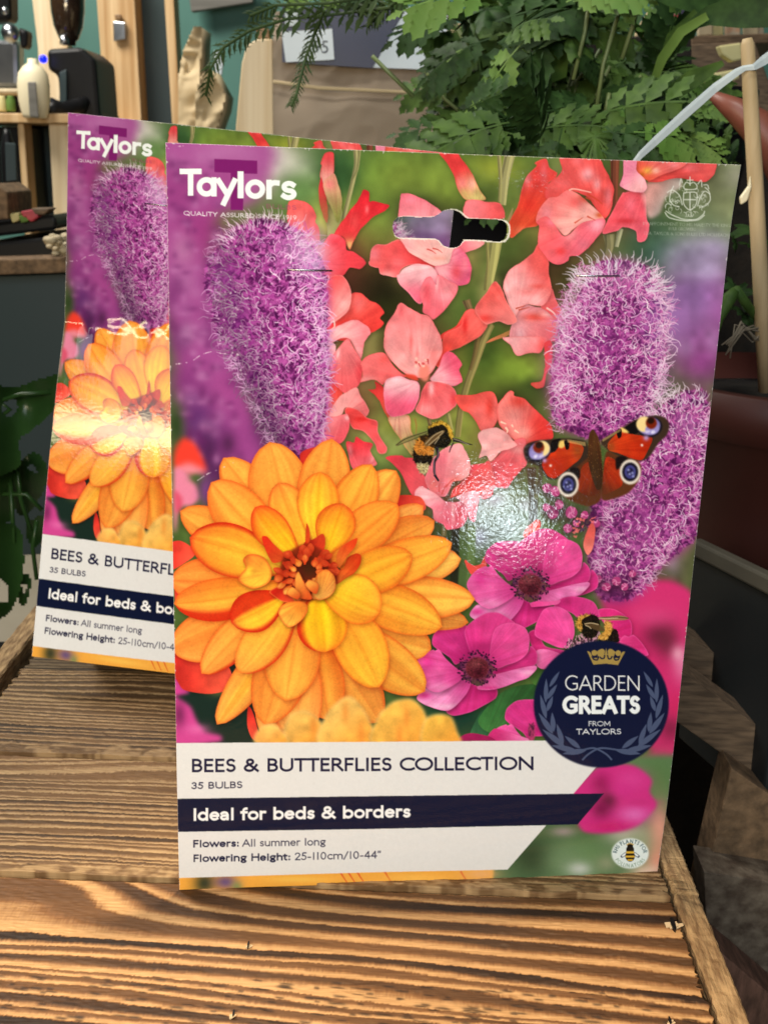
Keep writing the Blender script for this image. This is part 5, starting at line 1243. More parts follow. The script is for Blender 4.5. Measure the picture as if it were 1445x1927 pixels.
def paint_creases():
    for pts in ([(329,686),(345,684),(362,680),(380,668),(402,662),(420,666),(440,664)], [(372,905),(392,892),(412,884),(430,876),(446,868)], [(313,272),(318,280),(330,277)], [(336,276),(352,274)]):
        p = spline(P('P', pts), 6, False)
        for a, b in zip(p[:-1], p[1:]):
            if rng.random() < .6: stroke(np.array([a, b]), rng.uniform(.8, 2.2), (236,214,232), rng.uniform(.3, .9), sm=False)

HOLE = [(615,640),(622,600),(655,570),(720,565),(800,570),(900,568),(940,550),(980,525),(1040,515),(1090,530),(1130,565),(1165,580),(1300,585),(1390,590),(1430,612),(1441,655),(1430,710),(1390,742),(1250,735),(1120,732),(1080,770),(1030,785),(970,770),(920,725),(800,722),(660,715),(625,690)]

def paint_all():
    paint_background(); paint_gladioli(); paint_liatris(); paint_anemones(); paint_dahlia(); paint_insects(); paint_panels(); paint_creases(); paint_worn_edges()
    IMG[:] = np.clip(IMG * (1 + .004 * N2 + .004 * N5)[..., None], 0, 1)
def vnoise(x, y, seed):
    """smooth value noise on arrays"""
    t = np.random.default_rng(seed).standard_normal((256, 256))
    xi, yi = np.floor(x).astype(int), np.floor(y).astype(int)
    fx, fy = x-xi, y-yi; fx = fx*fx*(3-2*fx); fy = fy*fy*(3-2*fy)
    g = lambda i, j: t[(yi+j) % 256, (xi+i) % 256]
    return (g(0,0)*(1-fx)+g(1,0)*fx)*(1-fy) + (g(0,1)*(1-fx)+g(1,1)*fx)*fy

def inside(u, v, poly):
    c = np.zeros(u.shape, bool)
    for (x0, y0), (x1, y1) in zip(poly, np.roll(poly, -1, 0)):
        k = ((y0 > v) != (y1 > v))
        with np.errstate(divide='ignore', invalid='ignore'):
            c ^= k & (u < (x1-x0)*(v-y0)/(y1-y0+1e-12)+x0)
    return c


def sheet(pts, Y, amp, freq, st=5.0, depth=0.0, seed=0):
    """a crumpled paper face inside an outline given at photo positions, at distance Y"""
    P_ = np.array(pts, float)
    gx = np.arange(P_[:,0].min()-st, P_[:,0].max()+st*1.5, st); gy = np.arange(P_[:,1].min()-st, P_[:,1].max()+st*1.5, st)
    X, Yy = np.meshgrid(gx, gy)
    ins = inside(X[:-1,:-1]+st/2, Yy[:-1,:-1]+st/2, P_)
    r1, r2 = vnoise(X*freq, Yy*freq*.8, seed), vnoise(X*freq*2.7+Yy*freq, Yy*freq*2.1, seed+1)
    D = amp*(np.abs(r1)*1.2 - .5 + .5*np.abs(r2))
    mb = MB(); ids = {}; vs = []; fs = []
    def vid(j, i):
        if (j, i) not in ids:
            ids[(j, i)] = len(vs); vs.append(at(gx[i], gy[j], Y + D[j, i]))
        return ids[(j, i)]
    for j, i in zip(*np.nonzero(ins)):
        fs.append((vid(j,i), vid(j+1,i), vid(j+1,i+1), vid(j,i+1)))
    mb.add(vs, fs)
    if depth:
        mb.prism([at(x, y, Y+abs(amp)*1.3+.004) for x, y in pts], (0, depth, 0))
    return mb
# ---------------------------------------------------------------- materials
M = dict(
    floor=mat('floor_concrete', (.36,.31,.24), .7, (.28,.24,.18), 3, bump=.1),
    teal=mat('teal_paint', (.070,.20,.165), .6, (.062,.175,.145), 4, bump=.05, bscale=60),
    slate=mat('slate_paint', (.034,.056,.060), .5, (.042,.06,.066), 3, spec=.25),
    pine=mat('planed_pine', (.74,.53,.29), .55, (.46,.26,.10), 16, detail=6, stretch=(4,4,.12), bump=.1),
    pine2=mat('pale_pine', (.84,.69,.47), .55, (.66,.49,.28), 14, detail=6, stretch=(4,4,.15)),
    kraft=mat('kraft_paper', (.36,.28,.205), .75, (.30,.23,.165), 6, bump=.25, bscale=9),
    kraft2=mat('tan_paper', (.60,.47,.28), .75, (.44,.33,.18), 5, bump=.25, bscale=14),
    white=mat('white_paper', (.80,.87,.92), .5, (.64,.72,.78), 8),
    navy=mat('navy_print', (.016,.022,.075), .45, (.013,.018,.06), 8),
    ink=mat('grey_ink', (.10,.12,.15), .6),
    black=mat('black_plastic', (.010,.010,.011), .38, (.007,.007,.008), 9, spec=.22),
    dkblue=mat('dark_bin_plastic', (.008,.011,.013), .5, (.005,.007,.009), 8, bump=.1),
    steel=mat('brushed_steel', (.55,.57,.60), .28, (.42,.44,.47), 30, metal=1.0),
    hopper=mat('smoked_hopper', (.050,.028,.014), .15, (.02,.012,.008), 26, coat=.6),
    milk=mat('milk_plastic', (.82,.74,.52), .45, (.78,.68,.46), 7),
    blue=mat('blue_led', (.0,.0,.2), .4, emit=(.0,.01,1.0,2.2)),
    leaf=mat('dark_green_leaf', (.034,.078,.018), .6, (.014,.036,.008), 80, bump=.35, bscale=60),
    leaf2=mat('mid_green_leaf', (.070,.130,.024), .6, (.032,.068,.013), 70, bump=.35, bscale=60),
    leaf3=mat('light_green_leaf', (.13,.21,.045), .6, (.08,.17,.03), 20, bump=.3),
    fern=mat('fern_green', (.045,.075,.022), .6, (.022,.042,.013), 30),
    gloss_leaf=mat('glossy_leaf', (.022,.060,.014), .25, (.014,.040,.010), 10, bump=.15),
    stalk=mat('green_stalk', (.16,.20,.07), .5, (.10,.14,.05), 20),
    red_stalk=mat('red_brown_stalk', (.22,.065,.040), .45, (.15,.045,.03), 12),
    bamboo=mat('stake_wood', (.56,.42,.24), .6, (.40,.29,.15), 20, stretch=(4,4,.3), bump=.3, bscale=50),
    ribbon=mat('grey_ribbon', (.62,.69,.70), .4, (.54,.61,.63), 14),
    pot=mat('dark_red_pot', (.075,.016,.010), .55, (.052,.011,.007), 6),
    soil=mat('soil_and_dark_backing', (.020,.013,.008), .9, (.008,.005,.003), 60, bump=.6),  # also covers the dark backings added behind the plants
    oldwood=mat('weathered_wood', (.21,.135,.078), .75, (.085,.053,.030), 90, detail=9, stretch=(.6,4,4), bump=.5, bscale=30),
    oldwood2=mat('muddy_board', (.24,.145,.075), .8, (.10,.060,.030), 110, detail=9, bump=.7, bscale=160),
    mud=mat('dusty_slab', (.19,.145,.10), .8, (.075,.048,.030), 110, detail=9, bump=.8, bscale=180),
    brick=mat('red_wood', (.24,.115,.075), .75, (.11,.052,.032), 60, stretch=(4,1,1), bump=.6),
    greyrim=mat('grey_rim', (.085,.075,.052), .7, (.06,.052,.036), 20),
    wire=mat('staple_wire', (.55,.55,.58), .25, metal=1.0),
    core=mat('card_core', (.72,.68,.64), .7, (.60,.52,.50), 300),
    net=mat('brown_net', (.10,.05,.02), .7, (.05,.025,.012), 90, bump=.8, bscale=120),
    red=mat('red_print', (.55,.06,.07), .5, (.35,.03,.05), 40), pink=mat('pink_print', (.75,.22,.34), .5, (.62,.45,.45), 50),
    orange=mat('orange_print', (.60,.30,.16), .5, (.55,.48,.36), 60), violet=mat('violet_print', (.06,.05,.12), .5, (.04,.03,.08), 40),
    yellow=mat('yellow_paper', (.66,.60,.30), .6, (.54,.46,.20), 12), cream=mat('cream_pebble', (.55,.46,.30), .7, (.4,.32,.2), 20),
    drystem=mat('dry_stem', (.20,.16,.11), .8), greywood=mat('grey_slats', (.20,.19,.17), .75, (.12,.115,.10), 10, stretch=(.3,3,6)), knob=mat('wood_knob', (.30,.17,.07), .5),
    chip=mat('raw_splinter', (.62,.48,.30), .75, (.5,.36,.2), 60),
    endgrain=mat('rough_sawn_edge', (.46,.30,.145), .75, (.20,.115,.05), 330, detail=5, stretch=(1,.22,1), bump=.9, bscale=420),
)

# ---------------------------------------------------------------- the shop behind
o = MB().add([(-6,-3,0),(6,-3,0),(6,7,0),(-6,7,0)], [(0,1,2,3)]).build('floor', M['floor']); tag(o, kind='structure')
o = MB().box((0, 3.32, 1.5), (8, .1, 3.0)).build('wall', M['teal']); tag(o, 'teal painted shop wall at the back of the room', 'wall')

def board(name, pts, Y, depth, m, parent=None, bevel=.002):
    return MB().prism([at(x, y, Y) for x, y in pts], (0, depth, 0)).build(name, m, parent, bevel=bevel)

def thing_at(name, x, y, Y, label, cat, group=None):
    return empty(name, at(x, y, Y), label, cat, group)

o = board('timber_post', [(178,-60),(250,-60),(268,250),(268,700),(205,700),(200,240)], 2.75, .08, M['pine']); tag(o, 'pale pine door post with a metal latch on it', 'post')
o = board('timber_post', [(306,-60),(324,-60),(342,260),(348,700),(330,700),(326,260)], 2.76, .06, M['pine']); tag(o, 'narrow pine post right of the dark door panel', 'post')
o = board('timber_post', [(54,-60),(100,-60),(128,90),(150,700),(90,700),(72,90)], 2.95, .05, M['pine2']); tag(o, 'knotty pine board behind the coffee grinder', 'board')
o = board('door_panel', [(246,-60),(310,-60),(330,260),(336,700),(266,700),(264,240)], 2.82, .04, M['slate']); tag(o, 'dark slate coloured door panel between two pine posts', 'door')
t = thing_at('door_latch', 224, 76, 2.74, 'small silver latch fixed to the pine door post', 'latch')
board('latch_plate', [(213,40),(236,42),(237,74),(214,78)], 2.735, .012, M['steel'], t); board('screw_cap', [(216,27),(228,27),(229,37),(217,37)], 2.735, .012, M['knob'], t)
o = board('slat_sign', [(352,-40),(478,-40),(476,4),(360,22)], 3.2, .03, M['greywood']); tag(o, 'grey weathered slatted board high on the teal wall', 'board')

# counter with the coffee things
t = thing_at('wooden_counter', 70, 480, 2.35, 'pine counter with teal panel under the coffee grinder', 'counter')
board('countertop', [(-90,212),(150,214),(150,232),(-90,230)], 2.25, .6, M['pine'], t)
board('leg', [(33,232),(45,232),(62,470),(62,800),(50,800),(50,470)], 2.27, .05, M['pine'], t)
board('side_panel', [(92,233),(150,233),(160,800),(108,800),(106,470)], 2.27, .5, M['pine2'], t)
board('back_panel', [(42,234),(96,234),(112,800),(56,800)], 2.45, .02, M['slate'], t)
t = thing_at('coffee_grinder', 130, 222, 2.36, 'black coffee grinder with brown bean hopper', 'coffee grinder')
board('body', [(88,92),(152,88),(180,112),(188,212),(196,226),(104,224),(112,190),(108,140),(90,132)], 2.36, .16, M['black'], t, .008)
board('front_plate', [(112,136),(126,130),(126,196),(112,196)], 2.352, .006, M['slate'], t)
p0 = at(131, 86, 2.44); k = (at(163, 0, 2.44) - at(100, 0, 2.44)).length / 63
MB().lathe(p0, [(12*k,0),(13*k,8*k),(18*k,12*k),(27*k,34*k),(31*k,60*k),(32*k,84*k),(33*k,110*k)]).build('hopper', M['hopper'], t, True)
MB().lathe(p0 + Vector((-.004,-.02,0)), [(9*k,0),(8*k,8*k),(7*k,16*k)]).build('neck', M['steel'], t, True)
MB().tube([at(84,214,2.3), at(100,206,2.31), at(120,212,2.33), at(150,200,2.35), at(165,188,2.36)], [.012,.022,.02,.016,.008], 12).build('tamper_handle', M['black'], t, True)
q = at(82, 111, 2.33)
MB().lathe(q - Vector((0,0,7*k)), [(2*k,0),(6*k,2*k),(7.2*k,7*k),(6*k,12*k),(2*k,14*k)], 16).build('indicator_lamp', M['blue'], t, True)
t = thing_at('milk_bottle', 68, 222, 2.22, 'cream plastic milk bottle with a grey label on the counter', 'bottle')
p0 = at(67, 222, 2.24); k = (at(100, 200, 2.24) - at(0, 200, 2.24)).length / 100
MB().lathe(p0, [(22*k,0),(24*k,6*k),(29*k,30*k),(30*k,58*k),(27*k,78*k),(18*k,90*k),(9*k,96*k),(8*k,104*k)], 28, squash=(1,.8)).build('bottle', M['milk'], t, True)
board('label', [(52,154),(68,154),(74,222),(56,220)], 2.19, .004, M['greywood'], t)
t = thing_at('espresso_machine', 0, 200, 2.4, 'chrome and black espresso machine at the left edge', 'coffee machine')
board('body', [(-120,-40),(18,-40),(20,40),(-120,44)], 2.4, .06, M['black'], t, .01)
board('back_plate', [(-120,70),(34,74),(36,166),(-120,166)], 2.5, .05, M['steel'], t, .01)
board('drip_tray', [(-120,165),(38,166),(38,178),(-120,178)], 2.32, .2, M['cream'], t, .006)
board('base', [(-120,178),(34,180),(36,212),(-120,212)], 2.36, .2, M['black'], t)
for x, y, r in ((20,62,18), (10,20,7), (24,62,8)):
    p = at(x, y, 2.34); kk = k*r
    MB().lathe(p, [(.2*kk,-kk),(.7*kk,-.7*kk),(kk,0),(.7*kk,.7*kk),(.2*kk,kk)], 20).build('group_head' if r == 18 else 'dial', M['steel'], t, True)
board('steam_arm', [(34,50),(52,58),(50,90),(38,92)], 2.38, .04, M['black'], t, .006)

for nm, x, c, lb in (('small_jar', 6, 'yellow', 'small gold jar below the espresso machine tray'), ('small_jar', 22, 'leaf3', 'small green jar beside the gold one under the espresso machine')):
    p0 = at(x, 210, 2.28); kk = (at(100,200,2.28)-at(0,200,2.28)).length/100
    o = MB().lathe(p0, [(8*kk,0),(8.5*kk,3*kk),(8.5*kk,20*kk),(6*kk,24*kk),(6*kk,28*kk)], 16).build(nm, M[c], None, True); tag(o, lb, 'jar', 'jars under the espresso machine')
# low display table at the left with its clutter
t = thing_at('display_table', 50, 700, 1.45, 'slate painted table with pale worktop left of the packs', 'table')
board('tabletop', [(-300,497),(145,484),(150,512),(-300,528)], 1.42, .45, M['oldwood2'], t)
board('front_panel', [(-300,520),(150,512),(170,1040),(-300,1060)], 1.45, .03, M['slate'], t)
t = thing_at('shallow_tray', 50, 480, 1.5, 'black tray of bright packets on the display table', 'tray')
board('rim', [(-60,428),(100,404),(108,418),(104,432),(-60,452)], 1.5, .28, M['black'], t, .004)
board('base', [(-60,462),(116,444),(126,470),(120,486),(-60,496)], 1.48, .3, M['black'], t, .004)
for nm, pts, m, lb in (('seed_packet', [(38,398),(62,394),(74,408),(60,418),(44,410)], 'red', 'red seed packet lying on the black tray'), ('seed_packet', [(16,402),(36,400),(38,414),(24,420)], 'yellow', 'pale yellow seed packet at left on the black tray'),
                       ('seed_packet', [(58,392),(96,392),(84,404),(66,404)], 'oldwood', 'brown packet at the far rim of the black tray'), ('seed_packet', [(34,406),(52,404),(56,416),(40,420)], 'leaf3', 'green packet beside the red one on the tray')):
    o = board(nm, pts, 1.49, .03, M[m]); tag(o, lb, 'packet', 'packets on the black tray')
o = board('cardboard_carton', [(-80,360),(-10,345),(14,362),(16,412),(-80,418)], 1.48, .1, M['oldwood2']); tag(o, 'small brown carton at the left end of the tray', 'carton')
t = thing_at('pebble_heap', 110, 470, 1.42, 'heap of cream pebbles at the right corner of the display table', 'pebbles')
for i in range(24):
    x, y = random.uniform(92,128), random.uniform(440,478); r = random.uniform(.003,.008)
    MB().lathe(at(x, y, 1.42+random.uniform(-.02,.04)), [(.1*r,-r*.6),(.8*r,-r*.4),(r,0),(.8*r,r*.4),(.1*r,r*.6)], 10).build('pebble', M['cream'], t, True)
t = thing_at('dark_bottle', 20, 350, 1.9, 'dark glass bottle with grey label beside the counter leg', 'bottle')
p0 = at(20, 352, 1.9); k = (at(100,300,1.9)-at(0,300,1.9)).length/100
MB().lathe(p0, [(13*k,0),(14*k,4*k),(14*k,70*k),(8*k,92*k),(5*k,104*k)], 20).build('glass', M['black'], t, True)
board('label', [(10,268),(30,270),(32,340),(12,342)], 1.87, .003, M['slate'], t)
o = board('storage_bin', [(-90,240),(38,238),(52,420),(-90,420)], 2.3, .2, M['black']); tag(o, 'black storage bin under the counter at far left', 'bin')

# ---- paper sacks and boards behind the packs
def sack(name, pts, Y, depth, m, label, top=None):
    t = thing_at(name, sum(p[0] for p in pts)/len(pts), max(p[1] for p in pts), Y, label, 'paper bag')
    sheet(pts, Y, .012 if depth < .15 else .006, .022 if depth < .15 else .009, 4.0, depth, len(pts)).build('paper', m, t, True)
    return t
sack('kraft_sack', [(338,240),(336,150),(345,96),(366,50),(380,52),(378,110),(372,180),(380,330),(340,330)], 2.1, .1, M['kraft2'], 'tall thin kraft sack with a twisted top against the wall')
sack('kraft_sack', [(370,330),(368,180),(380,140),(398,132),(424,180),(420,206),(408,240),(410,330)], 2.0, .1, M['kraft2'], 'small crumpled kraft sack right of the tall thin one')
o = board('paper_tag', [(402,96),(410,92),(420,120),(418,142),(406,140)], 2.3, .004, M['white']); tag(o, 'small white tag hanging against the teal wall', 'tag')
t = thing_at('peg_board', 475, 420, 1.62, 'pale wooden bottle shaped board with a knob beside the large paper sack', 'board')
board('panel', [(440,420),(444,240),(455,120),(464,86),(484,73),(513,73),(516,420)], 1.62, .03, M['pine2'], t); board('knob', [(482,52),(506,54),(508,74),(483,74)], 1.63, .03, M['knob'], t)
t = sack('paper_sack', [(514,420),(514,40),(520,22),(690,10),(850,30),(868,60),(872,420)], 1.62, .16, M['kraft'], 'large kraft paper sack with white and navy label')
board('fold', [(514,150),(600,162),(880,176),(880,182),(600,169),(514,157)], 1.605, .003, M['kraft2'], t)
board('gusset', [(838,40),(868,44),(876,420),(846,420)], 1.604, .003, M['kraft2'], t)
lb = board('label', [(531,16),(842,12),(839,132),(700,127),(531,116)], 1.603, .003, M['white'], t, 0)
board('navy_band', [(531,12),(765,12),(700,128),(531,117)], 1.6, .002, M['navy'], lb, 0)
board('price_sticker', [(530,60),(625,54),(629,112),(538,117)], 1.596, .002, M['white'], lb, 0)
board('stamp', [(536,16),(560,14),(560,48),(537,50)], 1.596, .002, M['ribbon'], lb, 0)
mb = MB()
x = 764.0
r = random.Random(3)
while x < 822:
    w = r.choice((1.2, 1.2, 2.4, 3.4)); mb.prism([at(a, b, 1.6015) for a, b in ((x,42),(x+w,42),(x+w,86),(x,86))], (0,.001,0)); x += w + r.choice((1.2, 1.8, 2.8))
mb.build('barcode', M['ink'], lb)
def bfont(txt, px, py, Y, h, m, parent, name):
    cu = bpy.data.curves.new(name, 'FONT'); cu.body = txt; cu.size = 1.0
    tmp = bpy.data.objects.new('tmp_text', cu); COLL.objects.link(tmp)
    bpy.context.view_layer.update()
    me = bpy.data.meshes.new_from_object(tmp.evaluated_get(bpy.context.evaluated_depsgraph_get()))
    bpy.data.objects.remove(tmp)
    s = h * (at(px+100, py, Y) - at(px, py, Y)).length / 100 / .70
    mb = MB(); o0 = at(px, py, Y)
    mb.add([o0 + Vector((v.co.x*s, 0, v.co.y*s)) for v in me.vertices], [tuple(p.vertices) for p in me.polygons])
    return mb.build(name, m, parent)
bfont('95', 588, 99, 1.595, 22, M['ink'], lb, 'price')

# ---- far right: rack of packets seen through the leaves
t = thing_at('packet_shelf', 1400, 90, 2.0, 'dark shelf with seed packets at the upper right', 'shelf')
board('shelf_board', [(1300,68),(1560,58),(1560,78),(1300,84)], 1.98, .3, M['oldwood'], t)
for i, (x, m) in enumerate(((1312,'cream'),(1332,'yellow'),(1364,'orange'),(1398,'cream'),(1408,'orange'))):
    o = board('seed_packet', [(x,24+4*(i%2)),(x+28,22),(x+29,66),(x+1,68)], 1.99 + .01*i, .01, M[m]); tag(o, ['cream seed packet, leftmost on the dark shelf','pale yellow seed packet on the dark shelf','orange flower seed packet in the middle of the dark shelf','cream seed packet between the two orange ones','orange seed packet, rightmost on the dark shelf'][i], 'packet', 'packets on the dark shelf')
for x, y, s, lbl in ((1125,22,30,'pink and white flower packet seen above the leaves'), (1268,40,30,'red and white flower packet left of the dark shelf')):
    t = thing_at('flower_packet', x, y+30, 1.9, lbl, 'packet', 'flower packets behind the plant')
    board('card', [(x-s,y-50),(x+s,y-52),(x+s-2,y+24),(x-s+2,y+26)], 1.92, .004, M['violet'], t)
    for k in range(9):
        a, rr = random.uniform(0,6.28), random.uniform(0,18)
        px_, py_ = x+rr*math.cos(a), y+rr*math.sin(a)*.8
        board('printed_flower', [(px_+10*math.cos(b+k), py_+9*math.sin(b+k)) for b in (0,1.2,2.5,3.7,5)], 1.915-.0005*k, .0004, M['pink' if k % 3 else 'red'], t, 0)
o = board('wooden_lath', [(1190,70),(1226,14),(1232,18),(1206,84)], 1.6, .02, M['bamboo']); tag(o, 'short pale wooden lath leaning behind the leaves', 'lath')
o = board('packet_crate', [(1270,84),(1420,78),(1445,150),(1560,160),(1560,1700),(1240,1700),(1262,150)], 1.7, .3, M['oldwood']); tag(o, 'weathered wooden crate behind the stake at the right', 'crate')
for pts, lb in (([(1352,86),(1394,80),(1396,112),(1378,116),(1360,104)], 'crumpled pale yellow paper left of the stake tip'), ([(1342,138),(1386,130),(1392,146),(1366,160),(1346,156)], 'torn pale yellow paper below the other scrap')):
    o = board('paper_scrap', pts, 1.5, .02, M['yellow']); tag(o, lb, 'paper')
o = board('blue_box', [(920,130),(965,138),(974,210),(938,206)], 1.3, .06, mat('blue_grey_card', (.12,.17,.22), .6)); tag(o, 'blue grey box glimpsed through the green leaves', 'box')

# ---------------------------------------------------------------- the scorched wooden crate
LT, MD, DKW = (.60,.350,.152), (.24,.110,.040), (.024,.012,.007)
cr = empty('wooden_crate', (-.05, .55, 0), 'scorched slatted wooden crate under the two bulb packs', 'crate')
XL, XR = -.248, .1452
def wood_material():
    m = bpy.data.materials.new('scorched_pine'); m.use_nodes = True
    nt = m.node_tree; L = nt.links.new; b = nt.nodes['Principled BSDF']
    a = nd(nt, 'ShaderNodeVertexColor', layer_name='grain')
    tc = nd(nt, 'ShaderNodeTexCoord'); mp = nd(nt, 'ShaderNodeMapping'); mp.inputs['Scale'].default_value = (.07, 1, 1)
    no = nd(nt, 'ShaderNodeTexNoise'); no.inputs['Scale'].default_value = 900; no.inputs['Detail'].default_value = 3
    rp = nd(nt, 'ShaderNodeValToRGB'); rp.color_ramp.elements[0].position = .3; rp.color_ramp.elements[0].color = (.62,.56,.50,1); rp.color_ramp.elements[1].position = .6
    mx = nd(nt, 'ShaderNodeMixRGB', blend_type='MULTIPLY'); mx.inputs[0].default_value = .6
    L(tc.outputs['Object'], mp.inputs[0]); L(mp.outputs[0], no.inputs['Vector']); L(no.outputs['Fac'], rp.inputs[0]); L(a.outputs[0], mx.inputs[1]); L(rp.outputs[0], mx.inputs[2]); L(mx.outputs[0], b.inputs['Base Color'])
    bm = nd(nt, 'ShaderNodeBump'); bm.inputs['Strength'].default_value = .3; bm.inputs['Distance'].default_value = .0006
    L(no.outputs['Fac'], bm.inputs['Height']); L(bm.outputs[0], b.inputs['Normal'])
    b.inputs['Roughness'].default_value = .58; b.inputs['Specular IOR Level'].default_value = .3
    return m
WOOD = wood_material()

def plank(y0, y1, dz, seed, rings, warp, light, mid, dark, darkness, notch, nx=900, ny=330):
    r = np.random.default_rng(seed)
    gx = np.linspace(XL, XR, nx); gy = np.linspace(y0, y1, ny)
    X, Y = np.meshgrid(gx, gy)
    v = warp(X, Y)
    v = v + .0030*vnoise(X*5+3, Y*30, seed) + .0007*vnoise(X*17, Y*150, seed+1) + .00016*vnoise(X*70, Y*500, seed+15) + .00020*vnoise(X*1300, Y*260, seed+2)
    lo, hi = v.min()-.02, v.max()+.02
    edges = [lo]
    while edges[-1] < hi:
        w = rings(edges[-1]); edges.append(edges[-1] + w*r.uniform(.62, 1.45))
    edges = np.array(edges)
    i = np.clip(np.searchsorted(edges, v)-1, 0, len(edges)-2)
    t = (v-edges[i])/(edges[i+1]-edges[i])
    amp = r.uniform(.68, 1.15, len(edges))[i]; cut = r.uniform(.24, .50, len(edges))[i]
    d = np.clip((t-cut+.28)/.42, 0, 1)*np.clip((1-t)/.17, 0, 1)
    d = d*d*(3-2*d)
    patch = vnoise(X*7, Y*26, seed+4)*.5 + vnoise(X*22, Y*70, seed+5)*.3
    d = np.clip(d*amp*(darkness + .22*patch), 0, 1)
    tint = np.clip(.22*t + .16*patch + .10*vnoise(X*40, Y*900, seed+6), 0, .8)[..., None]
    L_, M_, D_ = (np.array(c) for c in (light, mid, dark))
    c = L_*(1-tint) + M_*tint
    dd = d[..., None]
    c = np.where(dd < .5, c*(1-2*dd) + M_*2*dd, M_*(2-2*dd) + D_*(2*dd-1))
    # short dark resin dashes in the pale bands
    for k in range(notch[1]):
        cx, cy = r.uniform(XL, XR), r.uniform(*notch[2]); lx, ly = r.uniform(.0012, .0042), r.uniform(.0004, .0009)
        ix = slice(*np.searchsorted(gx, (cx-3*lx, cx+3*lx))); iy = slice(*np.searchsorted(gy, (cy-3*ly, cy+3*ly)))
        g = np.exp(-((X[iy, ix]-cx)/lx)**4 - ((Y[iy, ix]-cy + .1*(X[iy, ix]-cx))/ly)**2)[..., None]*.85
        c[iy, ix] = c[iy, ix]*(1-g) + D_*g
    # gnawed, saw marked front arris
    if notch[0]:
        f = np.clip(1 - (Y-y0)/(notch[0]*(1 + .25*vnoise(X*90, Y*0, seed+8))), 0, 1)
        q = np.clip(.5 + .8*vnoise(X*150, Y*240, seed+9) + .3*vnoise(X*420, Y*500, seed+10), 0, 1)
        k = (np.clip(f*3, 0, 1)*.85)[..., None]
        c = c*(1-k) + (L_*.95*q[..., None] + (M_*.75)*(1-q[..., None]))*k
        d = d*(1-k[..., 0]) + q*k[..., 0]*.8
    z = TOP + dz + .00030*d + .00012*vnoise(X*300, Y*900, seed+11)
    ragr = .0022*np.abs(vnoise(Y*420, Y*0+.5, seed+12))*np.clip((X-XR+.004)/.004, 0, 1)
    ragl = .0030*np.abs(vnoise(Y*300, Y*0+.5, seed+13))*np.clip((XL+.004-X)/.004, 0, 1)
    wob = .0007*vnoise(X*60, X*0, seed+14)
    Xo = X - ragr + ragl
    Yo = Y + wob*np.clip(1-(Y-y0)/.004, 0, 1)
    top = np.stack([Xo, Yo, z], -1).reshape(-1, 3)
    idx = np.arange(nx*ny).reshape(ny, nx)
    q4 = np.stack([idx[:-1,:-1], idx[:-1,1:], idx[1:,1:], idx[1:,:-1]], -1).reshape(-1, 4)
    ring = np.concatenate([idx[0,:-1], idx[:-1,-1], idx[-1,:0:-1], idx[:0:-1,0]])
    low = top[ring].copy(); low[:, 2] = TOP + dz - .016
    n0 = len(top); r2 = n0 + np.arange(len(ring))
    sk = np.stack([ring, r2, np.roll(r2, -1), np.roll(ring, -1)], -1)
    V = np.vstack([top, low]); Fq = np.vstack([q4, sk])
    C = np.ones((len(V), 4), np.float32); C[:n0, :3] = np.clip(c.reshape(-1, 3), 0, 1); C[n0:, :3] = np.clip(c.reshape(-1, 3)[ring]*.7, 0, 1)
    me = bpy.data.meshes.new('slat')
    me.vertices.add(len(V)); me.vertices.foreach_set('co', (V-np.array(cr.location)).astype(np.float32).ravel())
    me.loops.add(len(Fq)*4); me.loops.foreach_set('vertex_index', Fq.astype(np.int32).ravel())
    me.polygons.add(len(Fq)); me.polygons.foreach_set('loop_start', np.arange(0, len(Fq)*4, 4, dtype=np.int32))
    me.polygons.foreach_set('use_smooth', np.concatenate([np.ones(len(q4), bool), np.zeros(len(sk), bool)]))
    me.materials.append(WOOD); me.update(calc_edges=True)
    me.color_attributes.new('grain', 'FLOAT_COLOR', 'POINT').data.foreach_set('color', C.ravel())
    o = bpy.data.objects.new('slat', me); COLL.objects.link(o); o.parent = cr
    return o
def warp1(X, Y):
    e = np.exp(-((X+.17)/.075)**2 - ((Y-.490)/.034)**2)
    e2 = np.exp(-((X-.02)/.08)**2 - ((Y-.487)/.016)**2)
    return Y + .085*X + .030*np.exp(-(X+.25)/.085)*.5 - .034*e + .010*e2
def warp2(X, Y):
    return Y + .045*X + .020*np.exp(-(X+.25)/.07)*.5 - .012*np.exp(-((X+.11)/.06)**2 - ((Y-.595)/.02)**2)
def warp3(X, Y):
    return Y + .035*X - .012*np.exp(-((X+.16)/.07)**2 - ((Y-.70)/.03)**2)
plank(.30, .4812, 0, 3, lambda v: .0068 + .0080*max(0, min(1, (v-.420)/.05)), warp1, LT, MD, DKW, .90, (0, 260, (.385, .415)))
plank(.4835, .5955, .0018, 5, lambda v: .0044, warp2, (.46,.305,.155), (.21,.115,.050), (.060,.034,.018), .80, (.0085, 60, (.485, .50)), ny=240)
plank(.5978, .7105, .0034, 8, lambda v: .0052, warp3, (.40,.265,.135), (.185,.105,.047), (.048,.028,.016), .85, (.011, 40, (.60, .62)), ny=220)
plank(.7135, .83, .0010, 12, lambda v: .006, warp3, (.22,.16,.09), (.12,.075,.04), (.035,.02,.012), .9, (0, 0, (0, 1)), nx=400, ny=100)
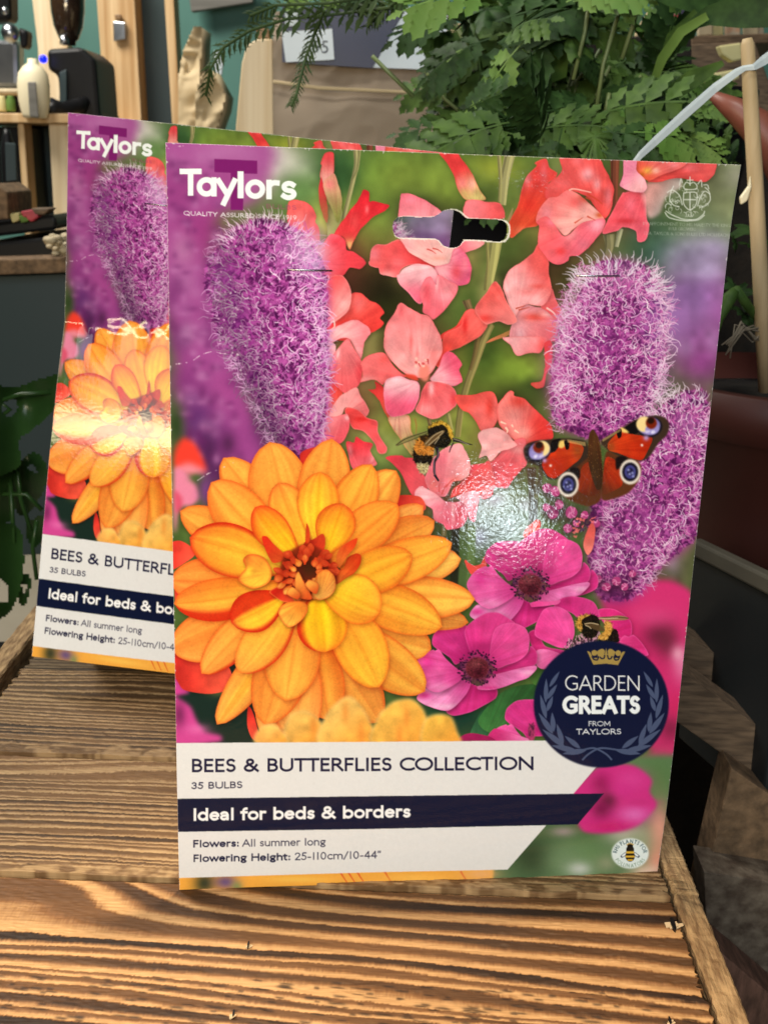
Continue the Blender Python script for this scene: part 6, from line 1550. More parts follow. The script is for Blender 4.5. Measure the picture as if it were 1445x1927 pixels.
for (y0, y1, x0, x1, dz) in ((.30,.4862,.1470,.1598,.0012), (.4870,.5600,.1472,.1594,.0030), (.5606,.83,.1476,.1590,-.004), (.30,.83,-.268,-.2525,.010)):
    mb = MB(); n = 60; rr = random.Random(int(y1*1000))
    for k in range(n+1):
        yy = y0 + (y1-y0)*k/n
        j = [rr.uniform(-1, 1)*.0005 for _ in range(4)]
        mb.v += [(x0+j[0], yy, TOP+dz-.0012), (x0+.0014, yy, TOP+dz+j[1]*.6), ((x0+x1)/2, yy, TOP+dz+j[2]*.7), (x1-.0012, yy, TOP+dz+j[3]*.5), (x1+j[0]*.6, yy, TOP+dz-.0014), (x1, yy, TOP+dz-.12), (x0, yy, TOP+dz-.12)]
    mb.f = [(7*k+a, 7*k+(a+1) % 7, 7*k+7+(a+1) % 7, 7*k+7+a) for k in range(n) for a in range(7)] + [tuple(range(6, -1, -1)), tuple(7*n+a for a in range(7))]
    mb.f = [tuple(reversed(f)) for f in mb.f]; mb.mi = [0]*len(mb.f)
    mb.build('rail', M['endgrain'], cr)
for x0, x1 in ((.1475,.159), (-.267,-.254)):
    MB().box(((x0+x1)/2, .565, .22), (x1-x0, .52, .42)).build('side_board', M['oldwood2'], cr)
for y in (.31, .82):
    MB().box((-.055, y, .28), (.38, .014, .54)).build('end_board', M['oldwood2'], cr)
for k, (x, y, s) in enumerate(((465,1778,.7), (437,1908,.7), (1262,1742,1.7), (1258,1922,.8), (45,1282,.6), (6,1372,.6))):
    p = on_z(x, y, TOP+.0015); r = random.Random(k)
    mb = MB()
    for j in range(3):
        a = r.uniform(-.5,.5); L = .0032*s*r.uniform(.7,1.2)
        d = Vector((math.cos(a), math.sin(a)*.5, r.uniform(.1,.5)))*L; w = Vector((0,.0012*s,0))
        q = p + Vector((r.uniform(-1,1)*.0016*s, r.uniform(-1,1)*.0014*s, -.001))
        mb.add([q-w, q+w, q+w*.4+d, q-w*.5+d, q-w+Vector((0,0,-.001)), q+w+Vector((0,0,-.001))], [(0,1,2,3),(3,2,5,4),(0,3,4),(1,5,2)])
    mb.build('splinter', M['chip'], cr)
    MB().lathe(p + Vector((.0008*s,.0010*s,-.0016)), [(.0013*s,0),(.0013*s,.0018)], 8, squash=(.5, 2.2)).build('nail_hole', M['black'], cr)
# ---------------------------------------------------------------- the two bulb packs
paint_all()
LIN = np.where(IMG <= .04045, IMG/12.92, ((IMG+.055)/1.055)**2.4).astype(np.float32)
CARD_W, CARD_H = .24, .24*1.444

def frame(tl, a, b):
    """origin, unit across, unit down, unit towards the viewer"""
    a = np.array(a)/np.linalg.norm(a); b = np.array(b) - a*np.dot(a, b); b = b/np.linalg.norm(b)
    n = np.cross(b, a); n = n if n[1] < 0 else -n
    return np.array(tl), a, b, n

Z0 = np.array([0, 0, CAM[2]])
T = [np.array(v) + Z0 for v in ((-.09460089,.47622117,.00396114), (.14357053,.50578399,.00331716), (.14274374,.50489577,-.34324071), (-.09542768,.47533296,-.34259673))]
FR_TL, FR_A, FR_B, FR_N = frame(T[0], T[1]-T[0], T[3]-T[0])

def curve(v, xs, ys):
    s = np.linspace(0, 1, 201)
    y = np.interp(s, xs, ys)
    k = np.hanning(31); k /= k.sum()
    y = np.convolve(np.pad(y, 15, mode='edge'), k, 'valid')
    return np.interp(v, s, y)

def front_pos(u, v):
    bow = curve(v, [0,.05,.75,.90,1], [-.0016,-.0056,.0018,.0022,.0])
    bow = bow + .0012*np.sin(u*5+1)*np.sin(v*4)
    return FR_TL + u[..., None]*CARD_W*FR_A + v[..., None]*CARD_H*FR_B + bow[..., None]*FR_N

LF_TL = np.array((-.2045436,.73364156,.02241921)) + Z0
LF_TR = np.array((.03463866,.72272034,.00590942)) + Z0
LF_CR = np.array((-.21305028,.7354839,-.10203841)) + Z0
_, LF_A, LF_B, LF_N = frame(LF_TL, LF_TR-LF_TL, LF_CR-LF_TL)
VC = .36
_fa = math.radians(-14.75)
LF_B2 = LF_B*math.cos(_fa) + np.cross(LF_A, LF_B)*math.sin(_fa)
LF_N2 = np.cross(LF_B2, LF_A); LF_N2 = LF_N2 if LF_N2[1] < 0 else -LF_N2

def left_pos(u, v):
    s = np.linspace(0, 1, 401)
    ang = np.interp(s, [0, VC-.03, VC, VC+.03, .55, .70, 1], np.radians([2, -2, -6, -19, -16.2, -12.5, -13.2]))
    k = np.hanning(9); k /= k.sum(); ang = np.convolve(np.pad(ang, 4, mode='edge'), k, 'valid')
    step = CARD_H/400
    db = np.cumsum(np.cos(ang))*step; dn = np.cumsum(-np.sin(ang))*step
    B, N = np.interp(v, s, db), np.interp(v, s, dn)
    cr_ = np.interp(u, np.linspace(0, 1, 60), np.random.default_rng(8).standard_normal(60))
    N = N + .00045*cr_*np.exp(-((v-VC-.012*np.sin(u*9)+.004*cr_)/.012)**2) + .0006*np.interp(u, np.linspace(0, 1, 26), np.random.default_rng(9).standard_normal(26))*np.exp(-((v-VC-.03)/.03)**2)
    return LF_TL + u[..., None]*CARD_W*LF_A + B[..., None]*LF_B + N[..., None]*LF_N

def print_colour(u, v):
    x, y = project(front_pos(u, v))
    x = np.clip(x - CX0, 0, CW-1.01); y = np.clip(y - CY0, 0, CH-1.01)
    xi, yi = x.astype(int), y.astype(int); fx, fy = (x-xi)[..., None], (y-yi)[..., None]
    return (LIN[yi, xi]*(1-fx)+LIN[yi, xi+1]*fx)*(1-fy) + (LIN[yi+1, xi]*(1-fx)+LIN[yi+1, xi+1]*fx)*fy

def hole_uv():
    o = spline(P('R2', HOLE), 7) + (CX0, CY0)
    out = []
    for x, y in o:                       # intersect the view line with the flat card
        d = ray(x, y); t = np.dot(FR_TL - CAM, FR_N)/np.dot(d, FR_N); q = CAM + d*t - FR_TL
        v = np.dot(q, FR_B)/CARD_H
        t = np.dot(FR_TL - .0052*FR_N - CAM, FR_N)/np.dot(d, FR_N) if v > .1 else t
        q = CAM + d*t - FR_TL
        out.append((np.dot(q, FR_A)/CARD_W, np.dot(q, FR_B)/CARD_H))
    return np.array(out)
HUV = hole_uv()

def print_material():
    m = bpy.data.materials.new('laminated_print'); m.use_nodes = True
    nt = m.node_tree; L = nt.links.new; b = nt.nodes['Principled BSDF']
    a = nd(nt, 'ShaderNodeVertexColor', layer_name='print'); L(a.outputs[0], b.inputs['Base Color'])
    b.inputs['Roughness'].default_value = .075
    b.inputs['Specular IOR Level'].default_value = .27
    tc = nd(nt, 'ShaderNodeTexCoord')
    n1_ = nd(nt, 'ShaderNodeTexNoise'); n1_.inputs['Scale'].default_value = 520; n1_.inputs['Detail'].default_value = 3
    n2_ = nd(nt, 'ShaderNodeTexNoise'); n2_.inputs['Scale'].default_value = 24; n2_.inputs['Detail'].default_value = 2
    b1 = nd(nt, 'ShaderNodeBump'); b1.inputs['Strength'].default_value = .085; b1.inputs['Distance'].default_value = .0006
    b2 = nd(nt, 'ShaderNodeBump'); b2.inputs['Strength'].default_value = .05; b2.inputs['Distance'].default_value = .004
    L(tc.outputs['Object'], n1_.inputs['Vector']); L(tc.outputs['Object'], n2_.inputs['Vector'])
    L(n1_.outputs['Fac'], b1.inputs['Height']); L(n2_.outputs['Fac'], b2.inputs['Height']); L(b1.outputs[0], b2.inputs['Normal']); L(b2.outputs[0], b.inputs['Normal'])
    return m
PRINT = print_material()

def card(name, pos, nu, nv, back, parent):
    """one printed sheet: a fine grid that carries the picture, with a pale cut edge"""
    U, V = np.meshgrid(np.linspace(0, 1, nu), np.linspace(0, 1, nv))
    co = pos(U, V)
    cl = print_colour(U, V)
    idx = np.arange(nu*nv).reshape(nv, nu)
    q = np.stack([idx[:-1,:-1], idx[1:,:-1], idx[1:,1:], idx[:-1,1:]], -1).reshape(-1, 4)
    uc, vc = (U[:-1,:-1]+U[1:,1:])/2, (V[:-1,:-1]+V[1:,1:])/2
    q = q[~inside(uc, vc, HUV).reshape(-1)]
    ring = np.concatenate([idx[0,:-1], idx[:-1,-1], idx[-1,:0:-1], idx[:0:-1,0]])
    bv = co.reshape(-1, 3)[ring] - back*.0007
    n0 = nu*nv; m = len(ring); r2 = n0 + np.arange(m)
    sk = np.stack([ring, np.roll(ring, -1), np.roll(r2, -1), r2], -1)
    allv = np.vstack([co.reshape(-1, 3), bv]); allf = np.vstack([q, sk])
    allc = np.ones((len(allv), 4), np.float32); allc[:n0, :3] = cl.reshape(-1, 3); allc[n0:, :3] = .7
    r = np.random.default_rng(3)         # rubbed pale edges
    for uu, vv, ln in ((U, V, nv), (1-U, V, nv), (V, U, nu)):
        wn = .0008 + .0013*np.clip(np.interp(vv, np.linspace(0, 1, 420), r.standard_normal(420)-.6), 0, 3)
        k = np.clip((wn-uu)/.0013, 0, 1)*.6
        allc[:n0, :3] += (np.array((.72,.68,.68))-allc[:n0, :3])*k.reshape(-1, 1)
    org = np.array(parent.location)
    me = bpy.data.meshes.new(name)
    me.vertices.add(len(allv)); me.vertices.foreach_set('co', (allv-org).astype(np.float32).ravel())
    me.loops.add(len(allf)*4); me.loops.foreach_set('vertex_index', allf.astype(np.int32).ravel())
    me.polygons.add(len(allf)); me.polygons.foreach_set('loop_start', np.arange(0, len(allf)*4, 4, dtype=np.int32))
    me.polygons.foreach_set('material_index', np.concatenate([np.zeros(len(q), np.int32), np.ones(m, np.int32)]))
    me.polygons.foreach_set('use_smooth', np.concatenate([np.ones(len(q), bool), np.zeros(m, bool)]))
    me.materials.append(PRINT); me.materials.append(M['core'])
    me.update(calc_edges=True)
    ca = me.color_attributes.new('print', 'FLOAT_COLOR', 'POINT'); ca.data.foreach_set('color', allc.ravel())
    o = bpy.data.objects.new(name, me); COLL.objects.link(o); o.parent = parent
    return o

def pack(pos, n, label, nu, nv, floor_z, bag_depth):
    base = pos(np.array([.5]), np.array([1.0]))[0]
    t = empty('bulb_pack', (base[0], base[1], TOP), label, 'bulb pack', 'bulb packs on the crate')
    card('printed_card', pos, nu, nv, n, t)
    def pt(u, v, d=0.0): return Vector(pos(np.array([u]), np.array([v]))[0] + n*d)
    def uv(x, y):
        d = ray(x, y); k = np.dot(FR_TL - .0055*FR_N - CAM, FR_N)/np.dot(d, FR_N); q = CAM + d*k - FR_TL
        return np.dot(q, FR_A)/CARD_W, np.dot(q, FR_B)/CARD_H
    for (x0, y0, x1, y1) in ((541,506.5,624,508.5), (1083,518.5,1164,519)):
        a, b = uv(x0, y0), uv(x1, y1)
        MB().tube([pt(*a,-.0006), pt(*a,.0005), pt((a[0]*.5+b[0]*.5), (a[1]+b[1])/2, .0007), pt(*b,.0005), pt(*b,-.0006)], .00036, 6).build('staple', M['wire'], t, True)
    # net bag of bulbs hanging behind the card
    mb = MB(); nu_, nv_ = 13, 15; vs = []
    for j in range(nv_):
        v = .42 + .55*j/(nv_-1)
        for i in range(nu_):
            u = .10 + .80*i/(nu_-1)
            e = (math.sin(math.pi*i/(nu_-1))**.5)*(math.sin(math.pi*min(1, .08+.95*j/(nv_-1)))**.6)
            vs.append(pt(u, v, -.004 - bag_depth*e*(1+.18*math.sin(i*2.3+j*1.7))))
    if floor_z is not None:
        for i in range(nu_):
            p = vs[(nv_-1)*nu_+i]; vs[(nv_-1)*nu_+i] = Vector((p.x, p.y + .045, floor_z))
    fs = [(j*nu_+i, j*nu_+i+1, (j+1)*nu_+i+1, (j+1)*nu_+i) for j in range(nv_-1) for i in range(nu_-1)]
    mb.add(vs, fs)
    fr = [pt(.10+.80*i/(nu_-1), .42+.55*j/(nv_-1), -.003) for j in range(nv_) for i in range(nu_)]
    mb.add(fr, [tuple(reversed(f)) for f in fs])
    mb.build('bulb_bag', M['net'], t, True)
    return t
pack(front_pos, FR_N, 'nearer flower bulb pack, its whole front showing with a torn hanging hole', 960, 1360, None, .02)
pack(left_pos, LF_N, 'flower bulb pack standing behind, creased across and mostly hidden by the nearer one', 640, 900, TOP+.0025, .03)

# ---------------------------------------------------------------- plants
def leaf_outline(kind, r, n=64):
    out = []
    for k in range(n):
        a = 2*math.pi*k/n
        if kind == 'lobed':
            rad = .46 + .46*abs(math.cos(2.5*(a - math.pi/2)))**.8 + .085*math.sin(17*a)
            rad *= (.55 + .45*min(1, abs(a - 1.5*math.pi)/.55)) if abs(a - 1.5*math.pi) < .55 else 1
            out.append((rad*math.cos(a), rad*math.sin(a)))
        elif kind == 'toothed':
            rad = .46 + .06*math.sin(21*a)
            out.append((rad*math.cos(a)*(1.05), .95*math.sin(a) + .07*math.sin(21*a)))
        else:
            out.append((.34*math.cos(a)*(1 - .25*math.sin(a)), 1.0*math.sin(a)))
    return [(x*r, y*r) for x, y in out]

def add_leaf(mb, p, r, kind, yaw, pitch, roll, rnd, mi=0, droop=.35):
    R = Matrix.Rotation(yaw, 3, 'Z') @ Matrix.Rotation(pitch, 3, 'X') @ Matrix.Rotation(roll, 3, 'Y')
    o = leaf_outline(kind, r)
    rings = (1.0, .66, .33)
    vs = []
    for s in rings:
        for (x, y) in o:
            x_, y_ = x*s, y*s
            z = -droop*(x_*x_ + y_*y_)/r - .10*abs(x_) + .08*r*math.sin(6*math.atan2(y_, x_))*s
            vs.append(Vector(p) + R @ Vector((x_, y_, z)))
    n = len(o)
    vs.append(Vector(p))
    fs = [(i, (i+1) % n, n+(i+1) % n, n+i) for i in range(n)] + [(n+i, n+(i+1) % n, 2*n+(i+1) % n, 2*n+i) for i in range(n)] + [(2*n+i, 2*n+(i+1) % n, 3*n) for i in range(n)]
    mb.add(vs, fs, mi)

def add_frond(mb, p, L, ax, up, rnd, mi=0, pairs=6):
    """a feathery cut leaf: pairs of toothed lobes along a bending rib"""
    ax = Vector(ax).normalized(); side = ax.cross(Vector(up)).normalized(); nn = side.cross(ax).normalized()
    prev = Vector(p); pts = [prev]
    for k in range(pairs+1):
        d = (ax - nn*.10*k + Vector((0,0,-.035*k))).normalized()
        prev = prev + d*L/(pairs+1); pts.append(prev)
    for k in range(1, pairs+2):
        b = pts[k]; d = (pts[k]-pts[k-1]).normalized()
        w = L*(.46*math.sin(math.pi*(k+.4)/(pairs+2.2))**.8)*rnd.uniform(.85, 1.15)
        ends = [(side, 1), (side, -1)] if k <= pairs else [(d, 1)]
        for s_, sg in ends:
            out = (s_*sg + d*.75 - nn*rnd.uniform(.05,.35)).normalized() if k <= pairs else d
            lat = out.cross(nn).normalized()
            q = [b]
            prof = ((.20,.16),(.34,.30),(.42,.17),(.58,.27),(.68,.14),(.82,.18),(.90,.07),(1.0,0))
            lf = [b + out*w*a + lat*w*c*.95*rnd.uniform(.85,1.15) - nn*w*.18*a*a for a, c in prof]
            rt = [b + out*w*a - lat*w*c*.95*rnd.uniform(.85,1.15) - nn*w*.18*a*a for a, c in prof[:-1]]
            mid = [b + out*w*a - nn*w*(.18*a*a+.05) for a, c in prof[:-1]]
            vs = [b] + lf + rt + mid; n1_, n2_ = 1, 1+len(lf); n3_ = n2_+len(rt)
            fs = [(0, n1_, n3_), (0, n3_, n2_)]
            for j in range(6):
                fs += [(n1_+j, n1_+j+1, n3_+j+1, n3_+j), (n3_+j, n3_+j+1, n2_+j+1, n2_+j)]
            fs += [(n1_+6, n1_+7, n3_+6), (n3_+6, n1_+7, n2_+6)]
            mb.add(vs, fs, mi)
    w = side*L*.012
    for a, b in zip(pts[:-1], pts[1:]):
        mb.add([a-w, a+w, b+w*.8, b-w*.8], [(0,1,2,3)], mi)

LM = [M['leaf'], M['leaf2'], M['leaf3']]
t = thing_at('leafy_plant', 980, 330, 1.02, 'bushy dark green plant with lobed leaves above the front pack', 'plant')
mb = MB(); rnd = random.Random(12)
zones = [((730,1000),(150,300),44,(.92,1.08)), ((880,1260),(215,300),44,(.88,1.02)), ((980,1270),(50,240),58,(1.0,1.25)), ((880,1080),(-20,80),38,(.95,1.2)), ((600,860),(-60,-6),12,(1.0,1.15)), ((880,1000),(40,170),26,(1.08,1.3))]
for (x0, x1), (y0, y1), n, (Y0, Y1) in zones:
    for i in range(n):
        x, y = rnd.uniform(x0, x1), rnd.uniform(y0, y1)
        if x0 == 730 and y < 345 - (x-730)*1.0: continue
        if x < 850 and 60 < y < 135: continue
        if 922 < x < 972 and 140 < y < 205: continue
        if (1075 < x < 1180 or 1225 < x < 1310) and y < 80: continue
        Y = rnd.uniform(Y0, Y1)
        q = rnd.random()
        if rnd.random() < .72:
            a = rnd.uniform(0, 6.28)
            add_frond(mb, at(x, y, Y), rnd.uniform(.044, .080)*(.55 if x < 870 and y < 60 else 1), (math.cos(a), rnd.uniform(-.7,.3), .5*math.sin(a)-.25), (rnd.uniform(-.5,.5), -1, rnd.uniform(.3,1.2)), rnd, 0 if q < .50 else 1 if q < .93 else 2, rnd.choice((4,5,5,6)))
        else:
            add_leaf(mb, at(x, y, Y+.02), rnd.uniform(.018, .034), rnd.choice(('toothed', 'lobed')), rnd.uniform(-1.4, 1.4), rnd.uniform(.3, 1.35), rnd.uniform(-.5, .5), rnd, 0 if q < .60 else 1 if q < .93 else 2)
mb.build('foliage', LM, t, True)
mb = MB()
for i in range(26):
    x, y = rnd.uniform(760, 1220), rnd.uniform(40, 260)
    MB().tube([at(x, y, 1.08), at(x*.8+200, y+60, 1.08), at(990+rnd.uniform(-60,60), 330, 1.08)], .0016, 6).build('stem', M['stalk'], t, True)
for pts in ([(700,105),(735,140),(778,182)], [(1078,150),(1100,60),(1112,-20)], [(1120,215),(1135,120),(1165,20)], [(1138,215),(1146,175)], [(1170,110),(1190,50),(1205,-10)]):
    MB().tube([at(x, y, .98) for x, y in pts], .0018, 6).build('stem', M['stalk'], t, True)
o = board('dark_backing_box', [(905,74),(1300,66),(1310,345),(905,345)], 1.42, .1, M['soil']); tag(o, 'added dark backing box right behind the lobed leaf plant', 'crate')  # made-up backing, keeps the gaps between the leaves dark
o = board('dark_gap_box', [(760,345),(1290,320),(1300,2300),(760,2300)], 1.10, .3, M['black']); tag(o, 'added dark box filling the gap below the lobed leaf plant', 'planter')  # made-up box, darkens what shows through the card's hanging hole
# drooping fern fronds
t = thing_at('trailing_fern', 700, 10, 1.0, 'trailing fern fronds hanging in front of the large paper sack', 'fern')
for pts, L, cnt in (([(735,14),(640,26),(540,36),(470,58),(420,90),(396,130),(388,180)], .019, 60), ([(610,20),(590,70),(575,110),(565,150),(558,178),(548,200)], .015, 44), ([(760,-6),(716,24),(690,52)], .015, 22), ([(720,-10),(620,6),(520,10),(470,30)], .018, 36)):
    mb = MB(); c = [at(x, y, 1.0 + .02*math.sin(i)) for i, (x, y) in enumerate(pts)]
    mb.tube(c, [.0013]*len(c), 6)
    m_ = len(c)-1
    for k in range(cnt):
        s = k/(cnt-1)*m_*.999; i = int(s); f = s-i
        p = c[i].lerp(c[i+1], f); d = (c[i+1]-c[i]).normalized()
        sd = 1 if k % 2 else -1
        side = d.cross(Vector((0,1,0))).normalized()*sd
        l = L*(1 - .55*k/cnt)*rnd.uniform(.75,1.2)
        tip = p + (side*.8 + d*.7 + Vector((0, rnd.uniform(-.4,.4), -.35))).normalized()*l
        w = d*l*.17
        mid = p.lerp(tip, .5) + Vector((0,-.001,.001))
        for q in range(3):      # little lobes
            b0 = p.lerp(tip, .15+.27*q); bt = b0 + (d*sd*0 + side*.3 + d*(1 if q % 2 else -.6)).normalized()*l*.32
            mb.add([b0 - w*.5, b0 + w*.5, bt], [(0,1,2)])
        mb.add([p, mid - w, tip, mid + w], [(0,1,2,3)])
    mb.build('frond', M['fern'], t)
# broad leaves and stalks, upper right
t = thing_at('broad_leaved_plant', 1300, 330, .95, 'broad leaved plant with long arching stalks behind the ribbon', 'plant')
mb = MB()
def strap(mb, pts, Y, ws, mi=0, fold=.25):
    c = [at(x, y, Y + .01*i) for i, (x, y) in enumerate(pts)]; n = len(c); vs = []
    for i, p in enumerate(c):
        d = (c[min(i+1,n-1)]-c[max(i-1,0)]).normalized(); s = d.cross(Vector((0,1,0))).normalized()*ws[i]
        vs += [p - s + Vector((0,-ws[i]*fold,0)), p, p + s + Vector((0,-ws[i]*fold,0))]
    mb.add(vs, [(3*i+a, 3*i+3+a, 3*i+4+a, 3*i+1+a) for i in range(n-1) for a in (0, 1)], mi)
strap(mb, [(1200,-40),(1260,-30),(1350,-14),(1440,2),(1520,26)], .95, [.008,.016,.019,.018,.014])
strap(mb, [(1445,10),(1390,22),(1330,30),(1290,52)], .93, [.016,.012,.007,.003])
strap(mb, [(985,-10),(1005,30),(1010,60),(1000,90)], 1.0, [.016,.02,.014,.004], 1)
strap(mb, [(1018,70),(1040,100),(1052,150)], 1.0, [.012,.016,.006], 2)
strap(mb, [(1360,118),(1300,150),(1250,185),(1214,212)], .93, [.002,.007,.006,.004], 1)
strap(mb, [(1330,30),(1280,60),(1245,110),(1232,145)], .94, [.003,.004,.004,.003], 2)
strap(mb, [(1310,22),(1262,70),(1244,120)], .96, [.003,.004,.003], 1)
for i in range(26):
    x, y = rnd.uniform(1140, 1340), rnd.uniform(200, 305)
    a = rnd.uniform(0, 6.28); add_frond(mb, at(x, y, rnd.uniform(.92,1.02)), rnd.uniform(.028,.048), (math.cos(a), rnd.uniform(-.6,.3), .6*math.sin(a)), (rnd.uniform(-.5,.5), -1, .8), rnd, rnd.choice((0,1,1,2)))
    add_leaf(mb, at(x, y, 1.03), rnd.uniform(.008,.016), 'toothed', rnd.uniform(-1.5,1.5), rnd.uniform(.2,1.3), rnd.uniform(-.6,.6), rnd, rnd.choice((0,0,1,1,2)))
for i in range(26):
    x, y = rnd.uniform(1290, 1445), rnd.uniform(215, 320)
    add_leaf(mb, at(x, y, rnd.uniform(1.0,1.1)), rnd.uniform(.006,.014), 'lance', rnd.uniform(-1.5,1.5), rnd.uniform(.2,1.3), rnd.uniform(-.6,.6), rnd, rnd.choice((0,0,1)))
mb.build('leaf', LM, t, True)
o = MB().lathe(at(1225, 330, 1.25), [(.075,-.12),(.09,.0),(.098,.07),(.098,.085),(.09,.085)]).build('black_pot', M['black'], None, True); tag(o, 'black plastic plant pot in the shade behind the leaves', 'pot')
o = MB().tube([at(1340,180,.92), at(1380,205,.915), at(1420,235,.91), at(1470,290,.91), at(1530,420,.91), at(1510,560,.91), at(1490,720,.91)], [.004,.009,.013,.017,.018,.016,.013], 12).build('red_stalk', M['red_stalk'], None, True); tag(o, 'thick red brown stalk passing behind the wooden stake', 'stalk')

# ---- stake with the ribbon
sb = [at(1405,72,.80), at(1406,84,.80), at(1411,180,.80), at(1420,330,.805), at(1430,520,.81), at(1441,735,.82)]
o = MB().tube(sb, [.0030,.0045,.0050,.0053,.0055,.0056], 14).build('wooden_stake', M['bamboo'], None, True); tag(o, 'upright pale round wooden stake at the right edge', 'stake')
mb = MB()
rb = [(1186,316,.74,.0030),(1204,292,.745,.0036),(1232,266,.755,.0044),(1290,213,.77,.0050),(1345,165,.785,.0048),(1385,136,.791,.0040),(1400,128,.793,.0030),(1418,126,.793,.0034),(1436,114,.80,.0052),(1500,66,.82,.006)]
vs = []
for i, (x, y, Y, w) in enumerate(rb):
    p = at(x, y, Y); s = Vector((-.55, .0, .85)).normalized()*w*.60
    vs += [p - s, p + s*.25 + Vector((0,-.0005,0)), p + s]
mb.add(vs, [(3*i+a, 3*i+3+a, 3*i+4+a, 3*i+1+a) for i in range(len(rb)-1) for a in (0, 1)])
o = mb.build('ribbon', M['ribbon'], None, False); tag(o, 'pale grey ribbon tied across to the wooden stake', 'ribbon')

o = board('dark_backing_sheet', [(1285,300),(1600,300),(1600,2200),(1285,2200)], 1.22, .03, M['soil']); tag(o, 'added dark backing sheet behind the red pot', 'backing')  # made-up sheet standing in for shade, hides the lit teal wall
# ---- right: pot, trough and old boards in the shade
pc = at(1480, 760, .86)
t = empty('flower_pot', (pc.x+.02, pc.y+.03, pc.z-.17), 'large dark red plant pot right of the front pack', 'pot')
MB().lathe((pc.x+.02, pc.y+.03, pc.z-.17), [(.085,0),(.10,.08),(.112,.15),(.118,.152),(.120,.185),(.113,.187),(.108,.165)], 40).build('shell', M['pot'], t, True)
MB().lathe((pc.x+.02, pc.y+.03, pc.z-.17), [(.004,.166),(.06,.168),(.107,.165)], 30).build('soil', M['soil'], t, True)
t = thing_at('potted_seedling', 1420, 640, .82, 'sparse plant with dry stems growing in the dark red pot', 'plant')
mb = MB()
mb.tube([at(1326,690,.80), at(1352,600,.80), at(1372,560,.80), at(1384,545,.80)], [.0012,.0035,.0052,.003], 8)
mb.tube([at(1384,545,.80), at(1402,570,.81), at(1425,600,.82), at(1450,640,.83)], [.0034,.0034,.003,.0025], 8)
mb.build('stem', M['leaf2'], t, True)
mb = MB()
for k in range(7):
    MB().tube([at(1350+rnd.uniform(0,24),640+rnd.uniform(0,34),.80), at(1385+rnd.uniform(-6,20),604+rnd.uniform(0,20),.80), at(1418+rnd.uniform(-8,10),612+rnd.uniform(-6,40),.81), at(1460,600+rnd.uniform(0,70),.82)], rnd.uniform(.0005,.0011), 5).build('dry_stem', M['drystem'], t, True)
for k in range(8):
    mb = MB(); add_leaf(mb, at(rnd.uniform(1370,1440), rnd.uniform(390,600), .86), rnd.uniform(.008,.018), rnd.choice(('lance','lobed')), rnd.uniform(-1,1), rnd.uniform(.3,1.2), 0, rnd, 0); mb.build('leaf', LM, t, True)
o = board('white_petal_label', [(1392,372),(1408,350),(1412,330),(1414,352),(1406,378),(1394,386)], .80, .004, M['milk']); tag(o, 'thin pale curled plant label beside the stake', 'plant label')
# trough
t = empty('plastic_trough', (.34, .72, .40), 'black plastic trough with a grey rim under the red pot', 'trough')
A, B = at(1296, 1013, .78), at(1470, 1098, .66)
d = (B-A).normalized(); zz = Vector((0,0,1)); bk = Vector((d.y,-d.x,0)).normalized(); bk = bk if bk.y > 0 else -bk
MB().prism([A, B, B-zz*.012, A-zz*.012], bk*.01).build('rim', M['greyrim'], t, bevel=.002)
MB().prism([A-zz*.012+bk*.004, B-zz*.012+bk*.004, B-zz*.16+bk*.01, A-zz*.16+bk*.01], bk*.012).build('side', M['dkblue'], t, bevel=.002)
MB().prism([A-zz*.03+bk*.02, B-zz*.03+bk*.02, B-zz*.03+bk*.2, A-zz*.03+bk*.2], zz*-.02).build('soil', M['soil'], t)
def run_down(name, a, b, c, Y, m, width=None, floor=0.0):
    """a leaning board: left edge from a through b down to the floor, top edge from a through c"""
    A_, B_, C_ = at(*a, Y), at(*b, Y), at(*c, Y)
    d = B_ - A_; A2 = A_ + d*((floor - A_.z)/d.z)
    e = (C_ - A_).normalized()*(width or .22)
    return MB().prism([A_, A_ + e, A2 + Vector((e.x, 0, 0)), A2], (0, .03, 0)).build(name, M[m], None, bevel=.0008)
def long_timber(name, a, b, h, Y, m, L=.75):
    A_, B_ = at(*a, Y), at(*b, Y); d = (B_-A_).normalized()*L; n = Vector((0, 0, -h))
    return MB().prism([A_, A_+d, A_+d+n, A_+n], (0, .03, 0)).build(name, M[m], None, bevel=.0008)
o = long_timber('old_rail', (1225,1222), (1500,1420), .036, .68, 'oldwood'); tag(o, 'weathered timber rail sloping past the right side of the crate', 'rail')
o = long_timber('plank', (1225,1150), (1500,1335), .024, .74, 'oldwood'); tag(o, 'dark plank behind the weathered sloping rail', 'plank')
o = sheet([(1398,1340),(1412,1318),(1436,1306),(1500,1322),(1500,1440),(1440,1402),(1408,1386)], .705, .012, .05, 4.0, .03, 5).build('crumbling_lump', M['mud']); tag(o, 'pale crumbling lump lying on the dark plank', 'lump')
o = run_down('muddy_board', (1376,1446), (1316,1700), (1500,1532), .655, 'oldwood2'); tag(o, 'muddy brown board below the weathered rail', 'board')
o = run_down('dusty_slab', (1324,1640), (1330,1772), (1500,1668), .630, 'mud'); tag(o, 'dusty brown slab leaning beside the crate', 'slab')
o = run_down('red_timber', (1338,1778), (1388,2060), (1500,1915), .60, 'brick'); tag(o, 'red brown timber end at the lower right corner', 'timber')
o = board('shaded_panel', [(1180,1150),(1900,1150),(1900,2700),(1180,2700)], 1.05, .03, M['soil']); tag(o, 'dark shaded panel under the trough', 'panel')

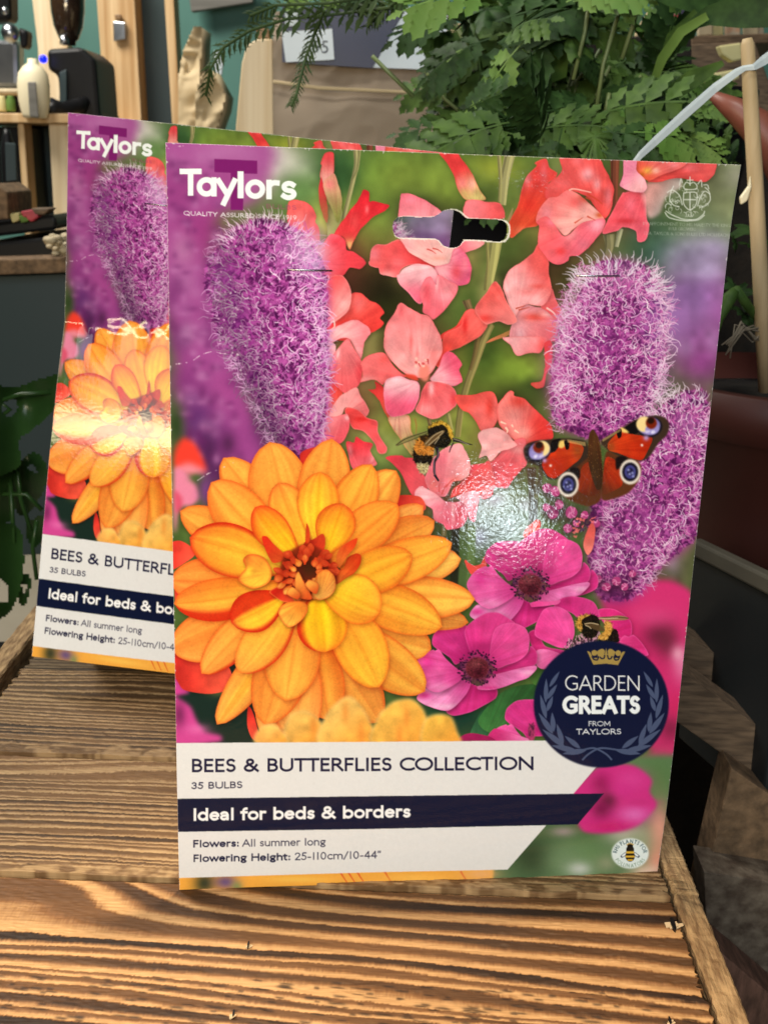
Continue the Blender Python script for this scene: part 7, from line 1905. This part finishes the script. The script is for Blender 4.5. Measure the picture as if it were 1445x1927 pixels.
# ---- left: glossy leaves with holes
t = thing_at('holed_leaf_plant', 20, 1250, 1.05, 'glossy dark plant with holed leaves left of the rear pack', 'plant')
mb = MB()
def cut_leaf(mb, pts, holes, Y):
    """a leaf outline with holes, triangulated on a fine raster of small quads"""
    xs = [p[0] for p in pts]; ys = [p[1] for p in pts]
    poly = spline(np.array(pts, float), 6); hp = [spline(np.array(h, float), 6) for h in holes]
    st = 4.0
    gx = np.arange(min(xs)-4, max(xs)+5, st); gy = np.arange(min(ys)-4, max(ys)+5, st)
    X, Yy = np.meshgrid(gx, gy)
    ins = inside(X[:-1,:-1]+st/2, Yy[:-1,:-1]+st/2, poly)
    for h in hp: ins &= ~inside(X[:-1,:-1]+st/2, Yy[:-1,:-1]+st/2, h)
    ids = {}; vs = []; fs = []
    def vid(j, i):
        if (j, i) not in ids:
            ids[(j, i)] = len(vs); vs.append(at(gx[i], gy[j], Y + .02*math.sin(gx[i]*.03) + .015*math.cos(gy[j]*.025)))
        return ids[(j, i)]
    for j, i in zip(*np.nonzero(ins)):
        fs.append((vid(j,i), vid(j+1,i), vid(j+1,i+1), vid(j,i+1)))
    mb.add(vs, fs); mb.build('leaf', M['gloss_leaf'], t, True)
cut_leaf(MB(), [(-60,735),(30,728),(70,715),(120,704),(125,740),(95,780),(60,810),(36,830),(36,880),(-60,900)], [[(5,760),(28,752),(34,768),(22,784),(6,778)]], .98)
cut_leaf(MB(), [(-60,860),(20,850),(38,880),(30,960),(10,985),(-60,985)], [], 1.0)
cut_leaf(MB(), [(-60,1000),(10,985),(40,1000),(46,1060),(36,1120),(10,1160),(-60,1180)], [[(0,1092),(12,1098),(18,1120),(12,1134),(-2,1128)]], .97)
cut_leaf(MB(), [(36,1090),(56,1080),(58,1110),(46,1142),(36,1130)], [[(42,1102),(50,1100),(48,1118)]], .99)
cut_leaf(MB(), [(40,870),(66,850),(90,880),(84,920),(60,960),(36,970),(24,920)], [[(52,880),(64,874),(70,890)]], 1.03)
cut_leaf(MB(), [(50,990),(76,970),(90,990),(70,1030),(54,1020)], [], 1.04)
for pts in ([(-20,760),(40,742),(100,738)], [(20,900),(26,1000),(30,1100)], [(60,1000),(40,940),(30,860)], [(70,1090),(62,1030),(70,980)], [(-20,800),(20,770),(-10,750)], [(80,960),(50,930),(-20,930)]):
    MB().tube([at(x, y, 1.0) for x, y in pts], .0022, 6).build('stem', M['gloss_leaf'], t, True)
o = MB().lathe(at(-10, 1262, 1.0), [(.03,-.05),(.04,0),(.042,.012),(.036,.014)]).build('small_black_pot', M['black'], None, True); tag(o, 'small black pot at the left edge near the crate', 'pot')
